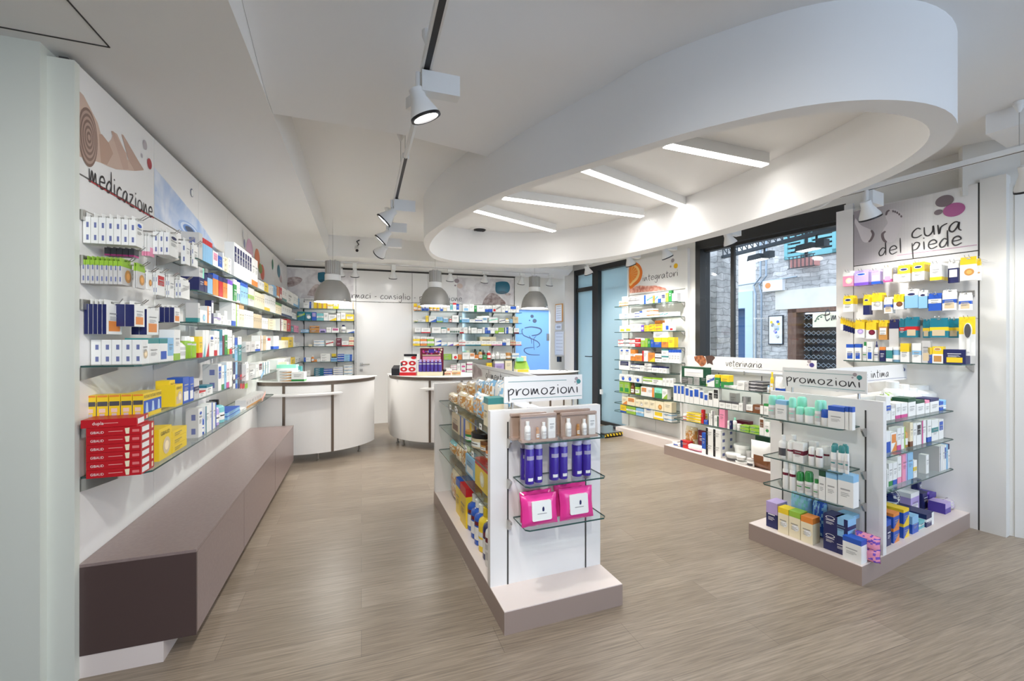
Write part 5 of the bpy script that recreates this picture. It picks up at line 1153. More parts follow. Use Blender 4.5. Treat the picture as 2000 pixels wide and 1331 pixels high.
def futuro():
    n = 5; fr = LW; n1 = .20; first = None; a0 = fr.a(281, n1); wd = .062; r = (164-1000)/F; P = fr.p(a0, 0); n0 = (r*P[1]-P[0])/(fr.n[0]-r*fr.n[1]); t = (n1-n0)/n
    h = fr.z(770, a0, n1)-Z[4]
    for c_ in range(3):
        for j in range(n if c_ == 0 else 2):
            mb = carton_mb(wd-.001, t-.003, h, 'y', 'y', '', txt=[('FUTURO', -.44, .44, .8, .92, 'k')]); X = -wd/2
            w_ = wd; Y = -(t-.003)/2-.0005
            mb.face([(-w_*.5, Y, h*.18), (w_*.5, Y, h*.18), (w_*.5, Y, h*.7), (-w_*.5, Y, h*.7)], rgb('b')); mb.face([(-w_*.2, Y-.0004, h*.2), (w_*.25, Y-.0004, h*.2), (w_*.15, Y-.0004, h*.6), (-w_*.1, Y-.0004, h*.62)], lin(190, 215, 235))
            T = (t-.003)/2; q = lambda y0, y1, z0, z1, c: mb.face([(X-.0004, y0*T, z0*h), (X-.0004, y1*T, z0*h), (X-.0004, y1*T, z1*h), (X-.0004, y0*T, z1*h)][::-1], c)
            q(-.9, .9, .56, .74, rgb('d')); q(-.5, .6, .30, .46, lin(235, 205, 190)); q(-.4, .5, .14, .26, lin(210, 190, 190)); q(-.9, .9, .92, .99, rgb('o'))
            o = bpy.data.objects.new('bandage_carton', mb.data('bandage_carton')); C.objects.link(o); o.location = fr.p(a0+wd*(c_+.5), n1-t*(j+.5), Z[4]+.0005); o.rotation_euler = (0, 0, fr.rot)
            props(o, 'yellow bandage carton, %s column, %s on the fifth shelf' % (('nearest', 'middle', 'farthest')[c_], ('frontmost', 'second from front', 'third from front', 'fourth from front', 'innermost')[j]), 'box', 'yellow bandage cartons')
futuro()
NL = 'near left wall'
row('L4', LW, Z[3], .19, (150, 640, .105), '1330,1530,200,c,w,q,tx;1540,1690,205,c,w,q,tp,,,,,b;1690,1800,195,c,l,w,bx;1810,1925,45,c,w,L,bx', 'fourth shelf, '+NL)
row('L4', LW, Z[3], .19, (300, 640, .1803), '290,390,60,z,w,w,x;392,436,95,S,L,w,y;437,485,105,S,L,w,y;488,530,100,c,y,r,bx;532,562,30,c,w,T,d;563,600,30,c,w,r,d;605,655,80,c,w,n,ox;657,690,35,c,w,r,bx;692,712,40,c,w,g,x;715,745,25,c,l,t,Tx;747,768,30,c,R,w,t;770,800,20,c,G,w,tx;802,822,25,c,w,L,bx;824,850,30,c,w,r,bx', 'fourth shelf, '+NL)
row('L5', LW, Z[4], .20, (140, 700, .1954), '975,1033,222,c,y,e,pO,,.03,,gib,e;1036,1110,262,c,y,e,pO,,0,,gib,e;1112,1175,190,c,b,w,px;1177,1220,190,c,b,w,px;1224,1275,205,c,s,n,xm;1276,1340,330,c,w,r,tx', 'fifth shelf, '+NL)
row('L5', LW, Z[4], .20, (300, 640, .1803), '575,640,625,c,w,t,tx;700,735,395,c,w,b,xq;738,765,410,c,w,G,bx;767,788,410,c,l,p,x;790,818,375,c,w,M,bx;820,850,370,c,w,G,x', 'fifth shelf, '+NL)
row('L6', LW, Z[5], .22, (140, 700, .1954), '872,1000,690,c,y,e,O,,0,,gib,e;1005,1150,700,k,y,e,x,3', 'lowest shelf, left wall')
row('L6', LW, Z[5], .22, (300, 640, .1803), '487,530,880,c,w,r,ox;532,560,930,b,b,b,x;562,600,850,c,w,t,lx;602,640,820,c,w,b,rx;642,680,820,c,w,b,rx;684,735,800,b,v,d,x;738,795,780,b,T,k,x;800,935,880,k,l,b,xt,2;945,1010,900,k,w,b,x,1;1000,1190,735,g,s,a,bx,7', 'lowest shelf, left wall')
deep(LW, Z[5], .22, 362, 387.5, 395, 799, None, 1, 'c', 's', 't', 'xc', 'grey carton with barcode edge, middle of the lowest left shelf', g)
deep(LW, Z[4], .20, 395, 426, 432, 712, None, 1, 'c', 's', 'k', 'xc', 'grey carton with printed side, right part of fifth shelf', g)
deep(LW, Z[0], .19, 353, 389, 396, 454, None, 1, 'c', 's', 'w', 'xc', 'wide grey white carton, left end of the top left shelf', g)
deep(LW, Z[1], .19, 352, 389, 399, 541, None, 1, 'c', 'n', 'v', 'x', 'dark navy carton, left end of the second left shelf', g)
deep(LW, Z[1]+.105, .19, 352, 389, 399, 521, 541, 1, 'c', 's', 'm', 'rx', 'grey carton with mint end lying on the dark navy carton', g)
deep(LW, Z[2], .19, 362, 387, 391, 592, None, 1, 'c', 's', 'q', 'bx', 'grey carton with teal base, left end of the third shelf', g)
A = (350, 440, .0902); Bc = (430, 530, .0901); Cc = (340, 550, .0977); Dc = (430, 640, .1052)
row('L1', LW, Z[0], .185, A, '515,720,340,g,l,r,t,4;730,840,575,c,w,p,qx;845,930,680,c,b,w,bx;940,970,600,c,w,g,x;972,1060,700,k,c,w,x,3;1062,1130,720,k,w,b,x,3;1190,1570,520,g,w,n,xq,7;1575,1700,740,g,w,o,bx,2', 'top shelf, left wall')
row('L1', LW, Z[0], .185, Bc, '840,955,220,g,w,g,x,2;960,1045,260,c,y,o,x;1060,1100,320,c,w,b,x;1105,1150,320,c,w,o,x;1155,1225,320,g,l,w,x,2;1235,1285,340,c,o,w,bx;1290,1340,360,c,r,w,px;1345,1440,380,g,w,q,xb,2;1465,1590,450,c,w,g,x;1595,1690,520,g,w,l,bx,2;1700,1760,610,c,l,w,x', 'top shelf, left wall')
row('L2', LW, Z[1], .185, A, '545,610,1060,c,n,o,m;615,725,1060,c,l,n,t;730,850,1070,g,o,b,t,2;860,945,1125,g,r,n,t,2;950,1045,1160,g,o,n,tx,2', 'second shelf, left wall')
row('L2', LW, Z[1], .185, Bc, '160,270,200,g,w,V,t,2;290,360,185,c,G,w,tx;362,432,240,g,w,t,px,2;442,600,235,g,l,b,tx,3;610,740,375,c,s,L,mx;745,960,480,g,c,k,x,5;965,1078,520,g,w,y,bx,3;1082,1200,560,g,w,o,x,3;1205,1330,690,g,c,G,tx,3;1340,1555,770,g,w,n,xb,5;1560,1650,910,g,w,p,x,2', 'second shelf, left wall')
row('L3', LW, Z[2], .185, Cc, '518,655,580,c,w,l,OO;668,742,500,c,w,o,lx;745,790,385,c,n,w,q;800,865,740,c,w,v,x;870,930,640,c,w,v,mx;935,1000,680,k,w,v,x,2;1005,1060,590,k,w,l,x,2;1065,1145,770,k,w,G,x,1;1155,1230,430,c,w,b,bx;1240,1300,460,c,w,L,lx;1305,1395,460,g,c,a,tx,2', 'third shelf, left wall')
row('L3', LW, Z[2], .185, Bc, '520,720,860,g,w,g,x,5;725,900,940,g,e,o,x,4;910,1035,1020,g,w,s,x,3;1055,1200,1040,k,c,s,x,4;1300,1365,1040,c,w,R,lx;1370,1445,1060,c,c,o,x;1450,1530,1050,c,r,w,x;1540,1595,1190,c,q,w,x;1600,1700,1185,g,p,w,x,2', 'third shelf, left wall')
# tooth brushes and files on hooks
g = 'hanging blister packs on the far hook rails'
for i, (x0, x1, y0, y1, b_, a_, ds) in enumerate(((455,458,655,700,'w','t','bx'),(459,464,660,705,'l','b','tx'),(465,472,658,706,'q','w','tx'))):
    deep(LW, 0, .17, x0-1, x0, x1, y0, y1, 1, 'h', b_, a_, ds, ('white slim', 'pale blue slim', 'sea green slim')[i]+' blister pack hanging on the upper far hooks', g)
for i, (x0, x1, b_, a_) in enumerate(((456,459.5,'n','w'),(460.5,464,'l','b'),(465,468.5,'d','n'),(469.5,473,'d','r'),(474,478,'g','r'),(479,484,'w','L'))):
    deep(LW, 0, .17, x0-1, x0, x1, 708, 760, 1, 'h', b_, a_, 'mb', cname(b_)+' and '+cname(a_)+' toothbrush pack, '+ORD[i]+' on the lower far hooks', g)
for i in range(6): hook(LW, 1.5+.1*i, 1.37, .2, lw); hook(LW, 1.5+.1*i, 1.12, .2, lw)
row('L7', LW, Z[3], .20, Dc, '475,565,265,c,s,g,x;570,650,265,c,s,g,x;655,745,260,c,w,b,bx;750,790,150,c,w,a,lx;795,850,150,g,e,w,x,2;855,880,170,c,w,L,x;885,935,200,c,w,r,t;990,1090,160,g,w,b,bx,2;1100,1265,240,g,c,G,x,4;1270,1355,180,c,y,o,x;1360,1375,150,c,w,g,x;1385,1490,280,k,w,g,x,2', 'fourth shelf, far left wall')
row('L8', LW, Z[4], .20, Dc, '480,530,680,c,w,g,x;535,655,700,c,s,w,wx;660,710,690,c,w,g,x;715,785,650,c,w,R,qx;790,920,640,g,w,t,lx,3;1070,1310,570,g,w,o,x,5;1320,1390,560,c,y,o,x;1395,1500,550,g,w,p,x,2', 'fifth shelf, far left wall')
for sh in ('L1', 'L2', 'L3', 'L7', 'L8'): SH[sh]['maxd'] = .15
# ---- back wall left
K = (570, 590, .1127); ph = ', left of white door'
BWz = [1.945, 1.75, 1.555, 1.336, 1.088, .86]
row('K1', BW, Z[0], .21, K, '200,300,10,c,w,g,x;305,335,0,c,b,w,x;338,362,5,c,w,g,x;378,455,12,c,y,a,r;460,535,12,c,y,a,r;542,615,12,c,y,a,r;620,712,10,c,c,y,mx;716,808,25,c,y,w,qx;820,898,12,c,w,g,x;902,975,14,c,w,g,x;978,1052,12,c,w,s,x;1056,1090,5,c,c,o,l', 'top shelf'+ph)
row('K2', BW, Z[1], .21, K, '92,224,168,c,t,L,ux;230,340,176,c,t,w,Ox;345,425,180,c,b,v,qx;430,548,200,c,T,w,mx;552,630,190,c,w,v,x;635,772,222,c,w,y,dx;780,845,200,c,w,g,x;850,930,190,c,w,y,bx;934,1075,218,c,y,w,wx', 'second shelf'+ph)
row('K3', BW, Z[2], .21, K, '155,296,480,c,l,w,mx;310,475,415,k,a,B,mx,2;478,590,472,c,v,n,px;600,685,442,c,w,g,x;692,815,452,c,w,M,qx;845,940,398,b,w,n,x;945,1085,480,c,w,b,d', 'third shelf'+ph)
row('K4', BW, Z[3], .21, K, '290,350,740,c,c,w,x;380,560,665,k,w,l,mx,2;592,720,672,c,w,r,ux;765,860,630,k,R,w,x,2;866,985,680,c,w,r,bx;990,1075,610,k,c,r,bx,2', 'fourth shelf'+ph)
row('K5', BW, Z[4], .21, K, '205,330,965,c,w,b,lx;335,382,930,b,o,w,x;386,435,1003,c,o,w,x;438,490,985,c,w,p,x;495,665,900,k,w,o,x,3;675,785,975,c,l,b,mx;690,765,900,c,y,d,mx,,.1,;792,905,905,k,b,w,mx,3;908,1045,912,k,l,b,rx,3', 'fifth shelf'+ph)
row('K6', BW, Z[5], .21, K, '260,320,1190,c,w,g,x;385,548,1150,k,t,n,mx,4;552,705,1165,k,b,w,mx,3;720,888,1130,k,w,b,mx,4;905,1045,1100,k,w,l,mx,3', 'lowest shelf'+ph)
# ---- back wall right
E1 = (800, 590, .1127); E2 = (900, 590, .1127); ph = ', right of white door'
def both(k, z, s1_, s2_, nm): row(k, BW, z, .23, E1, s1_, nm+ph); row(k, BW, z, .23, E2, s2_, nm+ph)
both('M1', Z[0], '72,138,25,r,o,y,x;142,205,58,r,o,y,x;212,265,66,c,b,w,qx;270,330,66,c,b,w,qx;338,400,85,r,o,y,x;404,464,90,r,o,y,x;468,522,98,r,o,y,x;532,580,78,c,b,w,qx;588,640,85,c,c,y,x;645,700,62,c,w,g,x;704,750,50,c,T,w,bx;755,810,18,c,w,r,tx;812,858,40,c,b,w,bx',
 '38,145,40,c,w,l,px;148,230,40,c,w,g,x;233,275,66,c,G,w,x;280,418,62,c,w,m,x;424,480,78,c,w,b,Bx;484,545,66,c,w,b,Bx;555,610,60,c,w,r,px;614,690,52,c,w,g,ux;715,768,75,c,w,g,x;772,816,60,c,w,b,bx;820,862,80,c,w,s,x;866,955,80,c,w,b,Tx;960,1010,70,c,w,s,x', 'top shelf')
both('M2', Z[1], '75,145,322,c,c,L,bx;148,275,305,c,w,o,x;280,328,240,c,y,o,x;336,464,250,c,w,b,dx;472,575,262,c,l,L,bx;585,665,275,c,l,w,tx;690,733,282,b,r,w,x;738,850,234,c,w,p,x;870,903,255,c,t,w,qx',
 '18,148,280,c,l,w,tx;152,250,302,c,w,s,x;254,370,285,c,w,b,mx;374,460,268,c,w,l,qx;490,640,270,c,w,m,ux;670,770,300,c,w,n,ux;775,850,288,b,w,y,x;855,900,300,c,l,w,x;905,1000,258,c,e,o,x', 'second shelf')
both('M3', Z[2], '92,198,448,c,w,g,bx;202,360,452,c,w,r,bx;386,545,442,c,w,s,x;550,640,445,c,w,q,tx;650,698,450,c,w,o,qx;702,868,448,g,w,D,px,5;872,930,440,c,w,r,bx',
 '0,50,440,c,w,r,bx;52,120,440,c,w,b,x;132,180,425,b,w,w,x;183,280,450,c,w,s,x;286,370,468,c,w,T,x;380,416,440,c,w,g,x;420,465,450,c,b,w,x;468,512,440,c,w,b,Bx;516,590,450,g,w,g,x,2;596,650,450,c,w,L,Bx;655,750,450,g,L,w,bx,4;768,822,445,c,b,w,lx;828,868,430,c,w,g,x;872,915,445,c,w,D,rx;922,1010,455,c,w,R,bx', 'third shelf')
both('M4', Z[3], '65,180,600,k,w,y,Bx,2;184,300,602,k,w,o,Bx,2;304,425,604,k,w,L,Bx,2;430,548,635,k,w,b,d,2;552,650,700,c,w,l,d;654,756,700,c,w,V,d;760,856,700,c,w,o,d;860,968,660,k,w,r,bx,2',
 '78,168,680,c,w,t,bx;170,260,680,c,w,t,bx;262,350,680,c,w,t,bx;354,440,680,c,w,y,bx;442,530,680,c,w,y,bx;532,620,680,c,w,p,bx;622,718,680,c,w,p,bx;724,784,655,c,w,b,Bx;786,855,642,c,w,g,x;860,950,668,k,e,r,bx,2;955,1050,688,c,w,p,bx;335,610,605,c,c,y,x,,.1,', 'fourth shelf')
both('M5', Z[4], '110,165,905,c,w,l,x;598,725,905,k,L,k,x,2;738,835,905,c,w,r,O;840,905,915,c,o,w,x', '30,150,880,c,w,g,x;154,240,886,c,w,o,qx;244,305,920,c,o,w,bx;310,380,828,b,a,D,x;388,450,920,c,G,w,x;460,530,850,b,r,w,x;535,605,890,B,w,w,x;610,682,868,b,w,w,x;686,780,900,g,w,L,x,2;788,885,880,r,a,a,x;892,1010,892,c,w,l,mx', 'fifth shelf')
both('M6', Z[5], '630,710,1145,c,w,M,bx;716,815,1092,k,w,M,mx,4;822,880,1070,c,w,g,x;890,972,1064,k,w,M,px,2', '105,205,1040,k,w,M,mx,2;450,540,1060,c,y,o,x;590,750,1030,c,v,w,tx;770,888,1020,c,c,w,x', 'lowest shelf')
# ---- integratori
G1 = (1200, 560, .1127); G2 = (1200, 690, .1202); ph = ', orange slice unit'
def gi(i, cr, s, nm): row('G%d' % i, RW, gz[i], .24, cr, s, nm+ph)
gi(0, G1, '80,160,255,k,c,o,bx,2;162,238,252,k,c,o,bx,2;242,335,185,k,w,g,bx,2;338,430,180,k,w,g,bx,2;434,545,155,k,w,b,rx,2;560,662,150,c,w,q,ux;665,695,160,c,o,L,bx;700,752,135,c,w,q,u;755,800,140,c,w,b,B;808,882,128,c,w,n,qx;886,936,112,c,L,G,x;940,992,68,c,G,w,x;996,1085,115,k,s,k,x,2', 'top shelf')
gi(1, G1, '85,165,475,k,w,b,x,2;168,250,470,k,w,l,mx,2;254,345,462,k,w,p,x,2;348,430,440,k,w,b,mx,2;434,480,430,c,w,b,tx;484,552,400,c,w,c,x;556,675,385,k,w,o,mx,2;680,778,455,c,w,o,mx;782,852,450,c,w,q,u;856,928,445,c,w,q,u;932,1110,440,g,w,s,x,6', 'second shelf')
gi(2, G1, '90,185,685,c,w,y,px;188,290,672,c,w,y,px;296,375,645,c,w,s,x;378,458,650,c,w,l,x;462,510,672,c,V,w,wx;516,600,672,k,y,o,x,2;604,690,655,k,y,o,ux,2;694,830,650,k,y,o,qx,2;700,800,590,c,o,y,x,,.1;834,876,630,c,w,p,x;880,950,570,c,w,b,px;952,1020,668,c,w,r,px', 'third shelf')
gi(3, G1, '62,150,925,k,w,r,tx,2;155,250,905,k,w,k,tx,2;254,354,910,k,w,r,tx,2;360,446,888,k,r,w,tx,2;458,525,900,c,L,w,tx;528,575,900,c,L,w,x;578,622,920,c,G,w,x;626,682,928,c,b,w,x;686,810,885,c,b,y,Tx;814,928,885,c,o,y,Tx;932,1035,880,c,y,o,x;676,930,785,c,w,g,x,,.0,885', 'fourth shelf')
gi(4, G1, '90,168,1080,c,w,b,ox;172,275,1080,c,w,y,ox;282,355,1095,c,o,w,mx;360,478,1165,c,o,w,tx;482,580,1115,c,w,r,lx;584,698,1150,c,o,y,dx;702,810,1145,k,w,k,tx,2;815,932,1085,k,w,q,tx,2;938,985,1095,c,w,b,tx;987,1035,1095,c,w,b,tx;1037,1083,1095,c,w,b,tx;1085,1130,1095,c,w,b,tx', 'fifth shelf')
gi(5, G2, '75,250,118,c,w,n,qx;262,410,180,k,w,n,tx,2;414,480,205,c,w,s,x;488,600,160,k,w,g,tx,3;604,720,215,k,w,n,tx,1;724,785,220,c,w,n,tx;788,848,225,c,w,n,tx;640,838,165,c,w,g,x,,.1', 'sixth shelf')
gi(6, G2, '80,188,345,c,w,b,Ox;190,300,350,c,w,b,Ox;304,440,370,c,w,b,Ox;465,610,398,c,w,L,tmx;613,778,408,c,w,L,tx;782,835,412,c,w,s,x;838,895,412,c,w,s,x;898,955,412,c,w,s,x', 'seventh shelf')
gi(7, G2, '82,152,462,c,L,G,px;155,245,468,c,L,G,px;250,305,490,B,B,B,x;312,390,495,j,L,D,x;430,530,550,c,w,o,qx;533,645,562,c,w,o,rx;655,770,570,c,m,G,Bx;774,860,585,c,w,L,dx', 'eighth shelf')
gi(8, G2, '122,205,715,c,c,o,dx;208,335,722,c,c,o,qx;340,405,760,c,c,s,x;408,470,765,c,c,s,Ox;474,565,762,c,c,g,x;568,660,775,c,c,g,x;664,800,790,c,c,a,O;804,930,800,c,c,s,x', 'ninth shelf')
gi(9, G2, '95,190,850,c,y,b,bx;194,340,872,c,L,w,mx;350,470,902,c,l,w,mx;482,630,892,c,w,o,ox;636,796,950,c,w,y,qb;800,930,972,k,w,l,mx,2', 'lowest shelf')
# ---- pet care unit
V = (1290, 680, .2103); ph = ', shelves under the window'
row('V1', RW, .903, .43, V, '190,300,262,q,s,w,x;305,365,262,q,s,w,x;370,432,258,c,w,L,bx;434,500,255,c,w,b,ux;512,555,282,b,b,w,x;560,636,255,c,y,G,Bx;590,705,350,c,w,s,x,,.0,372;710,780,310,c,w,s,x;785,818,320,c,s,d,x;820,950,312,k,d,s,mx,3;985,1010,350,B,w,l,x;1012,1045,225,b,y,y,x;1050,1140,270,p,w,b,b', 'top shelves under the window', parts=True)
row('V1', RW, .903, .31, V, '196,425,178,c,D,w,qx;505,550,250,c,G,y,tx,,.0', 'top shelves under the window')
row('V2', RW, .677, .43, V, '120,155,335,c,w,b,q;158,186,338,c,w,b,q;189,222,338,c,w,b,q;228,266,362,c,w,b,q;268,305,380,c,w,b,q;308,360,372,c,w,b,q;363,400,397,c,w,b,q;403,441,425,c,w,b,q;444,485,405,c,w,k,qx;488,540,372,c,w,k,qx;545,600,492,c,w,d,tx;602,660,500,c,w,d,tx;663,722,508,c,w,d,tx;726,765,515,c,w,l,x;768,792,455,c,g,v,x;795,855,530,c,w,B,bx;858,955,532,c,B,w,rx;958,1000,520,c,w,G,tx;640,705,420,c,s,w,x,,.12;757,812,455,c,g,s,mx,,.12', 'middle shelf under the window')
row('V3', RW, .458, .43, V, '196,236,612,r,r,w,x;242,375,608,k,y,w,mx,3;378,400,575,c,r,w,x;402,438,672,c,b,w,ox;442,465,610,c,w,k,lx;467,492,585,c,w,k,rx;498,540,632,c,w,D,rx;545,597,572,c,p,r,x;620,640,680,c,w,n,x;642,660,678,c,n,w,x;663,698,650,b,w,m,x;702,738,708,j,w,w,x;742,822,720,k,L,G,mx,2;826,915,725,k,L,G,mx,2;700,815,680,c,R,M,mx,,.12;918,962,650,c,w,B,qx;964,1012,690,c,w,G,Ox', 'lower shelf under the window', parts=True)
g = 'pet care goods on the plinth'
def at(fr, x0, x1, yb, yt, d, kind, base, acc, des, label, group=None, dp=.08, parts=True, n=1, txt=None, acc2=None, z0=None, cat=None, tilt=0):
    a0, a1 = sorted((fr.a(x0, d), fr.a(x1, d))); am = (a0+a1)/2; zb = z0 if z0 is not None else fr.z(yb, am, d); h = fr.z(yt, am, d)-zb
    r_ = kind in 'bBrsjSzt'; p = fr.p(am, d-((a1-a0)/2 if r_ else dp/2), zb)
    return make(kind, a1-a0-.001, dp, h, base, acc, des, p, fr.rot, label, group, parts, txt, acc2, tilt=tilt)
ZB = .1165
def vp(x0, x1, yt, *a, **k): return at(RW, x0*.2103+1290, x1*.2103+1290, 0, yt*.2103+680, *a, z0=k.pop('z0', ZB), **k)
vp(185, 262, 865, .44, 'c', 'r', 'n', 'lx', 'small red and navy box at the plinth left end', g)
vp(100, 182, 878, .44, 'p', 'w', 'b', 'p', 'small white and blue packet on the left end of the low plinth', g, dp=.05)
vp(215, 320, 735, .34, 'p', 'a', 'e', 'kt', 'orange biscuit bag standing behind the red and navy box', g, dp=.1)
vp(232, 382, 905, .46, 'p', 'w', 'p', 'b', 'white and pink soft packet lying before the orange bag', g, dp=.12)
vp(350, 416, 768, .34, 'c', 'R', 'o', 'bx', 'tall dark red box beside the orange bag', g, dp=.03)
vp(384, 420, 790, .44, 'c', 'b', 'w', 'bx', 'tall blue and white box left of the white packs', g, dp=.04)
def pack_block():
    a1 = RW.a(1290+420*.2103, .46); a0 = RW.a(1290+560*.2103, .46); w = (a1-a0)/2; hh = (.458-.03-ZB)/2
    for c_ in range(2):
        for rr in range(2):
            for dd in range(2):
                lb = 'white bulk carton with black stripe, %s %s%s under the window' % (('lower', 'upper')[rr], ('left', 'right')[1-c_], ' front' if dd == 0 else ' rear')
                make('c', w-.002, .13, hh, 'w', 'k', 'lxc', RW.p(a0+w*(c_+.5), .46-.066-dd*.132, ZB+rr*(hh+.0005)), RW.rot, lb, 'white bulk cartons under the window')
pack_block()
vp(580, 697, 985, .49, 't', 'w', 'w', 'q', 'white tub with grey label at the plinth front', g)
vp(652, 790, 905, .38, 't', 'w', 'w', 'x', 'largest white tub standing at the back of the plinth', g)
vp(668, 782, 1060, .50, 'j', 's', 'w', 'x', 'low flat silver tin, lower of two', g); 
a_ = RW.a(1290+725*.2103, .5); make('j', .09, .08, .035, 's', 'w', 'x', RW.p(a_, .455, ZB+.044), RW.rot, 'low flat silver tin, upper of two', g, True)
vp(790, 850, 1030, .50, 'j', 'w', 's', 'q', 'white round tin with dark label beside the white pouch', g)
vp(786, 836, 960, .38, 't', 's', 's', 'x', 'small grey tub behind the round tin', g)
vp(815, 1008, 872, .47, 'p', 'w', 'B', 'zzb' if 0 else 'pb', 'large white pet food pouch with brown base', g, dp=.1, z0=ZB)
vp(880, 1010, 820, .30, 'c', 'D', 'G', 'x', 'dark green box standing behind the white pouch', g)
# ---- foot care wall
g = 'foot care packs on hooks'
C1 = (1640, 500, .0902); C2 = (1780, 490, .0977); C3 = (1640, 610, .0826); C4 = (1780, 610, .0826); hk = []
def hp(cr, x0, x1, y0, y1, base, acc, des, label, d=.16, n=1, kind='h', acc2=None, dp=.03, txt=None, parts=False):
    ox, oy, s = cr; f = RC; X0, X1, Y0, Y1 = ox+x0*s, ox+x1*s, oy+y0*s, oy+y1*s
    a0, a1 = sorted((f.a(X0, d), f.a(X1, d))); am = (a0+a1)/2; zb = f.z(Y1, am, d); h = f.z(Y0, am, d)-zb; first = None
    for j in range(n):
        lb = label if n == 1 else label+', '+('front one' if j == 0 else 'rear one' if j == n-1 else ORD[j]+' one'); p = f.p(am, d-dp*(j+.5), zb)
        if first is None: first = make(kind, a1-a0-.004, dp-.003, h, base, acc, des, p, f.rot, lb, g, False, txt, acc2)
        else: clone(first, p, lb)
    hook(RC, am, zb+h-.008, d+.03, cw)
hp(C1, 62, 300, 330, 655, 'p', 'w', 'tO', 'pale pink insole pack, leftmost of the upper row', acc2='c', n=2)
hp(C1, 305, 628, 310, 640, 'v', 'V', 'bo', 'lilac and violet pack with white oval, upper row', n=3)
hp(C1, 675, 882, 300, 612, 'v', 'b', 'wb', 'narrow lilac pack with clear window, upper row', n=2)
hp(C1, 938, 1130, 240, 565, 'w', 'M', 'bp', 'small white and pink pack, upper row', acc2='p')
hp(C1, 1245, 1530, 195, 560, 'w', 'y', 'Txo', 'white pack with yellow top, upper row left of middle', n=4, acc2='n', d=.19)
hp(C2, 5, 262, 225, 590, 'w', 'y', 'Txo', 'white pack with yellow top and soap picture, upper row', n=5, acc2='n', d=.2)
hp(C2, 362, 612, 240, 590, 'w', 'y', 'bx', 'white pack with yellow base, upper row', n=6, d=.2)
hp(C2, 722, 948, 205, 640, 'n', 'w', 'tw', 'navy clear pouch with white header, upper row', acc2='b')
hp(C2, 965, 1295, 120, 590, 'w', 'y', 'tO', 'large white pack with orange disc, upper row right end', n=1, d=.2, acc2='a')
hp(C2, 1300, 1385, 150, 590, 'w', 'y', 'tO', 'white pack with orange disc, behind the right end one', acc2='a', d=.15)
hp(C1, 68, 292, 860, 1215, 'w', 'y', 'Tox', 'white and yellow pack with small picture, middle row left end', n=3, acc2='n')
hp(C1, 500, 652, 840, 1275, 'n', 'y', 'To', 'narrow navy and yellow pack, middle row', n=2, acc2='n', d=.19)
hp(C1, 684, 925, 800, 1175, 'w', 'y', 'TxO', 'yellow and white pack with round pads, middle row', n=3, acc2='s')
hp(C1, 952, 1145, 890, 1245, 'w', 'b', 'mxp', 'white blister pack with blue band, middle row', acc2='e', n=2)
hp(C1, 1158, 1392, 830, 1160, 'w', 'y', 'TO', 'yellow top pack with brown disc, middle row', acc2='B', n=2)
hp(C1, 1400, 1700, 720, 1130, 'l', 'w', 'to', 'white and light blue pack with navy oval, middle row', acc2='n', n=2)
hp(C2, 132, 322, 790, 1150, 'l', 'w', 'to', 'narrow light blue pack with navy oval, middle row', acc2='n', n=2)
hp(C2, 332, 602, 850, 1200, 'w', 'b', 'Bxt', 'white and blue toe plaster pack, third from right, middle row', acc2='e')
hp(C2, 612, 902, 780, 1190, 'w', 'b', 'mxp', 'white and blue toe plaster pack, second from right, middle row', acc2='e')
hp(C2, 940, 1205, 840, 1190, 'w', 'b', 'mxp', 'white and blue toe plaster pack, right end of middle row', acc2='e')
for i in range(6): 
    x0 = 10+i*58; hp(C3, x0, x0+62, 120+i*22, 420+i*18, 'n' if i else 'w', 'y', 'T', 'slim yellow and navy pack, %s of six, lower row left' % ORD[i], d=.20-.012*i, dp=.02)
hp(C3, 352, 590, 180, 605, 'w', 'y', 'TO', 'yellow and white pack with brush picture, left one of two', acc2='v', n=2)
hp(C3, 615, 868, 190, 632, 'w', 'y', 'TO', 'yellow and white pack with brush picture, right one of two', acc2='R', n=3)
hp(C3, 912, 1130, 190, 655, 'a', 'y', 'twx', 'narrow gold and white pack, lower row', n=2)
hp(C3, 1160, 1400, 170, 840, 's', 'n', 't', 'tall clear blister with grey foot file, lower row', acc2='s')
hp(C3, 1400, 1560, 150, 600, 't', 'r', 'mx', 'teal plaster pack with red band, left one', acc2='e', n=2)
hp(C3, 1545, 1840, 115, 600, 't', 'r', 'mp', 'teal plaster pack with red band and leg picture', acc2='e', txt='com', n=2, d=.19)
hp(C4, 262, 425, 170, 610, 't', 'y', 'mp', 'teal plaster pack with yellow band, left one of three', acc2='e')
hp(C4, 425, 860, 140, 600, 't', 'y', 'mp', 'wide teal plaster pack with yellow band, middle one of three', acc2='e', txt='com', d=.2)
hp(C4, 866, 1120, 150, 610, 't', 'y', 'mp', 'teal plaster pack with yellow band, right one of three', acc2='e', d=.15)
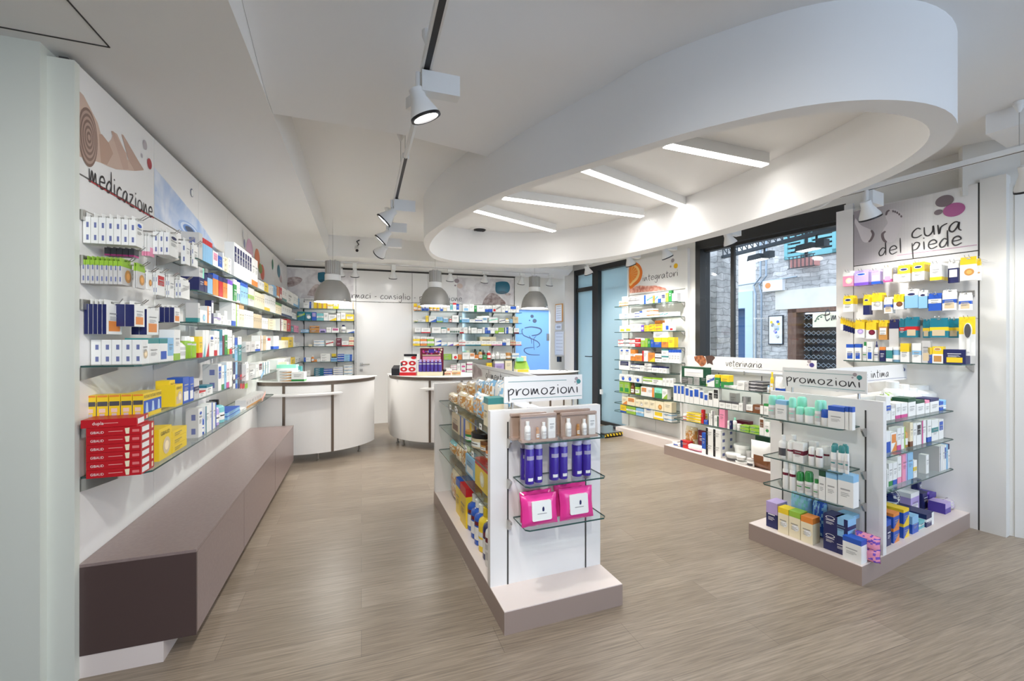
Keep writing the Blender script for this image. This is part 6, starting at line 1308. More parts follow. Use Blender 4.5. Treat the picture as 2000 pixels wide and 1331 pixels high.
def foot_file():
    d = .19; f = RC; X0, X1, Y0, Y1 = [v*.0826+o for v, o in ((1120, 1780), (1500, 1780), (110, 610), (1030, 610))]; a0, a1 = sorted((f.a(X0, d), f.a(X1, d))); zb = f.z(Y1, (a0+a1)/2, d); h = f.z(Y0, (a0+a1)/2, d)-zb; w = a1-a0
    mb = carton_mb(w, .012, h, 'w', 'y', 'T', acc2='n'); e_ = -.0064
    o = bpy.data.objects.new('foot_file_pack', mb.data('foot_file_pack')); C.objects.link(o); o.location = f.p((a0+a1)/2, d-.01, zb); o.rotation_euler = (0, 0, f.rot); props(o, 'long foot file with dark oval on a yellow and white card', 'packet', g)
    m2 = MB(); 
    for rx, rz, c_, k in ((.26*w, .2*h, rgb('w'), .010), (.2*w, .18*h, rgb('d'), .014)): pts = [(.08*w+rx*math.cos(t*math.pi/12), .64*h+rz*math.sin(t*math.pi/12)) for t in range(24)]; m2.mesh([(x, -.006-kk, z) for kk in (0, k) for x, z in pts], [tuple(range(24, 48))]+[(i, (i+1) % 24, 24+(i+1) % 24, 24+i) for i in range(24)], c_, 'plastic')
    m2.box(.0, .16*w, -.014, -.006, .1*h, .5*h, rgb('w'), 'plastic')
    q = bpy.data.objects.new('foot_file', m2.data('foot_file')); C.objects.link(q); q.parent = o
    hook(RC, (a0+a1)/2, zb+h-.008, d+.03, cw)
foot_file()
row('C', RC, 1.2625, .19, C3, '150,330,760,c,w,b,pxt;352,500,755,c,w,b,pxt;520,640,705,b,w,G,x;645,775,700,c,w,b,px;780,920,690,z,w,n,x;938,1080,825,c,n,o,tx;1092,1240,830,c,q,w,tb;1218,1420,825,t,l,w,x;1430,1640,740,c,w,y,Tx', 'foot care wall shelf', parts=True)
row('C', RC, 1.2625, .19, C4, '14,235,738,c,w,l,mx;244,445,680,c,s,e,px;385,488,835,c,b,y,Tx;490,752,815,c,w,y,Tpo,,,,,a;756,1290,885,c,n,y,px', 'foot care wall shelf', parts=True)
# ---- right island, near end
PFr = Fr(IR.p(0, -.263)[:2], IR.u, IR.n); W = (1460, 700, .3156); ph = ' of the right island end'
row('R1', PFr, .8955, .215, W, '118,166,230,r,w,m,x;172,240,262,c,w,l,tx;244,290,245,r,w,m,x;288,338,302,r,w,m,m;340,403,306,r,w,m,m;406,450,262,r,w,m,x;445,495,318,r,w,b,m;497,600,300,c,w,b,tx;602,626,302,c,w,b,t;628,650,304,c,w,b,t;165,215,232,r,w,m,x,,.07;292,352,240,r,w,m,x,,.07;430,478,262,r,w,m,x,,.07', 'top shelf'+ph, parts=True)
row('R2', PFr, .6235, .215, W, '180,233,478,b,w,w,q;236,279,520,r,w,w,m;281,345,525,c,w,R,mx;367,408,550,r,w,w,m;411,458,558,r,w,w,m;506,546,542,s,w,q,x;549,596,545,s,w,q,x;598,624,545,s,w,q,x;238,300,478,b,w,w,q,,.08;330,372,515,c,w,R,mx,,.08;378,425,518,c,w,R,mx,,.08;440,500,545,r,w,w,m,,.08;510,555,530,s,w,q,x,,.07;575,615,535,s,w,q,x,,.07', 'middle shelf'+ph, parts=True)
row('R3', PFr, .4235, .215, W, '208,247,640,s,w,w,m;249,292,650,s,w,w,m;293,340,706,r,w,G,x;342,395,704,r,w,G,x;398,438,752,B,w,G,x;440,481,692,c,w,D,tx;483,554,705,c,w,l,tx;558,656,720,c,w,l,tx;300,340,655,s,w,w,m,,.08', 'lowest shelf'+ph, parts=True)
g = 'cartons and packs on the right island plinth'
def rp(x0, x1, yt, d, *a, **k): return at(PFr, x0*.3156+1460, x1*.3156+1460, 0, yt*.3156+700, d, *a, z0=k.pop('z0', ZB), **k)
rp(115, 185, 893, .20, 'c', 'n', 'v', 'Tx', 'navy box with lilac top at the left end of the plinth', g, dp=.12)
rp(188, 254, 930, .225, 'c', 'c', 'y', 'txO', 'cream carton with yellow top, leftmost of three', g, dp=.085, acc2='w')
rp(256, 327, 952, .225, 'c', 'c', 'L', 'txO', 'cream carton with green top, middle of three', g, dp=.085, acc2='w')
rp(329, 404, 985, .23, 'c', 'c', 'o', 'txO', 'cream carton with orange top, rightmost of three', g, dp=.085, acc2='w')
rp(250, 380, 830, .11, 'p', 'l', 'T', 'zp', 'pale blue soft packet behind the cream cartons', g, dp=.09, acc2='b')
rp(385, 470, 880, .10, 'p', 'b', 'l', 'zp', 'blue clear packet right of the pale blue one', g, dp=.09)
hb = .112
for j, (b_, nm) in enumerate((('n', 'lower'), ('n', 'upper'))): at(PFr, 475*.3156+1460, 546*.3156+1460, 0, 700, .21, 'c', 'n', 'k', 'xo', nm+' navy box of the front stack on the plinth', g, dp=.10, z0=ZB+j*(hb+.001)) if 0 else make('c', .078, .10, hb, 'n', 'k', 'xo', PFr.p(PFr.a(1460+512*.3156, .21), .16, ZB+j*(hb+.0006)), PFr.rot, nm+' navy box of the front stack on the plinth', g, acc2='n')
for j in range(2): make('c', .07, .10, hb, 'l' if j else 'n', 'n', 'rxm', PFr.p(PFr.a(1460+580*.3156, .21), .16, ZB+j*(hb+.0006)), PFr.rot, ('dark navy box right of the front stack' if not j else 'grey blue box on top beside the navy stack'), g)
for j in range(2): make('c', .09, .09, hb*.95, 'g' if j else 'd', 'l', 'tx', PFr.p(PFr.a(1460+600*.3156, .1), .06, ZB+j*(hb)), PFr.rot, ('lower dark box at the back of the plinth', 'upper grey blue box at the back of the plinth')[j], g)
rp(588, 705, 1115, .245, 'c', 'w', 'b', 'txp', 'white box with blue lid at the plinth corner', g, dp=.07, acc2='w')
for j in range(2):
    x = PFr.a(1460+735*.3156, .15); make('p', .13, .085, .085, 'p', 'V', 'z', PFr.p(x, .135, ZB+j*.072), PFr.rot, ('lower pink soft pack behind the corner box', 'upper pink soft pack behind the corner box')[j], g)
# ---- right island, long side
X5 = (1720, 740, .1052); X6 = (1720, 870, .1578); ph = ' of the right island side'
row('S1', IRs, .9135, .27, X5, '95,188,330,c,w,b,mx;195,272,495,c,w,s,tx;280,376,462,c,w,M,bx;380,500,450,c,w,M,bx;508,655,360,c,w,D,tx;662,820,402,c,w,D,tx;824,910,405,c,w,p,tx;918,1085,368,c,w,n,tx;1090,1165,430,c,b,w,mx;1172,1255,398,j,l,l,x;930,1160,135,B,w,w,x,,.1;545,690,120,B,w,w,x,,.1;700,850,190,B,w,w,x,,.1;350,500,62,B,w,w,x,,.1;180,300,270,p,w,L,z,,.1;300,450,250,c,w,D,mx,,.14', 'top shelf'+ph, parts=True)
row('S2', IRs, .7005, .27, X5, '98,185,975,c,w,b,Bd;190,300,1000,c,w,o,qd;305,378,920,c,w,M,bx;382,460,905,c,w,L,rx;465,540,900,b,a,w,x;545,600,820,c,c,B,bx;603,665,830,c,w,g,x;668,755,820,c,w,k,qx;762,845,775,c,w,M,lx;865,945,765,c,w,b,bx;948,1075,762,c,w,q,mx;1078,1170,762,c,w,b,qx', 'middle shelf'+ph)
row('S3', IRs, .4755, .27, X6, '80,98,300,c,w,p,x;100,150,225,c,w,G,bx;153,205,212,c,w,b,bx;207,258,140,c,w,p,bx;264,330,118,c,p,v,rx;333,403,98,c,l,w,x;405,450,190,c,w,y,mx;560,598,120,c,w,s,x', 'lowest shelf'+ph)
# flat cartons leaning in a row on the lowest shelf, long side to the left
def flats():
    x = IRs.a(1720+690*.1578, .28); h = .185; first = None; 
    for j, (b_, a_, ds) in enumerate((('s', 'g', 'x'), ('w', 'l', 's'), ('w', 's', 'x'), ('w', 'b', 'qx'), ('l', 'w', 'x'), ('w', 'n', 'tx'))):
        w = .03 if j else .028; mb = carton_mb(w-.001, .19, h, b_, a_, ds); o = bpy.data.objects.new('flat_carton', mb.data('flat_carton')); C.objects.link(o)
        if j == 0:
            X = -(w-.001)/2-.0005
            for z, y0, y1 in ((.12, .05, -.05), (.11, .05, -.06), (.1, .05, -.04), (.06, .05, -.01), (.025, .06, .02), (.025, -.02, -.07)): mb2 = o.data
        o.location = IRs.p(x+.032*j+.016, .20, .4755); o.rotation_euler = (0, 0, IRs.rot); props(o, '%s flat carton of the leaning row, lowest shelf of right island side' % ('grey fronted first', 'white second', 'white third', 'white fourth', 'pale blue fifth', 'navy topped sixth')[j], 'box', 'flat cartons on the right island')
flats()
g = 'packs on the right island side plinth'
def sp(x0, x1, yt, d, *a, **k): return at(IRs, x0*.1578+1720, x1*.1578+1720, 0, yt*.1578+870, d, *a, z0=k.pop('z0', ZB), **k)
sp(72, 130, 930, .30, 'c', 'n', 'b', 'tx', 'dark blue pack at the left end of the side plinth', g, dp=.1)
for j in range(2): make('c', .085, .12, .095, 'b', 'o', 'tdx', IRs.p(IRs.a(1720+195*.1578, .3), .24, ZB+j*.096), IRs.rot, ('lower', 'upper')[j]+' blue orange and green pack, left pair on the side plinth', g, acc2='L')
for j in range(2): make('c', .085, .12, .095, 'b', 'y', 'tdx', IRs.p(IRs.a(1720+318*.1578, .3), .24, ZB+j*.096), IRs.rot, ('lower', 'upper')[j]+' blue orange and green pack, right pair on the side plinth', g, acc2='L')
sp(392, 470, 875, .30, 'c', 'b', 'l', 'tTx', 'bright blue pack with pale top on the side plinth', g, dp=.16)
sp(474, 560, 935, .29, 'c', 'T', 'w', 'mx', 'pale cyan pack beside the bright blue pack', g, dp=.1)
sp(566, 660, 845, .30, 'c', 'n', 'w', 'rmx', 'navy and white patterned pack on the side plinth', g, dp=.2)
for j in range(2): make('p', .11, .1, .11, 'n', 's', 'z', IRs.p(IRs.a(1720+160*.1578, .12), .10, ZB+j*.1), IRs.rot, ('lower', 'upper')[j]+' navy patterned pack at the back left of the side plinth', g)
sp(372, 480, 585, .15, 'c', 'v', 'w', 'pxt', 'lilac pack with white window behind the bright blue pack', g, dp=.1)
sp(520, 600, 590, .15, 'c', 'n', 'V', 'rx', 'dark purple pack with grey stripe at the back', g, dp=.09); sp(602, 690, 600, .16, 'c', 'P', 'y', 'mx', 'purple pack with yellow ribbon at the back', g, dp=.1)
sp(455, 610, 410, .06, 'c', 'n', 'k', 'x', 'tall navy pack with white lettering against the divider', g, dp=.04, txt='idea'); sp(612, 715, 395, .06, 'c', 'n', 'k', 'x', 'tall dark navy pack beside the lettered one', g, dp=.04)
sp(800, 870, 715, .27, 'c', 'v', 'P', 'Bs', 'lavender and purple pack, left of the right hand row', g, dp=.1); sp(872, 940, 690, .27, 'p', 's', 'v', 'z', 'grey lavender soft pack, middle of the right hand row', g, dp=.1); sp(942, 1008, 660, .27, 'p', 's', 'v', 'z', 'grey lavender soft pack, right end of the side plinth', g, dp=.1)
sp(860, 1010, 480, .22, 'c', 'g', 'k', 'Bx', 'grey pack with dark picture on top of the right row', g, dp=.1, z0=ZB+.165)
sp(720, 800, 410, .06, 'b', 'L', 'L', '', 'lime green bottle at the back beside the grey pack', g)
# ---- centre island, near end
QF = Fr(IC.p(0, -.222)[:2], IC.u, IC.n); U = (840, 690, .293)
def cosmetic_bag(x0, x1, y0, y1, d, label, items):
    a0, a1 = QF.a(840+x0*.293, d), QF.a(840+x1*.293, d); am = (a0+a1)/2; zb = .9205; h = QF.z(690+y0*.293, am, d)-zb; w = a1-a0; e = empty('cosmetic_bag', QF.p(am, d, zb), QF.rot, label=label, cat='bag', group='transparent cosmetic bags')
    def ch(nm, mb, sm=False): o = bpy.data.objects.new(nm, mb.data(nm, sm)); C.objects.link(o); o.parent = e
    tp_ = lin(176, 152, 138)
    mb = MB(); mb.box(-w/2, w/2, -.024, .024, 0, .012, tp_, 'plastic'); ch('base_strip', mb)
    mb = MB(); mb.box(-w/2, w/2, -.010, .010, h-.014, h, tp_, 'plastic'); mb.box(-w/2, w/2, .0, .003, .012, h-.014, lin(196, 172, 156), 'plastic'); ch('back_and_zip', mb)
    mb = MB(); mb.face([(-w/2, -.024, .01), (w/2, -.024, .01), (w/2, -.011, h-.01), (-w/2, -.011, h-.01)], mk='clear'); mb.face([(-w/2, -.024, .01), (-w/2, -.011, h-.01), (-w/2, .01, h-.01), (-w/2, .024, .01)], mk='clear'); mb.face([(w/2, -.024, .01), (w/2, .024, .01), (w/2, .01, h-.01), (w/2, -.011, h-.01)], mk='clear'); ch('clear_front', mb)
    for i, (k, x, ww, hh, b_, c_) in enumerate(items):
        m_ = round_mb(k, ww, hh, b_, c_, 'x') if k != 'c' else carton_mb(ww, .02, hh, b_, c_, 'x')
        o = bpy.data.objects.new('sample_'+('carton' if k == 'c' else 'bottle'), m_.data('sample', k != 'c')); C.objects.link(o); o.location = QF.p(am+x*w, d+.010, zb+.0125); o.rotation_euler = (0, 0, QF.rot)
        props(o, '%s inside the %s' % (('small white bottle', 'tiny amber bottle', 'white tube shaped bottle', 'white carton')[i % 4], label.replace('transparent ', '')), 'bottle' if k != 'c' else 'box', 'samples in the cosmetic bags')
IT = [('B', -.32, .034, .095, 'w', 'w'), ('s', -.04, .018, .06, 'a', 'a'), ('B', .13, .030, .085, 'w', 'w'), ('c', .34, .04, .105, 'w', 's')]
cosmetic_bag(600, 838, 405, 580, .15, 'transparent taupe cosmetic bag on the left front', IT); cosmetic_bag(872, 1104, 392, 560, .15, 'transparent taupe cosmetic bag on the right front', IT)
cosmetic_bag(535, 770, 398, 580, .075, 'transparent taupe cosmetic bag behind the left one', []); cosmetic_bag(830, 1060, 376, 560, .075, 'transparent taupe cosmetic bag behind the right one', [])
g = 'purple shampoo bottles on the centre island'
for i, (x0, x1, y0, d, nm) in enumerate(((645, 704, 612, .165, 'front left bottle of the left trio'), (706, 759, 610, .155, 'right bottle of the left trio'), (614, 668, 610, .09, 'rear bottle of the left trio'), (810, 870, 600, .15, 'left bottle of the middle pair'), (874, 927, 597, .15, 'right bottle of the middle pair'), (965, 1026, 588, .14, 'left bottle of the right pair'), (1030, 1084, 583, .145, 'right bottle of the right pair'))):
    a0, a1 = QF.a(840+x0*.293, d), QF.a(840+x1*.293, d); w = a1-a0; h = QF.z(690+y0*.293, a0, d)-.7005; e = empty('shampoo_bottle', QF.p((a0+a1)/2, d-w/2, .7005), QF.rot+.1*(i % 3-1), label='tall purple shampoo bottle with silver label, '+nm, cat='bottle', group=g)
    r = w/2; PC = lin(68, 48, 158); mb = MB(); mb.lathe([(r*.95, 0), (r, .004), (r, h*.86), (r*.96, h*.87)], 24, col=PC); mb.lathe([(r*1.01, h*.60), (r*1.01, h*.70)], 14, col=lin(170, 165, 195), a0=-2.4, a1=-.7, cap=False); mb.lathe([(r*1.01, h*.08), (r*1.01, h*.16)], 10, col=rgb('w'), a0=-2.1, a1=-1.0, cap=False)
    o = bpy.data.objects.new('body', mb.data('body', True)); C.objects.link(o); o.parent = e
    mb = MB(); mb.lathe([(r*.9, h*.87), (r*.93, h*.88), (r*.93, h*.975), (r*.85, h)], 24, col=lin(205, 200, 225)); o = bpy.data.objects.new('cap', mb.data('cap', True)); C.objects.link(o); o.parent = e
g = 'pink wipes packs on the centre island'
for i, (x0, x1, y0, d, nm) in enumerate(((608, 846, 960, .145, 'left front pack'), (862, 1084, 912, .145, 'right front pack'), (600, 812, 935, .085, 'left pack behind'), (830, 1040, 888, .085, 'right pack behind'))):
    a0, a1 = QF.a(840+x0*.293, d), QF.a(840+x1*.293, d); w = a1-a0; h = QF.z(690+y0*.293, a0, d)-.4805; e = empty('wipes_pack', QF.p((a0+a1)/2, d, .4805), QF.rot, label='bright pink wet wipes pack with white lid, %s on the lowest shelf' % nm if i < 2 else 'bright pink wet wipes pack, %s on the lowest shelf' % nm, cat='packet', group=g)
    mb = pouch_mb(w, .05, h, 'M', 'M', '', i+50); mb.c = [lin(232, 60, 150)]*len(mb.c); mb.v = [(x, y+.012*(1-z/h)*0-.018*(1-z/h)+.012, z) for x, y, z in mb.v]; o = bpy.data.objects.new('wrapper', mb.data('wrapper', True)); C.objects.link(o); o.parent = e
    if i < 2:
        mb = MB(); rr = .008; pts = []
        for cx, cz, t0 in ((.24*w, .78*h, 0), (-.22*w, .78*h, 1), (-.22*w, .26*h, 2), (.24*w, .26*h, 3)):
            for k in range(5): t = (t0+k/4)*math.pi/2; pts.append((cx+rr*math.cos(t), cz+rr*math.sin(t)))
        def yy(z): return -.031-.018*(1-z/h)+.012
        n = len(pts); mb.mesh([(x, yy(z)+.012, z) for x, z in pts]+[(x, yy(z), z) for x, z in pts], [tuple(range(n, 2*n))]+[(k, (k+1) % n, n+(k+1) % n, n+k) for k in range(n)], rgb('w'), 'plastic')
        mb.mesh([(.03*w*math.cos(t*math.pi/8)+.01, yy(.55*h)-.001, .56*h+.014*math.sin(t*math.pi/8)) for t in range(16)], [tuple(range(16))], rgb('n'), 'plastic'); mb.face([(x, yy(.42*h)-.001, z*h) for x, z in ((-.12*w, .42), (.14*w, .42), (.14*w, .44), (-.12*w, .44))], rgb('g'), 'plastic')
        o = bpy.data.objects.new('lid', mb.data('lid')); C.objects.link(o); o.parent = e
# ---- centre island, left side (food)
Y5 = (840, 720, .2702); g = 'food packs on the centre island side'
def cp(x0, x1, yt, d, *a, **k): return at(ILs, x0*.2702+840, x1*.2702+840, 0, yt*.2702+720, d, *a, **k)
for i, (x0, x1, yt, d, b_, a_, ds, nm, z0, dp) in enumerate(((120, 180, 185, .27, 'c', 'a', 'k', 'golden biscuit bag at the far end of the top shelf', .9255, .09), (185, 235, 175, .27, 'c', 'a', 'k', 'golden biscuit bag, second on the top shelf', .9255, .09), (240, 288, 200, .27, 'e', 'a', 'k', 'golden biscuit bag, third on the top shelf', .9255, .09),
  (180, 235, 112, .16, 'e', 'B', 'k', 'beige biscuit bag at the back of the top shelf', .9255, .09), (240, 300, 100, .16, 'e', 'a', 'k', 'beige biscuit bag, second at the back of the top shelf', .9255, .09), (310, 365, 85, .15, 'w', 'l', 'zk', 'white blue biscuit bag at the back of the top shelf', .9255, .09), (370, 440, 80, .13, 'l', 'w', 'zk', 'blue white biscuit bag behind the large front bag', .9255, .09), (445, 520, 90, .12, 'w', 'l', 'z', 'white biscuit bag at the back near the teal box', .9255, .09),
  (290, 388, 185, .275, 'w', 'l', 'zk', 'large blue white biscuit bag at the top shelf front', .9255, .1),
  (130, 175, 530, .26, 'e', 'T', 'kt', 'clear pasta bag at the far end of the lowest shelf', .5075, .08), (178, 215, 545, .27, 'e', 'a', 'k', 'clear pasta bag, second on the lowest shelf', .5075, .08), (217, 255, 560, .27, 'c', 'a', 'k', 'clear pasta bag, third on the lowest shelf', .5075, .08),
  (140, 192, 730, .24, 'e', 'B', 'k', 'brown snack bag at the far end of the plinth', ZB, .1))):
    cp(x0, x1, yt, d, 'p', b_, a_, ds, nm, g, dp=dp, z0=z0)
for i, (x0, x1, yt, d, b_, a_, ds, nm, z0, dp) in enumerate(((387, 420, 210, .275, 'c', 'q', 'tx', 'cream and teal box by the end panel on the top shelf', .9255, .1), (158, 208, 330, .26, 'e', 'B', 'px', 'beige cracker carton at the far end of the second shelf', .7165, .1), (212, 255, 350, .25, 'e', 'b', 'rl', 'cracker carton with blue stripe, second shelf', .7165, .08), (258, 300, 355, .22, 'e', 'y', 'rl', 'cracker carton with yellow stripe, second shelf', .7165, .08), (302, 335, 365, .2, 'e', 'b', 'rl', 'cracker carton with dark blue stripe, second shelf', .7165, .08),
  (256, 320, 640, .27, 'l', 'w', 'px', 'pale blue flour carton on the lowest shelf', .5075, .06), (325, 416, 680, .275, 'y', 'r', 'tO', 'large yellow pasta carton with red top', .5075, .09), (187, 214, 800, .27, 'y', 'b', 'tx', 'yellow carton with blue top on the plinth', ZB, .12), (217, 258, 845, .28, 'y', 'r', 'tx', 'yellow carton with red top on the plinth', ZB, .12))):
    cp(x0, x1, yt, d, 'c', b_, a_, ds, nm, g, dp=dp, z0=z0, acc2='c' if 'O' in ds else None)
for i, (x0, x1, yt, d, b_, a_, nm) in enumerate(((238, 272, 450, .26, 'G', 'a', 'olive jar'), (275, 330, 465, .27, 'e', 'k', 'cream jar'), (335, 375, 450, .16, 'G', 'k', 'dark green jar'), (378, 414, 460, .16, 'D', 'k', 'darkest green jar'), (345, 385, 530, .24, 'a', 'B', 'honey jar'), (388, 418, 560, .27, 'o', 'B', 'orange jam jar'))):
    cp(x0, x1, yt, d, 'j', b_, a_, 'x', nm+', '+ORD[i]+' from the far end of the second shelf', g, z0=.7165)
for i, (x0, x1, yt, d, b_, a_, nm) in enumerate(((255, 290, 912, .27, 'b', 'w', 'first'), (280, 315, 950, .28, 'b', 'w', 'second'), (304, 340, 985, .285, 'b', 'w', 'third'), (315, 345, 905, .18, 'b', 'w', 'fourth, behind'), (335, 365, 935, .18, 'b', 'w', 'fifth, behind'), (333, 372, 1010, .285, 'y', 'y', 'yellow capped'), (362, 405, 1045, .29, 'n', 'w', 'dark blue'), (385, 415, 1080, .30, 'w', 'w', 'all white'))):
    cp(x0, x1, yt, d, 'b', b_, a_, 'xm', ('white capped blue bottle, %s in the plinth row' % nm) if i < 5 else nm+' bottle near the end panel on the plinth', g, z0=ZB)
cp(370, 420, 970, .2, 'c', 'y', 'r', 'bx', 'yellow and red carton behind the dark blue bottle', g, z0=ZB+.0, dp=.08)
# teal box lying on the island top beside the sign, price tags on shelf edges
p = ILs.p(.33, .17, 1.0)
for i, (x, y, d) in enumerate(((183, 290, .325), (362, 420, .325), (257, 580, .325), (305, 620, .325), (145, 280, .325), (190, 310, .325))):
    X_, Y_ = 840+x*.2702, 720+y*.2702; a, z = ILs.az(X_, Y_, .33); mb = MB(); mb.fbox(ILs, a-.022, a+.022, .327, .329, z-.018, z+.016, rgb('w')); mb.fbox(ILs, a-.015, a+.01, .329, .3294, z-.004, z+.004, rgb('d'))
    props(mb.build('price_tag'), 'small white price tag on the centre island side, '+ORD[i]+' one', 'price tag', 'price tags on the centre island')
# flyers on the island top
p0 = IC.p(.34, -.33, 1.031)
for i, (a, dd, c_, nm) in enumerate(((.22, -.36, 'a', 'gold leaflet'), (.36, -.38, 's', 'pale leaflet'), (.48, -.37, 'l', 'bluish leaflet'))):
    mb = MB(); mb.fbox(IC, a-.05, a+.05, dd-.07, dd+.03, 1.001 if abs(a-.34) > .06 else 1.031, 1.004 if abs(a-.34) > .06 else 1.034, rgb(c_)); props(mb.build('leaflet'), nm+' lying on the centre island behind the sign', 'leaflet', 'leaflets on the centre island')
fb(IC, 'panel', (.001, .684, -1.774, -.267, .955, .999)).build('upper_frame', ic) if 0 else None
# ---- goods on the counters
CT_ = .9635
KF = Fr((0, 5.35), (1, .12), (.12, -1)); KF = Fr(K1, (1, 0), (0, -1))
def cf(fr, x0, x1, yt, d, *a, **k): return at(fr, x0, x1, 0, yt, d, *a, z0=k.pop('z0', CT_), **k)
KA = Fr((0, 5.38), (1, .15), (.15, -1)); KB = Fr((0, 5.95), (1, .05), (.05, -1)); KC = Fr((0, 6.35), (1, .2), (.2, -1))
hh = .032
for j in range(4): make('c', .16, .10, hh-.001, 'w', 'a', 'dx', KA.p(KA.a(556, .0), -.06, CT_+j*hh), KA.rot, 'white carton with golden wedge, %s in the counter stack' % ('lowest', 'second up', 'third up', 'topmost')[j], 'stack of cartons on the left counter')
cf(KA, 540, 578, 713, -.12, 'c', 'w', 'm', 'tx', 'large white carton behind the carton stack on the counter', 'goods on the left counter', dp=.1)
cf(KA, 569, 594, 727, .02, 'c', 'w', 'G', 'bx', 'white and green carton beside the carton stack', 'goods on the left counter', dp=.09)
cf(KA, 541, 560, 708, -.2, 'c', 'c', 'o', 'dx', 'cream carton standing at the back of the left counter', 'goods on the left counter', dp=.06)
cf(KA, 580, 588, 716, -.2, 'c', 'q', 't', 'x', 'small teal box behind the white and green carton', 'goods on the left counter', dp=.05)
# card reader, red tiered stand, purple display, green stand
e = empty('card_terminal', KB.p(KB.a(777, .0), 0, CT_), label='black card terminal at the left end of the middle counter', cat='terminal')
def loc(e, nm, mb, sm=False): o = bpy.data.objects.new(nm, mb.data(nm, sm)); C.objects.link(o); o.parent = e; return o
mb = MB(); mb.box(-.07, .05, -.06, .06, 0, .09, rgb('k'), 'plastic'); mb.mesh([(-.07, -.06, .09), (.05, -.06, .09), (.05, .06, .13), (-.07, .06, .13), (-.07, .06, .09), (.05, .06, .09)], [(0, 1, 2, 3), (0, 3, 4), (1, 5, 2), (3, 2, 5, 4)], rgb('k'), 'plastic'); loc(e, 'body', mb)
mb = MB(); mb.box(.052, .075, -.05, .05, 0, .17, rgb('d'), 'plastic'); loc(e, 'display', mb)
e = empty('sweets_stand', KB.p(KB.a(797, .06), .03, CT_), KB.rot, label='red and white tiered counter stand with round red emblems', cat='counter display')
w = KB.a(813, .06)-KB.a(781, .06); mb = MB(); mb.box(-w/2, w/2, -.06, .08, 0, .04, rgb('r')); mb.box(-w/2, w/2, -.045, .08, .041, .125, rgb('w')); mb.box(-w/2, w/2, -.02, .08, .126, .2, rgb('w')); mb.box(-w*.3, w/2, .03, .08, .2, .28, rgb('w')); mb.box(-w*.3, w/2, .02, .03, .255, .285, rgb('k')); loc(e, 'stand', mb)
mb = MB()
for cx in (-.25, .25):
    for y, z in ((-.0455, .083), (-.0205, .163)):
        mb.face([(cx*w+.22*w*math.cos(t*math.pi/10), y, z+.032*math.sin(t*math.pi/10)) for t in range(20)], rgb('r')); mb.face([(cx*w+.08*w*math.cos(t*math.pi/10), y-.0005, z+.013*math.sin(t*math.pi/10)) for t in range(20)], rgb('w'))
mb.face([(.3*w+.16*w*math.cos(t*math.pi/10), .0195, .235+.02*math.sin(t*math.pi/10)) for t in range(20)], rgb('r')); loc(e, 'emblems', mb)
e = empty('display_tray', KB.p(KB.a(840, .1), .06, CT_), KB.rot, label='cream counter tray with tall maroon header card holding purple bottles', cat='counter display')
w = KB.a(865, .1)-KB.a(816, .1); mb = MB(); mb.box(-w/2, w/2, -.07, .10, 0, .05, rgb('c')); loc(e, 'tray', mb)
mb = MB(); mb.box(-w*.46, w*.49, .095, .105, .05, .37, rgb('R')); mb.box(-w*.49, w*.42, .092, .108, .365, .375, rgb('c'))
random.seed(3)
for i in range(26): x, z = random.uniform(-.42, .44)*w, random.uniform(.27, .35); mb.face([(x+.014*math.cos(t*math.pi/4), .0945-i*.0001, z+.014*math.sin(t*math.pi/4)) for t in range(8)], rgb(random.choice('RpVBcM')))
mb.face([(x*w, .0915, z) for x, z in ((-.12, .30), (.12, .30), (.12, .35), (-.12, .35))], rgb('P')); mb.face([(x*w, .0915, z) for x, z in ((-.36, .19), (.38, .19), (.38, .25), (-.36, .25))], rgb('p')); mb.face([(x*w, .0915, z) for x, z in ((-.36, .26), (.38, .26), (.38, .275), (-.36, .275))], rgb('e')); loc(e, 'header_card', mb)
sw = w*.93/6; first = None
for j in range(6):
    p = KB.p(KB.a(840, .1)-w*.465+sw*(j+.5), .09, CT_+.051); lb = 'purple bottle with pale cap in the counter tray, %s from left' % ORD[j]
    if first is None: first = make('S', sw-.002, .05, .165, 'P', 'v', 'y', p, KB.rot, lb, 'purple bottles in the counter tray', True)
    else: clone(first, p, lb)
mb = MB(); p = KB.p(KB.a(868, 0), 0, CT_); mb.lathe([(.03, CT_), (.035, CT_+.02), (.022, CT_+.05), (.03, CT_+.07), (0, CT_+.085)], 14, mk='dark', cx=p[0], cy=p[1]); props(mb.build('tape_dispenser', smooth=True), 'small dark grey desk gadget right of the purple display tray', 'desk gadget')
for i, (x0, x1, yt, d, b_, a_, nm) in enumerate(((868, 880, 727, .1, 'e', 'r', 'beige flat box on the middle counter front'), (882, 900, 725, .1, 'e', 'o', 'beige and orange flat box on the middle counter'), (872, 882, 722, -.1, 'w', 'M', 'white and magenta carton on the middle counter'))): cf(KB, x0, x1, yt, d, 'c', b_, a_, 'mx', nm, 'goods on the middle counter', dp=.06)
e = empty('lozenge_stand', KC.p(KC.a(1019, 0), 0, CT_), KC.rot, label='lime green tiered stand of packs on the far right counter', cat='counter display')
mb = MB(); mb.box(-.1, .1, -.08, .08, 0, .05, rgb('c')); mb.mesh([(-.1, -.08, .05), (.1, -.08, .05), (.1, .08, .05), (-.1, .08, .05), (-.08, .02, .16), (.08, .02, .16), (.08, .08, .16), (-.08, .08, .16)], [(0, 1, 5, 4), (1, 2, 6, 5), (2, 3, 7, 6), (3, 0, 4, 7), (4, 5, 6, 7)], rgb('L')); loc(e, 'stand', mb)
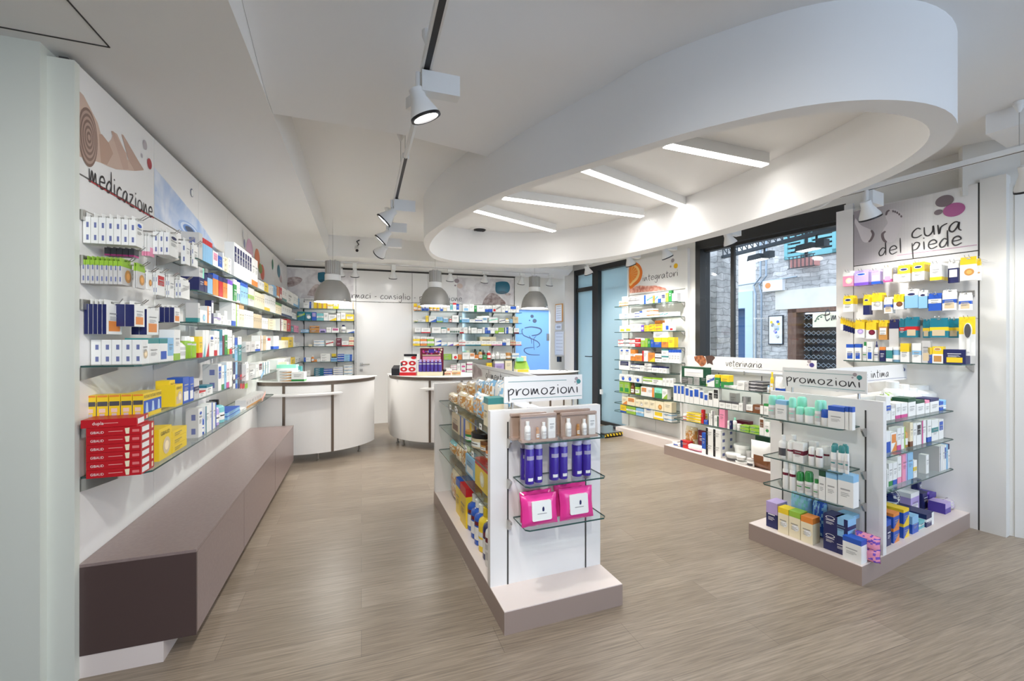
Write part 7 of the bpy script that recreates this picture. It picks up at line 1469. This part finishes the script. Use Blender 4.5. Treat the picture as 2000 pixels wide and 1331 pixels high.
mb = MB(); mb.box(-.075, .02, -.03, .06, .162, .215, rgb('m')); mb.box(.0, .07, .0, .06, .163, .235, rgb('c')); mb.face([(x, -.083, z) for x, z in ((-.08, .01), (.08, .01), (.08, .045), (-.08, .045))], rgb('y')); loc(e, 'packs', mb)
mb = MB(); p = KC.p(KC.a(1104, 0), -.1, CT_)
for s_ in (-1, 1): mb.lathe([(.018, CT_), (.018, CT_+.002)], 12, mk='steel', cx=p[0]+s_*.05, cy=p[1])
mb.tube([(p[0]-.07, p[1], CT_+.004), (p[0]-.03, p[1]-.03, CT_+.02), (p[0]+.03, p[1]-.03, CT_+.02), (p[0]+.07, p[1], CT_+.004)], .003, 6, mk='dark'); props(mb.build('spectacles'), 'spectacles lying on the far right counter', 'spectacles')
# coloured sign flags on the end of the left shelves
for i, (px, py, z, c_, nm) in enumerate(((515, 734, 1.02, 'b', 'slanted blue price flag on the counter end beside the wall'), (517, 778, .84, 'p', 'slanted pink price flag below the lowest left shelf end'))):
    a = LW.a(px-8, .25); zz = LW.z(py, a, .25); mb = MB(); q = [LW.p(a+x, .26, zz+y) for x, y in ((0, -.035), (.16, .015), (.16, .05), (0, 0))]; q2_ = [(x+.003, y-.003, z) for x, y, z in q]; mb.mesh(q+q2_, [(0, 1, 2, 3), (7, 6, 5, 4)]+[(k, (k+1) % 4, 4+(k+1) % 4, 4+k) for k in range(4)], rgb('l') if c_ == 'b' else lin(225, 170, 155)); props(mb.build('price_flag'), nm, 'price tag')
flush()
# past 300 cartons of one kind: the smallest in the picture become one object
bpy.context.view_layer.update()
cs = [o for o in bpy.data.objects if o.name.split('.')[0] == 'carton']
def area(o): x, y, z = o.location; d = o.dimensions; return -d.x*d.z/(y*y)
cs.sort(key=area); mb = MB()
for o in cs[300:]:
    mw = o.matrix_world; me = o.data; at_ = me.color_attributes['Col'].data
    for p in me.polygons: mb.face([tuple(mw @ me.vertices[v].co) for v in p.vertices], tuple(at_[p.loop_start].color)[:3], 'card')
    bpy.data.objects.remove(o)
if mb.f: props(mb.build('carton'), 'remaining tiny medicine cartons filled in between others on the far glass shelves', 'boxes', kind='stuff')
